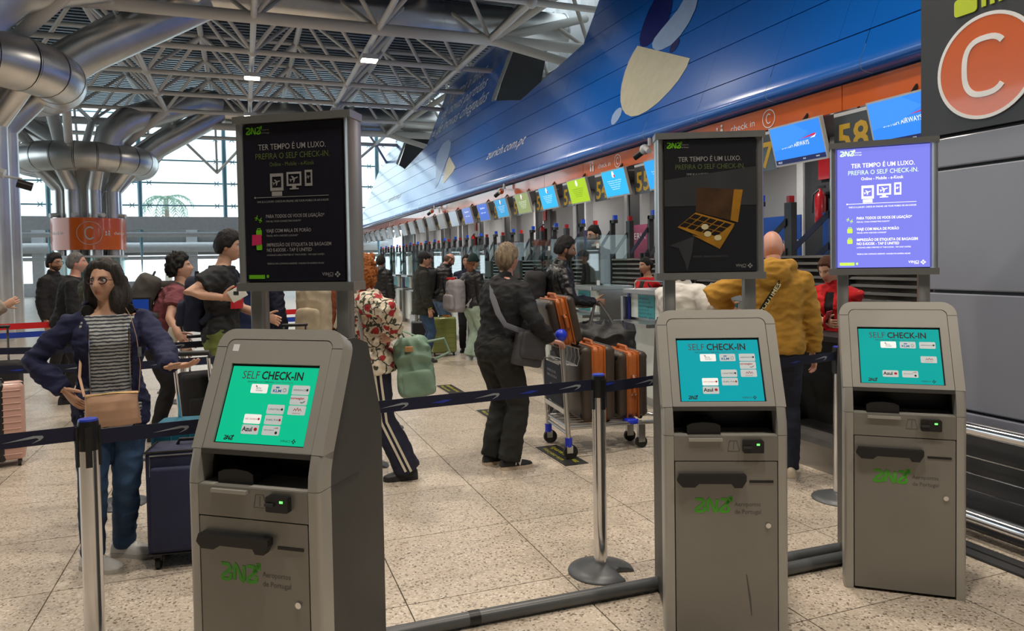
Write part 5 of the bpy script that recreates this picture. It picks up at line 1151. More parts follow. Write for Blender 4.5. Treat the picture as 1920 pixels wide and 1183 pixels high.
        if top.get('cut'):
            bm = bmesh.new(); bm.from_mesh(jm); kill = []
            for f in bm.faces:
                cc = np.array(f.calc_center_median())-P
                if top['cut'](cc @ X/s, cc @ Y/s, cc @ Z/s): kill.append(f)
            bmesh.ops.delete(bm, geom=kill, context='FACES')
            be = [e for e in bm.edges if len(e.link_faces) == 1]
            r = bmesh.ops.extrude_edge_only(bm, edges=be)
            for v in [q for q in r['geom'] if isinstance(q, bmesh.types.BMVert)]: v.co -= v.normal*.012
            bm.to_mesh(jm); bm.free()
        jm.materials.append(mt); jo = bpy.data.objects.new(top.get('name', 'jacket'), jm); link(jo, o); K['top'] = jo
        if top.get('under'):
            b = MB(); torso(b, [(-.135, .152, .118, 0), (-.09, .162, .130, 0), (-.03, .165, .128, 0)]+[r for r in BT if .0 < r[0] < .50]+[(.515, .10, .07, 0)], .017); um = fuse(b, vox, 5); wrinkle(um, .006, 12, (1, 1, 1), y, True); um.materials.append(top['under']); link(bpy.data.objects.new('shirt', um), o)
    if bottom:
        b = MB(); e = bottom.get('ease', .012); torso(b, [(-.10, .10, .09, 0), (-.06, .150, .108, -.005), (.02, .162, .112, -.005), (.09, .150, .102, 0)], e*.7)
        ln = bottom.get('len', 1.0); fl_ = bottom.get('flare', 0.0)
        for q in (1, -1):
            h, k_, a = hipj[q], kn[q], ank[q]
            pts = [h+V3(0, 0, .05), h-V3(0, 0, .04), h*.5+k_*.5, k_]; rr = [.088*s+e, .090*s+e, .076*s+e, .058*s+e+fl_*.3]
            if ln > .5: pts += [k_*.6+a*.4, k_*.25+a*.75, a-V3(0, 0, .02)]; rr += [.057*s+e+fl_*.6, .048*s+e+fl_*.9, .046*s+e+fl_]
            else: pts[-1] = h*.06+k_*.94; rr[-1] = .070*s+e
            b.tube(pts, rr, 16)
        pm = fuse(b, vox, 4); wrinkle(pm, bottom.get('wr', .008), 9, (1, 1, 1.3), x+3, True); pm.materials.append(bottom['mat']); po = bpy.data.objects.new(bottom.get('name', 'trousers'), pm); link(po, o); K['bottom'] = po
    for q in (1, -1):
        yw = R((yawr if q > 0 else yawl) if (yawr if q > 0 else yawl) is not None else (footyaw or 0))
        shoe(o, ank[q], yw, mat('shoe_%02x%02x%02x' % tuple(int(255*c) for c in shoes[0]), shoes[0], .45), mat('sole_%02x%02x%02x' % tuple(int(255*c) for c in shoes[1]), shoes[1], .55), .27*s, shoes[2] if len(shoes) > 2 else 0.0, shoes[3] if len(shoes) > 3 else None)
    # --- hair
    if hair:
        hm_ = hair_mat(hair['name'], hair['col']); th = hair.get('th', .012); D2, f2 = sphere_dirs(nu, nv); hp2 = head_points(D2, fem); zf = hair.get('front', .058); zb = hair.get('back', -.062); zs_ = hair.get('side', -.005)
        lim = np.where(D2[:, 1] > 0, zs_+(zf-zs_)*sstep(D2[:, 1], .25, .75), zs_+(zb-zs_)*sstep(-D2[:, 1], .05, .5))
        mk = sstep(hp2[:, 2]-lim, -.010, .012)
        if 'top_bald' in hair: mk = mk*(1-sstep(hp2[:, 2], .035, .075))
        nse = perlin(hp2*np.array((70, 70, 14 if not hair.get('curly') else 70))+40.2)+.6*perlin(hp2*np.array((160, 160, 30))+20.2)
        out = D2*(mk*th*(1+hair.get('rough', .35)*nse)-.007*(1-mk))[:, None]; out[:, 2] += mk*hair.get('lift', 0)*sstep(D2[:, 2], .2, .9); hv = hp2+out
        if hair.get('parts'):
            b = MB(); b.add(hv.tolist(), f2); 
            for (c, r) in hair['parts']: b.sphere(c, r, 16, 12)
            for (pts, rr) in hair.get('locks', []): b.tube(pts, rr, 12)
            hmme = fuse(b, hair.get('vox', .006), 2); wrinkle(hmme, hair.get('amp', .006), 34, (1, 1, .14 if not hair.get('curly') else 1), x, True)
            if hair.get('curly'): wrinkle(hmme, .010, 60, (1, 1, 1), 3, True)
        else:
            hmme = bpy.data.meshes.new('hair'); hmme.from_pydata(hv.tolist(), [], f2)
            for p in hmme.polygons: p.use_smooth = True
        hmme.materials.append(hm_); ho = bpy.data.objects.new('hair', hmme); link(ho, o); ho.matrix_local = MH; K['hair'] = ho
    return K
def glasses(K, mt, lens=True):
    b = MB()
    for q in (1, -1):
        pts = [(q*.033+.0235*math.cos(t)*(1.0), .094-.010*abs(math.cos(t)*.5+.5*q*math.cos(t))**2, .003+.0185*math.sin(t)) for t in [2*math.pi*i/20 for i in range(21)]]; b.tube(pts, .0034, 6)
        b.tube([(q*.056, .086, .008), (q*.073, .06, .008), (q*.078, -.005, .004), (q*.076, -.02, -.012)], .0026, 6)
    b.tube([(-.010, .096, .006), (0, .098, .009), (.010, .096, .006)], .003, 6); go = b.obj('glasses', mt, K['o'], True, None, K['MH'])
    if lens:
        for q in (1, -1): MB().lathe([(.022, 0), (.022, .0008)], n=16, M=basis((q*.033, .0915, .003), (1, 0, 0), (0, 0, 1), (0, -1, 0))).obj('lens', glass_mat('lens_glass', (.9, .92, .95), .06), go)
def soft_bag(name, c, size, r, mt, parent, M, amp=.012, vox=.012, scale=7):
    b = MB(); n = 18; hx, hy, hz = size[0]/2, size[1]/2, size[2]/2
    rings = [ring(V3(c[0], c[1], c[2]+hz*t), V3(1, 0, 0), V3(0, 1, 0), hx*k, hy*k, 24, 3.2) for t, k in ((-1, .80), (-.94, .95), (-.7, 1), (0, 1.0), (.6, .98), (.85, .90), (.97, .70), (1, .5))]
    b.loft(rings); me = fuse(b, vox, 3); wrinkle(me, amp, scale, (1, 1, 1), c[0]+hz, True); me.materials.append(mt); o = link(bpy.data.objects.new(name, me), parent); 
    if M is not None: o.matrix_local = M
    return o
def backpack(K, label, mt, size=(.32, .2, .48), drop=.06, strap=None, pocket=True, tilt=0.0, off=0.0, gap=.02):
    """backpack worn on the back: own top-level thing placed in the wearer's frame"""
    s = K['s']; X, Y, Z = K['X'], K['Y'], K['Z']; c = K['P']+Z*(.53*s-size[2]/2-drop)-Y*(.115*K['g']*s+size[1]/2+gap)+X*off
    MWn = K['MW']; A = np.array(MWn.to_3x3()); wc = np.array(MWn @ Vector(c)); Xw, Yw, Zw = A @ X, A @ Y, A @ Z
    t = empty('backpack', wc, 0, label, 'backpack'); t.matrix_world = basis(wc, Xw, Yw, Zw)
    soft_bag('bag', (0, 0, 0), size, .05, mt, t, None)
    if pocket: soft_bag('front_pocket', (0, -size[1]/2-.015, -size[2]*.18), (size[0]*.78, .09, size[2]*.46), .03, mt, t, None, .008)
    ms = strap or mt
    for q in (1, -1):
        pts = [(q*.09, size[1]/2-.02, size[2]*.40), (q*.10, size[1]/2+.03, size[2]/2+drop*.6+.02)]
        sp = K['sh'][q]*.45+(K['P']+Z*.53*s)*.55
        top_ = np.array([np.dot(sp-c, X), np.dot(sp-c, Y), np.dot(sp-c, Z)+.055*s]); fr = top_+V3(0, .105*s*K['g']+.02, -.10*s); lo = V3(top_[0]+q*.035, .12*s*K['g']+size[1]/2+.055, top_[2]-.28*s); en = V3(q*size[0]*.5, size[1]/2-.02, -size[2]*.33)
        pts = [V3(q*.08, size[1]/2-.03, size[2]*.38), top_, fr, lo, (lo+en)/2+V3(q*.04, -.02, -.02), en]
        # smooth
        for _ in range(2): pts = [pts[0]]+[w for a_, b_ in zip(pts[:-1], pts[1:]) for w in (a_*.75+b_*.25, a_*.25+b_*.75)]+[pts[-1]]
        MB().tube(pts, .027, 8, flat=(1, .28), hint=(0, 1, 0) if False else (1, 0, 0)).obj('shoulder_strap', ms, t, True)
    MB().tube([(-.05, 0, size[2]/2-.01), (-.045, 0, size[2]/2+.04), (.045, 0, size[2]/2+.04), (.05, 0, size[2]/2-.01)], .009, 6).obj('grab_handle', ms, t, True)
    return t
def pattern_mat(name, kind):
    if name in MATS: return MATS[name]
    m = bpy.data.materials.new(name); m.use_nodes = True; nt = m.node_tree; N = nt.nodes; L = nt.links; P = N['Principled BSDF']; P.inputs['Roughness'].default_value = .85
    tc = N.new('ShaderNodeTexCoord')
    def mix(fac, a, b):
        x = N.new('ShaderNodeMix'); x.data_type = 'RGBA'; L.new(fac, x.inputs[0])
        for s, v in ((6, a), (7, b)):
            if isinstance(v, tuple): x.inputs[s].default_value = (*v, 1)
            else: L.new(v, x.inputs[s])
        return x.outputs[2]
    def thr(src, t, w=.02, inv=False):
        r = N.new('ShaderNodeMapRange'); r.inputs[1].default_value = t-w; r.inputs[2].default_value = t+w; L.new(src, r.inputs[0])
        if inv: r.inputs[3].default_value = 1; r.inputs[4].default_value = 0
        return r.outputs[0]
    if kind == 'stripe':
        w = N.new('ShaderNodeTexWave'); w.bands_direction = 'Z'; w.inputs['Scale'].default_value = 17; w.inputs['Distortion'].default_value = 1.6; w.inputs['Detail'].default_value = 2; w.inputs['Detail Scale'].default_value = 2.5; L.new(tc.outputs['Object'], w.inputs[0])
        L.new(mix(thr(w.outputs['Fac'], .55, .18), (.42, .44, .45), (.035, .04, .05)), P.inputs['Base Color'])
    else:
        nz = N.new('ShaderNodeTexNoise'); nz.inputs['Scale'].default_value = 26; L.new(tc.outputs['Object'], nz.inputs['Vector'])
        ad = N.new('ShaderNodeVectorMath'); ad.operation = 'MULTIPLY_ADD'; ad.inputs[1].default_value = (.045,)*3; L.new(nz.outputs['Color'], ad.inputs[0]); L.new(tc.outputs['Object'], ad.inputs[2])
        def vor(scale, feat='F1', rnd=1.0, src=None):
            v = N.new('ShaderNodeTexVoronoi'); v.feature = feat; v.inputs['Scale'].default_value = scale; v.inputs['Randomness'].default_value = rnd; L.new(src or ad.outputs[0], v.inputs['Vector']); return v
        v1 = vor(12.0); v2 = vor(15.0, src=None); v3 = vor(8.0, 'DISTANCE_TO_EDGE')
        sh_ = N.new('ShaderNodeVectorMath'); sh_.operation = 'ADD'; sh_.inputs[1].default_value = (.37, .21, .53); L.new(ad.outputs[0], sh_.inputs[0]); v2 = vor(19.0, src=sh_.outputs[0]); v4 = vor(24.0, src=sh_.outputs[0])
        st = mix(thr(v3.outputs['Distance'], .035, .008, True), (.74, .66, .52), (.05, .055, .04))
        lf = mix(thr(v2.outputs['Distance'], .30, .03, True), st, (.06, .07, .045)); ry = mix(thr(v1.outputs['Distance'], .36, .03, True), lf, (.40, .025, .03))
        dk = mix(thr(v1.outputs['Distance'], .10, .03, True), ry, (.16, .01, .02)); L.new(dk, P.inputs['Base Color'])
    MATS[name] = m; return m
def cloth(n, h, rough=.85, bump=.25, var=.12): return mat('cloth_'+n, lin(h) if isinstance(h, str) else h, rough, var=var, scale=9, bump=bump, bscale=220)
BLK = cloth('black', (.012, .012, .014)); DEN = cloth('denim', '2f4a6b', var=.3); DENL = cloth('light_denim', '5f7896', var=.3); NVY = cloth('navy', '1a2044'); LEA = mat('black_leather', (.012, .012, .013), .32, var=.2, bump=.15, bscale=60); PUF = mat('black_puffer', (.015, .015, .018), .45, var=.2)
def hair(n, col, **k): return dict(name='hair_'+n, col=col, **k)
DKB, BLKH = (.018, .013, .010), (.008, .007, .007)
WHITE, DARK = (.75, .74, .71), (.02, .02, .022)
# ---- striped-shirt woman with glasses and navy hoodie
K = person('woman in glasses, navy hoodie and striped shirt resting a hand on a trolley handle', -.69, 4.40, 279, 1.635, skin=(.56, .32, .21), vox=.008, fem=.8, girth=1.04, head=(-29, -4, 0), lean=0,
    rw=(-.885, 4.29, .965), lw=(-.36, 4.02, 1.09), relb=(1.0, -.35, -.25), lelb=(-.6, -.9, -.5), rf=(-.79, 4.33, 0), lf=(-.66, 4.47, 0), yawr=45, yawl=55,
    top=dict(mat=NVY, ease=.026, hem=-.125, flare=.006, under=pattern_mat('striped_jersey', 'stripe'), cut=lambda x, y, z: y > .0 and abs(x+.005) < (.104 if z < .46 else .104+(z-.46)*.5), hood=1.0, wr=.012, name='hoodie', sleeve_ease=.016), bottom=dict(mat=DEN, ease=.014, name='jeans'),
    shoes=(WHITE, (.60, .58, .54), 0, mat('lace_white', (.7, .69, .66), .7)), eyes=1, brow=(.06, .04, .03), hands={-1: dict(wdir=(.55, -.2, .06), back=(0, .2, -1), curl=.25, spread=.12, thumb=.1, thumb_to=(0, .3, 1)), 1: dict(curl=.3)},
    hair=hair('dark_grey_bob', (.045, .040, .038), th=.020, front=.075, side=-.02, lift=.006, parts=[((0, -.05, -.03), (.095, .085, .11)), ((.055, -.04, -.10), (.05, .06, .085)), ((-.068, -.03, -.09), (.050, .075, .105)), ((-.02, -.09, -.08), (.085, .06, .115))],
              locks=[([(.03, .055, .108), (.078, .03, .06), (.094, .0, -.04), (.086, -.01, -.12), (.066, -.01, -.165)], [.022, .028, .034, .034, .016]), ([(0, .05, .115), (-.065, .035, .085), (-.094, -.005, .01), (-.096, -.015, -.09), (-.078, -.01, -.165)], [.018, .024, .03, .036, .018]), ([(0, -.09, .03), (0, -.105, -.08), (0, -.09, -.165)], [.05, .06, .045])], amp=.007))
glasses(K, mat('tortoise_frame', (.035, .008, .014), .25))
o = K['o']; s = K['s']
for q in (1, -1):
    MB().tube([K['P']+K['X']*(q*.100)*s*(1 if t > -.05 else 1)+K['Z']*t*s+K['Y']*(yy)*s for t, yy in ((-.11, .150), (.0, .152), (.10, .140), (.2, .136), (.3, .150), (.38, .150), (.44, .125))], .0035, 6).obj('zip_edge', m_chrome, o, True)
MB().tube([K['nk']+K['X']*(.105*math.cos(t))*s+K['Y']*(.08*math.sin(t)+.01)*s-K['Z']*(.03-.02*abs(math.cos(t)))*s for t in [R(165+210*i/16) for i in range(17)]], .030, 10).obj('fur_collar', cloth('black_fleece', (.01, .01, .011), bump=.8), o, True)
W = np.array(K['MW'].to_3x3())
def wpt(K, x, y, z): return np.array(K['MW'] @ Vector(K['P']+K['X']*x*K['s']+K['Y']*y*K['s']+K['Z']*z*K['s']))
# tan crossbody bag
t = empty('shoulder_bag', wpt(K, .0, .17, -.12), 0, 'tan leather pouch bag hanging at the waist of the striped-shirt woman', 'bag')
bc = wpt(K, -.005, .195, -.005); t.matrix_world = basis(bc, W @ K['X']*.9, W @ K['Y']*.9, W @ K['Z']*.88)
m_tan = mat('tan_leather', lin('c9a184'), .5, var=.08, bump=.1, bscale=200); pts = []
b = MB(); rings = []
for zz, hw, hy in ((-.10, .146, .008), (-.095, .148, .022), (-.06, .142, .034), (0, .136, .038), (.05, .134, .030), (.085, .136, .016), (.10, .138, .006)): rings.append(ring(V3(0, 0, zz), V3(1, 0, 0), V3(0, 1, 0), hw, hy, 28, 4))
b.loft(rings); bm_ = fuse(b, .005, 2); wrinkle(bm_, .006, 10, (1, 1, 1), 2); bm_.materials.append(m_tan); link(bpy.data.objects.new('pouch', bm_), t)
MB().tube([(-.135, .012, .09), (0, .014, .102), (.135, .012, .09)], .004, 6).obj('zip', mat('brass', (.5, .36, .16), .3, 1), t, True)
MB().tube([(-.138, 0, .09), (-.150, -.005, .25), (-.135, -.03, .42), (-.11, -.075, .54), (-.08, -.16, .60)], .0075, 6, flat=(1, .3)).obj('strap', m_tan, t, True); MB().tube([(.138, 0, .09), (.16, -.06, .2), (.15, -.16, .35), (.08, -.26, .5)], .0075, 6, flat=(1, .3)).obj('strap', m_tan, t, True)
MB().box((-.158, -.012, .30), (-.138, -.002, .36)).obj('buckle', m_chrome, t)
# ---- woman in floral jacket, curly red hair
FLO = pattern_mat('floral_knit', 'floral')
K = person('striding woman with curly ginger hair in a cream jacket with red flowers', .91, 5.34, 168, 1.66, skin='fair', vox=.010, fem=.8, girth=1.08, lean=9, head=(8, 4, 0), lw=(1.0, 5.08, 1.08), rw=(.72, 5.30, 1.02), lelb=(-.75, -.75, -.3), relb=(.5, -.8, -.4),
    lf=(1.10, 5.22, 0.0), rf=(.70, 5.30, 0), footyaw=6, top=dict(mat=FLO, ease=.030, hem=-.09, flare=.012, collar=.03, wr=.012, sleeve_ease=.034, name='floral_jacket'), bottom=dict(mat=cloth('ink_blue', '23263a'), ease=.016, flare=.040, wr=.008), shoes=(DARK, DARK), hands={-1: dict(dir=(.2, .9, -.15), curl=.7)},
    hair=hair('ginger_curls', (.42, .135, .030), th=.03, front=.06, side=-.03, back=-.075, curly=True, rough=1.2, vox=.007, amp=.012, parts=[((.0, -.05, .06), (.10, .09, .085)), ((-.055, -.05, -.02), (.065, .08, .09)), ((.055, -.05, -.02), (.065, .08, .09)), ((0, -.085, -.05), (.085, .055, .085)), ((-.06, -.03, -.09), (.04, .05, .05)), ((0, .02, .105), (.075, .07, .04))]+[((.095*math.cos(2.4*i)*math.sqrt(1-(.15*(i % 12)/1.0-.75)**2 if abs(.15*(i % 12)-.75) < 1 else 0)*1.0, -.035+.085*math.sin(2.4*i)*.9-.02, .02+.10*(.15*(i % 12)-.75)), .024) for i in range(34) if math.sin(2.4*i) < .55]))
for q, yy in ((0, .012), (1, -.018)):
    side = -1; h, k_, a = K['hip'][side], K['kn'][side], K['ank'][side]; lat = -V3(1, 0, 0)
    def pt(p, r): return p+lat*r+V3(0, 1, 0)*yy*1.3
    MB().tube([pt(h+V3(0, 0, .02), .107), pt(h*.7+k_*.3, .107), pt(h*.4+k_*.6, .099), pt(k_, .093), pt(k_*.6+a*.4, .098), pt(k_*.2+a*.8, .103), pt(a, .105)], .010, 6, flat=(.35, 1), hint=(0, 1, 0)).obj('side_stripe', cloth('stripe_cream', 'd8d0bc'), K['o'], True)
MB().tube([K['P']+K['Z']*.49*K['s']-K['X']*.09+K['Y']*.10, K['P']+K['Z']*.40*K['s']-K['X']*.20+K['Y']*.05, K['P']+K['Z']*.22*K['s']-K['X']*.235+K['Y']*.06, K['P']+K['Z']*.1*K['s']-K['X']*.24+K['Y']*.08], .014, 8, flat=(1, .3)).obj('bag_strap', cloth('grey_strap', '8b8b88'), K['o'], True)
# mint backpack hanging from her arm
m_mint = mat('mint_nylon', lin('7d9a86'), .55, var=.1, bump=.15, bscale=40)
t = empty('backpack', (1.15, 5.16, .84), R(-15), 'mint green backpack hanging from the arm of the floral-jacket woman', 'backpack')
soft_bag('bag', (0, 0, 0), (.25, .18, .42), .05, m_mint, t, RotM('Y', -.12), .034, .010, 8); soft_bag('front_pocket', (.02, -.075, -.11), (.23, .08, .19), .03, m_mint, t, RotM('Y', -.12), .01, .010)
MB().tube([(-.06, .0, .20), (-.11, -.02, .30), (-.17, -.05, .36), (-.10, .02, .27), (.02, .02, .22)], .016, 8, flat=(1, .4)).obj('shoulder_strap', m_mint, t, True); MB().tube([(.10, 0, .18), (.22, 0, .20), (.26, 0, .10), (.15, 0, .05)], .011, 6).obj('loop', m_mint, t, True); MB().tube([(.02, -.06, -.21), (.02, -.08, -.26), (.05, -.06, -.26), (.05, -.05, -.21)], .007, 6).obj('bottom_loop', m_mint, t, True)
bevel_box('leather_tag', (.06, .012, .04), .006, mat('tag_tan', lin('b88a5a'), .5), t, T(-.03, -.10, .14))
# ---- old man at the trolley
K = person('elderly man in black sweater and trousers steering the luggage trolley', 1.82, 5.22, 22, 1.745, skin='pink', vox=.010, girth=1.16, lean=10, head=(8, -6, 0), rw=(2.19, 5.05, .985), lw=(2.24, 5.50, .98), relb=(.7, -.6, -.5), lelb=(-.5, -.7, -.5), rf=(1.88, 5.17, 0), lf=(1.80, 5.35, 0), footyaw=-20,
    top=dict(mat=cloth('black_knit', (.014, .015, .018), bump=.4), ease=.020, hem=-.05, flare=.004, collar=.022, wr=.012, name='sweater'), bottom=dict(mat=cloth('charcoal_trousers', (.016, .017, .016)), ease=.026, flare=.014, wr=.012), shoes=(DARK, (.62, .50, .38)),
    hair=hair('grey_blond', (.25, .19, .125), th=.016, front=.055, side=-.005, back=-.085, rough=.5), hands={1: dict(wdir=(.9, .25, -.25), back=(0, .1, 1), curl=.55, thumb_to=(-1, .3, .2)), -1: dict(curl=.9)}, eyes=True, brow=(.3, .22, .15))
for q in (1, -1):
    fo = Matrix(((1, 0, 0, 0), (0, 1, 0, 0), (0, 0, 1, 0), (0, 0, 0, 1)))
a = K['ank'][1]; Mn = T(a[0], a[1], a[2]-.085) @ RotM('Z', R(-20)) @ basis((.046, .035, .035), (0, 1, 0), (0, 0, 1), (1, 0, 0))
MB().stroke([(0, 0), (.012, .045), (.035, .0), (.047, .045)], .009, .003, Mn).obj('shoe_letter', m_white, K['o'])
t = empty('messenger_bag', (0, 0, 0), 0, 'dark grey messenger bag on the hip of the elderly man', 'bag'); bc = wpt(K, .235, .10, .03); W = np.array(K['MW'].to_3x3()); xb = unit(W @ (K['Y'])); zb = V3(0, 0, 1); yb = np.cross(zb, xb); t.matrix_world = basis(bc, xb, yb, zb)
m_mes = mat('grey_nylon', (.055, .055, .06), .6, bump=.2, var=.15); soft_bag('bag', (0, 0, 0), (.28, .12, .27), .04, m_mes, t, RotM('Y', .12), .008, .008); soft_bag('flap', (0, -.05, .03), (.25, .06, .21), .02, m_mes, t, RotM('Y', .12), .005, .008)
sp = [wpt(K, .25, .02, .15), wpt(K, .222, -.165, .20), wpt(K, .15, -.195, .28), wpt(K, .05, -.195, .40), wpt(K, -.03, -.155, .50), wpt(K, -.07, -.09, .565), wpt(K, -.09, .0, .575)]; Mi = t.matrix_world.inverted(); MB().tube([Mi @ Vector(p) for p in sp], .023, 8, flat=(1, .18), hint=tuple(Mi.to_3x3() @ Vector((.4, -.9, .3)))).obj('strap', mat('strap_grey', lin('52545b'), .7), t, True)
# ---- mustard hoodie
K = person('bald man in mustard hoodie with a printed strap across his back', 3.58, 4.20, 47, 1.80, skin='pink', vox=.010, girth=1.10, lean=3, head=(14, 10, 0), rw=(3.86, 4.12, .90), lw=(3.42, 4.50, 1.22), relb=(.8, -.5, -.3), lelb=(-.8, -.3, -.5), footyaw=5,
    top=dict(mat=cloth('mustard', 'b3852f', bump=.15), ease=.034, hem=-.05, flare=.0, hood=1.25, wr=.010, sleeve_ease=.030, name='hoodie'), bottom=dict(mat=cloth('dark_navy_jeans', '171c2c'), ease=.014), shoes=((.5, .42, .32), (.55, .5, .45)), brow=(.3, .2, .12), hands={1: dict(dir=(.1, .2, -1), curl=.4)})
sp = [V3(.10, .06, .525), V3(.085, -.160, .50), V3(-.01, -.205, .36), V3(-.12, -.200, .18), V3(-.20, -.12, .05)]
m_str = mat('black_olive_strap', lin('24261a'), .6); m_sty = mat('strap_yellow', lin('d8cfa0'), .6)
t = empty('cross_strap', wpt(K, 0, -.17, .3), 0, 'black cross-body strap lettered in cream on the mustard hoodie', 'strap'); t.matrix_world = K['MW']
pw = [K['P']+K['X']*p[0]*K['s']+K['Y']*p[1]*K['s']+K['Z']*p[2]*K['s'] for p in sp]
for _ in range(2): pw = [pw[0]]+[w for a_, b_ in zip(pw[:-1], pw[1:]) for w in (a_*.75+b_*.25, a_*.25+b_*.75)]+[pw[-1]]
MB().tube(pw, .022, 8, flat=(1, .15), hint=(0, -1, 0)).obj('webbing', m_str, t, True)
a_, b_ = V3(-.105, -.212, .20), V3(.045, -.205, .435); pa, pb = [K['P']+K['X']*p[0]*K['s']+K['Y']*p[1]*K['s']+K['Z']*p[2]*K['s'] for p in (a_, b_)]; dx = unit(pb-pa); nz_ = unit(V3(0, -1, 0)-dx*np.dot(V3(0, -1, 0), dx)); dy = np.cross(nz_, dx)
text('GOODTIMES', .040, m_sty, t, basis(pa-dy*.013, dx, dy, nz_), width=float(np.linalg.norm(pb-pa)), bold=.02)
# ---- white jacket person next to him
person('person in white jacket standing at the desk beside the mustard hoodie', 3.22, 4.86, 20, 1.66, skin='fair', vox=.012, fem=.5, lean=4, rw=(3.50, 4.70, 1.20), lw=(3.45, 4.95, 1.15), top=dict(mat=cloth('white_jacket', 'd6d4ce', bump=.1), ease=.032, hem=-.1, wr=.008, sleeve_ease=.036, collar=.03), bottom=dict(mat=BLK), hair=hair('brown_long', (.06, .035, .02), th=.018, parts=[((0, -.06, -.05), (.08, .05, .11))]))
# ---- leather jacket man
K = person('man in black leather jacket carrying a black rucksack and a duffel at the desk', 3.00, 6.76, 347, 1.84, skin='brown', vox=.011, girth=1.05, lean=5, head=(0, 6, 0), rw=(3.30, 6.47, 1.17), relb=(.5, -.7, -.6), top=dict(mat=LEA, ease=.022, hem=-.04, collar=.05, wr=.010), bottom=dict(mat=BLK), beard=((.012, .009, .008), .92), hair=hair('black_short', BLKH, th=.016, front=.07, side=.01, back=-.05, lift=.012, rough=.6), brow=(.01, .008, .007), hands={1: dict(curl=1.1)})
backpack(K, 'black rucksack on the back of the leather jacket man', cloth('rucksack_black', (.016, .016, .018)), (.32, .22, .46))
# ---- tall member of staff behind the glass
K = person('tall bearded staff member in black with glasses standing behind the glass screen', 5.02, 9.78, 196, 1.93, z0=.17, skin='fair', vox=.012, head=(-8, 4, 0), top=dict(mat=BLK, ease=.016, hem=-.08, wr=.008), bottom=dict(mat=BLK), beard=((.02, .014, .01), .85), hair=hair('black_quiff', BLKH, th=.016, front=.065, side=.02, lift=.016), brow=(.015, .01, .01))
glasses(K, m_black, False)
MB().tube([K['nk']+K['X']*(.062*math.cos(t))+K['Y']*(.06*math.sin(t))+K['Z']*.012 for t in [2*math.pi*i/16 for i in range(17)]], .012, 8).obj('white_collar', cloth('white_shirt', 'dcdcd8'), K['o'], True)
st = MB().box((4.78, 5.0, 0), (6.5, 41, .17)).obj('floor_platform', m_dark); tag(st, 'raised dark staff platform behind the desks', 'platform', kind='structure')
# ---- seated red jacket clerk
person('clerk with tied-back dark hair and red jacket seated behind the white desk', 5.12, 8.45, 192, 1.66, z0=.17, skin='tan', vox=.012, fem=1, pelvis=.67, head=(-6, 2, 0), rf=(4.92, 8.28, .40), lf=(4.92, 8.58, .40), lean=2, rw=(4.86, 8.28, 1.05), lw=(4.86, 8.63, 1.05), top=dict(mat=cloth('scarlet', 'c4141c'), ease=.02, hem=-.05, wr=.008, under=BLK, cut=lambda x, y, z: y > .03 and abs(x) < .05 and z > .15 and z < .5), bottom=dict(mat=BLK), hair=hair('black_tied', BLKH, th=.011, front=.062, side=0, parts=[((0, -.10, .02), (.035, .035, .04))]), brow=(.01, .008, .007))
t = empty('office_chair', (5.16, 8.47, .17), R(100), label='dark stool chair under the seated red jacket clerk', cat='chair'); bevel_box('seat', (.44, .44, .07), .03, m_ch, t, T(0, 0, .47)); MB().cyl((0, 0, .03), (0, 0, .45), .03, n=10).obj('column', m_black, t); MB().lathe([(.25, 0), (.25, .02), (.05, .05)], n=20).obj('foot', m_black, t); bevel_box('backrest', (.42, .06, .40), .03, m_ch, t, T(0, -.27, .78))
# ---- red coat woman at the low scale
K = person('woman in scarlet coat looking down at papers behind the low scale', 4.63, 4.68, 205, 1.615, skin='fair', vox=.010, fem=1, head=(-14, 20, 0), lean=4, rw=(4.34, 4.48, 1.07), lw=(4.46, 4.72, 1.05), relb=(.8, -.5, -.4), top=dict(mat=cloth('scarlet_coat', 'c8181e', bump=.1), ease=.024, hem=-.15, wr=.010, collar=.05, under=BLK, cut=lambda x, y, z: y > .03 and abs(x) < .035 and .2 < z < .5), bottom=dict(mat=BLK), hair=hair('auburn', (.09, .03, .012), th=.014, front=.068, side=-.03, parts=[((.03, -.07, -.10), (.055, .05, .13)), ((-.05, -.06, -.08), (.035, .04, .12))]), brow=(.12, .06, .03), hands={1: dict(curl=.8)})
t = empty('passport', (4.32, 4.45, 1.115), R(30), 'red passport held by the scarlet coat woman', 'passport'); bevel_box('cover', (.13, .012, .10), .004, mat('passport_red', lin('9a1c28'), .5), t, RotM('X', .3))
# ---- queue beside the green suitcase
K = person('man in black cap and dark olive jacket with blue jeans in the queue', 2.68, 11.28, 358, 1.76, skin='tan', vox=.013, girth=1.05, top=dict(mat=cloth('dark_olive', '25261f'), ease=.034, hem=-.16, flare=.012, collar=.04, wr=.010), bottom=dict(mat=DEN), hair=hair('black_cap_hair', BLKH, th=.008, side=0))
b = MB(); D3, f3 = sphere_dirs(32, 24); hp3 = head_points(D3)*1.0; mk = sstep(hp3[:, 2], .02, .04); b.add((hp3+D3*(mk*.022-.006*(1-mk))[:, None]).tolist(), f3); b.prism([(-.07, .07), (-.055, .14), (0, .165), (.055, .14), (.07, .07)], .030, .036, 2); b.obj('cap', BLK, K['o'], True, 60, K['MH'])
MB().tube([K['wr'][1]*1.0+V3(0, 0, .05), K['wr'][1]], .043, 12).obj('lime_cuff', cloth('lime', 'b8c832'), K['o'], True)
person('grey-haired man with a beard standing behind the cap man', 3.25, 13.2, 250, 1.78, skin='pink', vox=.014, top=dict(mat=BLK), bottom=dict(mat=BLK), hair=hair('pepper', (.10, .09, .085), th=.014, front=.06, rough=.8), beard=((.12, .10, .09), .7))
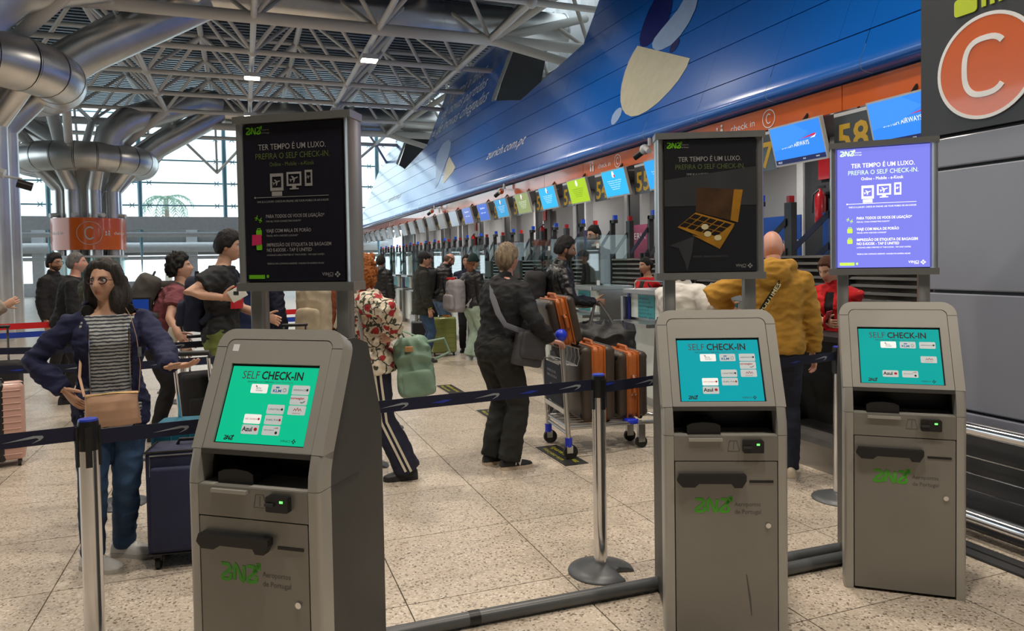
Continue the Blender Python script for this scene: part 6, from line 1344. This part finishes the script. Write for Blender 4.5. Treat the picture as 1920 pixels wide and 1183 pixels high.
K = person('balding man in black padded jacket bending his head in the queue', 3.30, 12.55, 5, 1.80, skin='pink', vox=.013, lean=8, head=(0, 28, 0), girth=1.1, top=dict(mat=PUF, ease=.036, hem=-.06, quilt=True, collar=.05), bottom=dict(mat=DENL), hair=hair('cropped_brown', (.12, .07, .045), th=.004, front=.075, top_bald=1, side=.0), beard=((.05, .035, .025), .85))
backpack(K, 'black rucksack on the back of the balding man', cloth('rucksack_black2', (.02, .02, .02)), (.33, .24, .50))
person('woman with long dark hair and navy jacket looking back from the queue', 3.72, 12.25, 252, 1.72, skin='tan', vox=.012, fem=1, head=(-10, 0, 0), top=dict(mat=cloth('ink_navy', '20243e'), ease=.022, collar=.04), bottom=dict(mat=BLK), hair=hair('long_black', BLKH, th=.016, front=.066, side=-.04, parts=[((0, -.06, -.10), (.085, .06, .16)), ((.07, -.02, -.12), (.03, .045, .14)), ((-.07, -.02, -.12), (.03, .045, .14))]), brow=(.01, .008, .007))
K = person('woman in dark green beanie and black jacket with mint trousers', 3.46, 11.12, 20, 1.70, skin='fair', vox=.012, fem=.8, top=dict(mat=PUF, ease=.030, hem=-.05, collar=.03), bottom=dict(mat=cloth('mint_trousers', 'a9bfae'), ease=.026, flare=.03), shoes=((.55, .6, .62), (.65, .66, .66)), hair=hair('auburn_long', (.16, .06, .025), th=.012, parts=[((0, -.07, -.12), (.075, .045, .13))]))
b = MB(); mk = sstep(hp3[:, 2], .005, .02); b.add((hp3+D3*(mk*.020-.006*(1-mk))[:, None]+np.stack([0*mk, 0*mk, mk*.025*sstep(D3[:, 2], .3, 1)], 1)).tolist(), f3); b.obj('beanie', cloth('bottle_green', '14302a', bump=.5), K['o'], True, 60, K['MH'])
m_gbp = mat('pale_grey_nylon', lin('9b979c'), .6, bump=.15)
t = backpack(K, 'large pale grey travel backpack worn by the beanie woman', m_gbp, (.34, .24, .52), drop=.10, off=-.12); bevel_box('red_tab', (.22, .05, .05), .02, cloth('red_tab', 'c01c22'), t, T(-.05, -.05, .27)); bevel_box('yellow_pillow', (.10, .16, .26), .04, cloth('ochre', 'c99a3c'), t, T(-.20, .03, -.08))
K = person('man in black puffer jacket with his back turned at a far desk', 2.58, 14.5, 50, 1.75, skin='fair', vox=.014, eyes=False, top=dict(mat=PUF, ease=.034, hem=-.08, quilt=True, hood=1.0), bottom=dict(mat=BLK), hair=hair('dark_brown', DKB, th=.02, side=-.03))
# ---- queue on the left
K = person('bearded man with glasses in black jacket waiting by the red belt', -2.48, 11.6, 335, 1.80, skin='tan', vox=.012, head=(-5, 0, 0), top=dict(mat=BLK, ease=.026, collar=.05), bottom=dict(mat=BLK), beard=((.02, .013, .01), .95), hair=hair('black_full', BLKH, th=.02, front=.062, side=.0, lift=.012, rough=.6), brow=(.015, .01, .008))
glasses(K, m_black, False)
K = person('grey-haired man in black jacket leaning forward in the queue', -2.02, 9.86, 8, 1.80, skin='pink', vox=.012, lean=14, head=(0, -10, 0), top=dict(mat=BLK, ease=.026), bottom=dict(mat=BLK), beard=((.30, .27, .24), .45), hair=hair('steel_grey', (.16, .15, .145), th=.011, front=.066, side=.0, rough=.6), brow=(.12, .1, .09))
K = person('person in olive hooded jacket behind the head of the striped-shirt woman', -1.44, 8.25, 12, 1.66, skin='fair', vox=.012, lean=10, eyes=False, top=dict(mat=cloth('olive_green', '4a4d3f'), ease=.034, hem=-.1, hood=1.25, wr=.014), bottom=dict(mat=BLK), hair=hair('mid_brown', (.05, .03, .02), th=.016))
K = person('young man in maroon T-shirt leaning forward with a rucksack', -.80, 7.42, 4, 1.76, skin='fair', vox=.010, lean=26, head=(0, -22, 0), rw=(-.52, 6.98, .93), lw=(-.58, 7.55, .95), relb=(.4, -.9, -.2), top=dict(mat=cloth('maroon', '7a4048'), ease=.026, hem=-.03, sleeve=.4, wr=.012, name='t_shirt', sleeve_ease=.03), bottom=dict(mat=BLK), hair=hair('black_curly_top', BLKH, th=.026, front=.058, side=.0, lift=.012, rough=1.0), brow=(.012, .009, .008), hands={1: dict(curl=.5)})
m_orl = mat('orange_trim', lin('e07a22'), .6)
t = backpack(K, 'dark grey rucksack with orange-edged straps on the maroon shirt man', cloth('rucksack_grey', '4a4744'), (.30, .22, .42), drop=.0)
for q in (1, -1):
    ch = [c for c in t.children if c.name.startswith('shoulder_strap')]
t2 = empty('passport', (-.60, 7.02, .99), R(10), 'pale paper held low by the maroon shirt man', 'paper'); bevel_box('sheet', (.10, .006, .13), .002, cloth('paper', 'c8c4b8'), t2, RotM('Y', .3))
K = person('tall young man in black T-shirt with red print holding white papers', -.19, 6.62, 352, 1.90, skin='fair', vox=.010, lean=3, head=(0, 4, 0), rw=(-.16, 6.33, 1.34), lw=(.18, 6.60, 1.15), relb=(.6, -.8, -.4), top=dict(mat=cloth('washed_black', '26282b'), ease=.030, hem=-.05, sleeve=.4, wr=.014, name='t_shirt', sleeve_ease=.034), bottom=dict(mat=cloth('moss_green', '6c7a3c'), ease=.03, wr=.012), hair=hair('black_crop', BLKH, th=.016, front=.056, side=-.01, lift=.008), brow=(.012, .009, .008), hands={1: dict(dir=(.35, .9, .1), curl=.6)}, shoes=(WHITE, (.6, .6, .58)))
b = MB(); cM = K['P']+K['X']*.06*K['s']
for k_, (z_, w_, h_) in enumerate(((.36, .13, .07), (.26, .16, .08))):
    pts = [K['P']+K['Z']*(z_+h_*(j-.5))*K['s']+K['X']*(.10+w_*(i/6-.5))*K['s']+K['Y']*(math.sqrt(max(.0, 1-((.10+w_*(i/6-.5))/.215)**2))*.155+.004)*K['s'] for j in (0, 1) for i in range(7)]
    b.add(pts, [(i, i+1, 7+i+1, 7+i) for i in range(6)])
b.obj('red_print', cloth('print_red', 'c0222e'), K['o'], True)
backpack(K, 'navy rucksack on the back of the tall black T-shirt man', cloth('rucksack_navy', '161c34'), (.28, .17, .46), drop=.08, gap=.0)
t2 = empty('papers', (-.05, 6.26, 1.37), R(-10), 'white printed papers in the hand of the tall young man', 'paper'); bevel_box('sheet', (.13, .01, .10), .003, cloth('white_paper', 'dcdcd6'), t2, RotM('Y', -.5)); MB().box((-.03, -.007, -.01), (.01, -.0055, .02)).obj('print_mark', m_ink, t2)
person('person in long beige coat standing by the red belt at the pipe cluster', -2.50, 8.30, 10, 1.66, skin='fair', vox=.012, fem=.6, eyes=False, rw=(-2.14, 8.10, 1.26), relb=(.4, -.9, -.4), top=dict(mat=cloth('beige_coat', 'a3968a'), ease=.040, hem=-.52, flare=.06, collar=.05, wr=.014, name='coat'), bottom=dict(mat=cloth('light_grey_trousers', '9a9a98')), hair=hair('brown_bob', (.05, .03, .02), th=.018), shoes=(WHITE, WHITE))
K = person('person in dark navy jacket with a big pack in the middle of the queue', .22, 8.05, 30, 1.74, skin='fair', vox=.013, eyes=False, top=dict(mat=cloth('dark_navy_jacket', '141830'), ease=.03), bottom=dict(mat=BLK), hair=hair('brown_short', DKB, th=.014))
backpack(K, 'big dark blue trekking pack in the middle of the queue', cloth('trek_blue', '16224a'), (.38, .28, .62), drop=-.02)
K = person('person carrying a beige trekking pack in the middle of the queue', .80, 7.85, 60, 1.72, skin='fair', vox=.013, eyes=False, top=dict(mat=cloth('rust', '8a4a30')), bottom=dict(mat=BLK), hair=hair('brown_mid', DKB, th=.016))
backpack(K, 'beige trekking pack beside the floral jacket', cloth('trek_beige', 'b5a78e'), (.34, .26, .60), drop=.0)
# ------------------------------------------------------------------ luggage
m_wheel = mat('black_rubber', (.012, .012, .012), .6)
def caster(parent, p, r=.028, w=.022, name='wheel'): return MB().cyl((p[0]-w/2, p[1], r), (p[0]+w/2, p[1], r), r, n=14).obj(name, m_wheel, parent, True)
def hard_case(label, loc, rz, size, mt, ribs=0, handle=0.0, vertical_rib=False, name='suitcase', wheel=True, M=None):
    """x width, y depth, z height; stands on four wheels"""
    t = empty(name, loc, rz, label, 'suitcase')
    if M is not None: t.matrix_world = M
    w, d, h = size; z0 = .055 if wheel else 0
    for q in (-1, 1): bevel_box('shell', (w, d/2-.004, h), .04, mt, t, T(0, q*(d/4+.001), z0+h/2), 4)
    bevel_box('zip_seam', (w-.008, .016, h-.008), .035, m_black, t, T(0, 0, z0+h/2), 3)
    for k in range(ribs):
        z = z0+h*(k+1)/(ribs+1)
        for q in (-1, 1): bevel_box('rib', (w*.9, .010, .010), .004, mt, t, T(0, q*(d/2), z), 1)
    if wheel:
        for sx in (-1, 1):
            for sy in (-1, 1): caster(t, (sx*(w/2-.045), sy*(d/2-.045))); 
    if handle:
        for sx in (-1, 1): MB().cyl((sx*.09, d/2-.03, z0+h-.02), (sx*.09, d/2-.03, z0+h+handle), .009, n=8).obj('handle_tube', m_chrome, t, True)
        bevel_box('handle_grip', (.22, .03, .035), .012, m_black, t, T(0, d/2-.03, z0+h+handle))
    MB().tube([(-.07, 0, z0+h), (-.06, 0, z0+h+.03), (.06, 0, z0+h+.03), (.07, 0, z0+h)], .010, 8).obj('carry_handle', m_black, t, True)
    return t
m_pinkc = mat('pink_shell', lin('c9a093'), .38, coat=.2); t = hard_case('pale pink hard suitcase with a black belt around it', (-1.93, 6.92, 0), R(12), (.42, .26, .62), m_pinkc, ribs=11)
bevel_box('luggage_belt', (.06, .275, .636), .04, m_black, t, T(.05, 0, .055+.31))
m_olg = mat('olive_shell', lin('8a9550'), .3, coat=.4); t = hard_case('olive green hard suitcase with orange tag in the queue', (3.19, 11.95, 0), R(-12), (.42, .27, .60), m_olg, ribs=6, handle=.0); MB().box((-.02, -.02, .665), (.12, .02, .685)).obj('orange_tag', m_orl, t)
hard_case('black suitcase standing behind the olive suitcase', (2.90, 12.35, 0), R(-10), (.36, .24, .52), mat('black_shell', (.015, .015, .016), .4))
# dark navy soft suitcase and teal suitcase beside the striped-shirt woman
m_nvs = mat('navy_polyester', lin('232a4a'), .7, bump=.25, bscale=250, var=.15)
t = empty('suitcase', (-.30, 4.27, 0), R(-8), 'navy soft-sided suitcase with piping standing next to the woman', 'suitcase')
bevel_box('body', (.40, .25, .56), .035, m_nvs, t, T(0, 0, .355), 4); bevel_box('front_pocket', (.34, .04, .44), .02, m_nvs, t, T(0, -.135, .33), 3)
for z in (.085, .625): MB().tube([(-.195, -.118, z), (-.195, .118, z), (.195, .118, z), (.195, -.118, z), (-.195, -.118, z)], .006, 6).obj('piping', m_black, t, True)
MB().tube([(-.17, -.128, .50), (-.17, -.128, .61), (.17, -.128, .61), (.17, -.128, .50)], .004, 6).obj('pocket_zip', m_ledge, t, True); MB().tube([(-.06, 0, .635), (-.05, 0, .66), (.05, 0, .66), (.06, 0, .635)], .010, 8).obj('carry_handle', m_black, t, True)
for sx in (-1, 1):
    for sy in (-1, 1): MB().cyl((sx*.15-.012, sy*.09, .034), (sx*.15+.012, sy*.09, .034), .034, n=14).obj('wheel', m_wheel, t, True)
    MB().box((sx*.15-.02, -.11, .05), (sx*.15+.02, .11, .085)).obj('wheel_housing', m_black, t)
m_tealc = mat('teal_polyester', lin('12667e'), .55, bump=.3, bscale=160, var=.12)
t = empty('suitcase', (-.30, 4.66, 0), R(-8), 'bright teal suitcase with red tag and extended trolley handle held by the woman', 'suitcase')
bevel_box('body', (.42, .27, .62), .04, m_tealc, t, T(0, 0, .38), 4)
for k in range(5): MB().tube([(-.2+.1*k, -.137, .12), (-.19+.1*k, -.139, .40), (-.2+.1*k, -.137, .66)], .006, 6).obj('rib', m_tealc, t, True)
for sx in (-1, 1):
    MB().cyl((sx*.095, .10, .66), (sx*.095, -.02, 1.06), .011, n=10).obj('handle_tube', m_chrome, t, True)
    for sy in (-1, 1): MB().cyl((sx*.16-.012, sy*.09, .036), (sx*.16+.012, sy*.09, .036), .036, n=14).obj('wheel', m_wheel, t, True)
MB().tube([(-.105, -.02, 1.055), (-.10, -.022, 1.085), (.10, -.022, 1.085), (.105, -.02, 1.055)], .016, 10).obj('handle_grip', mat('charcoal_grip', (.03, .03, .03), .5), t, True); MB().box((-.05, -.145, .55), (.03, -.142, .65), RotM('Y', .2)).obj('red_tag', cloth('tag_red', 'c42a2e'), t)
# black luggage pile beside the young men
for (lab, loc, rz, sz) in (('black rolling bag at the feet of the maroon shirt man', (-.35, 6.95, 0), R(15), (.42, .28, .60)), ('black suitcase next to the tall black T-shirt man', (.42, 6.95, 0), R(-10), (.40, .28, .66)), ('black suitcase near the beige coat person', (-2.15, 7.75, 0), R(5), (.42, .28, .70))):
    t = empty('suitcase', loc, rz, lab, 'suitcase'); bevel_box('body', (sz[0], sz[1], sz[2]), .04, cloth('bag_black', (.014, .014, .015)), t, T(0, 0, .06+sz[2]/2), 4); bevel_box('front_pocket', (sz[0]*.8, .05, sz[2]*.55), .02, cloth('bag_black', (.014, .014, .015)), t, T(0, -sz[1]/2, .05+sz[2]*.4))
    for sx in (-1, 1):
        for sy in (-1, 1): caster(t, (sx*.15, sy*.1), .032)
        MB().cyl((sx*.1, sz[1]/2-.04, .05+sz[2]), (sx*.1, sz[1]/2-.04, sz[2]+.36), .009, n=8).obj('handle_tube', m_chrome, t, True)
    bevel_box('handle_grip', (.24, .03, .03), .012, m_black, t, T(0, sz[1]/2-.04, sz[2]+.37))
# ---- luggage trolley: handle end at x=0, nose towards +x
m_tfr = mat('zinc_tube', (.55, .55, .54), .3, .9, var=.1); m_tbl = mat('trolley_blue', lin('1e3ad0'), .35)
t = empty('luggage_trolley', (2.42, 5.50, 0), R(-6), 'steel luggage trolley with blue handle ends and dark advert panel', 'trolley')
for sy in (-1, 1):
    MB().tube([(0.02, sy*.27, .14), (0.0, sy*.27, .55), (-.03, sy*.27, .98)], .021, 12).obj('rear_upright', m_tfr, t, True); MB().tube([(.02, sy*.27, .25), (.35, sy*.23, .24), (.72, sy*.13, .22)], .016, 10).obj('side_rail', m_tfr, t, True)
    MB().cyl((.02, sy*.27, .10), (.02, sy*.27, .17), .030, n=14).obj('blue_collar', m_tbl, t, True)
    fk = MB(); fk.box((.0, sy*.27-.025, .05), (.05, sy*.27-.02, .11)); fk.box((.0, sy*.27+.02, .05), (.05, sy*.27+.025, .11)); fk.obj('fork', m_tfr, t)
    MB().cyl((.035, sy*.27-.017, .058), (.035, sy*.27+.017, .058), .058, n=20).obj('wheel', m_wheel, t, True); MB().cyl((.72, sy*.12-.015, .05), (.72, sy*.12+.015, .05), .05, n=18).obj('wheel', m_wheel, t, True); MB().box((.69, sy*.12-.02, .05), (.75, sy*.12+.02, .20)).obj('fork', m_tfr, t)
    MB().sphere((-.03, sy*.27, 1.0), (.05, .045, .05), 14, 10).obj('blue_handle_end', m_tbl, t, True)
MB().tube([(.72, -.15, .22), (.92, -.16, .215), (1.0, -.10, .21), (1.02, 0, .21), (1.0, .10, .21), (.92, .16, .215), (.72, .15, .22)], .017, 10).obj('nose_loop', m_tfr, t, True)
for z in (.25, .20): MB().cyl((.02, -.27, z), (.02, .27, z), .014, n=8).obj('rear_bar', m_tfr, t, True)
for y in (-.2, -.1, 0, .1, .2): MB().cyl((.02, y, .25), (.72, y*.6, .22), .011, n=8).obj('deck_bar', m_tfr, t, True)
MB().cyl((-.03, -.25, 1.0), (-.03, .25, 1.0), .020, n=12).obj('push_bar', m_black, t, True); bevel_box('blue_block', (.10, .10, .04), .01, m_tbl, t, T(.62, -.13, .235))
ad = MB().box((-.015, -.255, .42), (-.008, .255, .74)).obj('advert_panel', mat('advert_navy', lin('171d30'), .6, spec=.2), t); MB().box((-.012, -.26, .36), (0.01, .26, .40)).obj('lower_strip', m_tfr, t)
Mt = basis((-.016, .2, .70), (0, -1, 0), (0, 0, 1), (-1, 0, 0)); text('TER TEMPO É UM LUXO', .03, m_logo, ad, Mt @ T(.03, -.04, 0), width=.24); text('PREFIRA O SELF CHECK-IN', .03, m_logo, ad, Mt @ T(.03, -.08, 0), width=.26); b = MB()
for k in range(3): b.stroke([(.12+.06*k, -.20), (.16+.06*k-.02*(k == 2), -.20), (.16+.06*k-.02*(k == 2), -.14), (.12+.06*k, -.14)], .007, .001, Mt, closed=True)
b.obj('device_symbols', m_logo, ad)
b = MB()
for k in range(6):
    y = -.22+.088*k; b.tube([(-.02, y, .76), (.12, y, .74), (.14, y, .80), (.13, y, .88)], .004, 6)
for x in (.0, .05, .10): b.tube([(x, -.24, .752), (x, .24, .752)], .004, 6)
b.tube([(.13, -.24, .88), (.13, .24, .88)], .005, 6); b.obj('wire_basket', m_tfr, t, True)
# brown and orange suitcases on the trolley
m_brs = mat('brown_shell', lin('4a4038'), .42, .2, var=.06); m_org = mat('orange_leather', lin('b0622a'), .45, var=.12, bump=.1, bscale=120)
def two_tone(label, M, w, d, h):
    """thickness along x, width along y, height z"""
    t = empty('suitcase', (0, 0, 0), 0, label, 'suitcase'); t.matrix_world = M
    for q in (-1, 1): bevel_box('shell', (d*.36, w, h), .045, m_brs, t, T(q*d*.32, 0, h/2), 4)
    bevel_box('leather_band', (d*.46, w-.006, h-.006), .05, m_org, t, T(0, 0, h/2), 4)
    for q in (-.10, 0, .10): bevel_box('band_ridge', (.012, w+.006, h+.006), .05, m_org, t, T(q*d/.3*.55, 0, h/2), 3)
    for zz in (-1, 1):
        for q in (-1, 1): bevel_box('corner_guard', (.06, .07, .07), .03, m_black, t, T(q*(d/2-.025), -w/2+.05, h/2+zz*(h/2-.05)))
    hd = MB().tube([(0, -w/2-.004, h*.36), (0, -w/2-.028, h*.40), (0, -w/2-.028, h*.60), (0, -w/2-.004, h*.64)], .014, 8).obj('side_handle', m_org, t, True)
    for z in (.36, .64): MB().box((-.022, -w/2-.012, h*z-.008), (.022, -w/2+.004, h*z+.008)).obj('handle_plate', m_chrome, t)
    MB().tube([(0, -.10, h-.002), (0, -.085, h+.028), (0, .085, h+.028), (0, .10, h-.002)], .014, 8).obj('top_handle', m_org, t, True)
    for sy in (-1, 1): MB().cyl((d*.3, sy*(w/2-.06)-.01, .0), (d*.3, sy*(w/2-.06)+.01, .0), .022, n=12).obj('wheel', m_wheel, t, True)
    return t
two_tone('brown and orange suitcase standing on the trolley nearest the handle', T(2.74, 5.52, .265) @ RotM('Z', R(-6)), .50, .30, .62)
two_tone('brown and orange suitcase standing on the nose of the trolley', T(3.08, 5.54, .255) @ RotM('Z', R(-6)), .46, .28, .56)
two_tone('smaller brown and orange suitcase leaning on top of the trolley basket', T(2.52, 5.56, .895) @ RotM('Z', R(-6)) @ RotM('Y', R(-12)), .42, .25, .40)
# black duffel on the scale held by the leather jacket man
t = empty('duffel_bag', (3.27, 6.25, .80), R(-22), 'black duffel bag lifted by its straps beside the desk', 'bag'); m_duf = mat('duffel_black', (.016, .016, .017), .5, bump=.3, var=.2)
b = MB(); b.tube([(-.30, 0, 0), (-.28, 0, .0), (-.1, 0, .02), (.1, 0, .02), (.28, 0, 0), (.30, 0, 0)], [.09, .16, .185, .185, .16, .09], 18); dm = fuse(b, .012, 3); wrinkle(dm, .03, 6, (1, 1, 1), 1, True); dm.materials.append(m_duf); link(bpy.data.objects.new('bag', dm), t)
for sy in (-1, 1): MB().tube([(-.14, sy*.12, .12), (-.10, sy*.06+.08, .26), (-.06, .19, .37), (-.02, .19, .38), (.05, sy*.05+.08, .26), (.12, sy*.12, .12)], .014, 8, flat=(1, .4)).obj('carry_strap', m_duf, t, True)
MB().box((-.2, -.02, .18), (.2, .02, .20)).obj('zip', m_black, t)
# ------------------------------------------------------------------ ceiling flood lamps (the hall's own lights)
def flood(x, y, z, power, vis=True, label=None):
    t = empty('flood_lamp', (x, y, z), label=label or 'small square flood lamp hung from the space frame', cat='lamp', group='flood lamps under the space frame')
    MB().rbox((0, 0, 0.10), (0.24, 0.2, 0.07), 0.03, 2).obj('housing', m_lt, t)
    MB().box((-.22, -.18, 0.0), (.22, .18, 0.03)).obj('lens', mat('lamp_lens', (0.9, 0.85, 0.75), 0.3, emit=LAMP_COL, es=14.0), t)
    MB().cyl((0, 0, 0.17), (0, 0, 0.37 if y > 15.5 else 2.7), 0.02, n=6).obj('stem', m_lt, t)
    ld = bpy.data.lights.new('flood', 'AREA'); ld.shape = 'RECTANGLE'; ld.size = 0.5; ld.size_y = 0.4; ld.energy = power; ld.color = LAMP_COL; ld.spread = R(150)
    lo = bpy.data.objects.new('flood_light', ld); link(lo, t); lo.location = (0, 0, -0.03)
    return t
LL = ['flood lamp under the frame above the far queue', 'flood lamp close to the glazed end wall', 'flood lamp beneath the thick white chord', 'flood lamp beside the dark roof duct end']
for n, (x, y) in enumerate(((0.42, 24.6), (0.42, 31.0), (3.64, 21.5), (3.64, 29.2), (0.42, 17.0), (-2.8, 12.0), (3.64, 13.0), (0.42, 8.0), (3.2, 4.6), (-2.8, 4.0), (0.6, 1.2), (3.3, -1.0))):
    flood(x, y, 7.55, LAMP_W, label=LL[n] if n < 4 else None)

# downlights added under the soffit to brighten the wall behind the desks
for k in range(9):
    t = empty('soffit_fill_light', (7.9, 5.2+4.2*k, 3.50), label='added round downlight under the dark soffit brightening the wall behind the desks', cat='lamp', group='added downlights under the dark soffit')
    MB().lathe([(.10, 0), (.12, .0), (.12, .02), (.10, .02)], n=16).obj('rim', m_lt, t, True); MB().lathe([(.001, .005), (.10, .005)], n=16).obj('lens', MATS['lamp_lens'], t)
    ld = bpy.data.lights.new('downlight', 'AREA'); ld.shape = 'DISK'; ld.size = .2; ld.energy = 34; ld.color = (1.0, .93, .84); lo = bpy.data.objects.new('soffit_fill_source', ld); link(lo, t); lo.location = (0, 0, -.02)
bpy.data.scenes.remove(TMP)
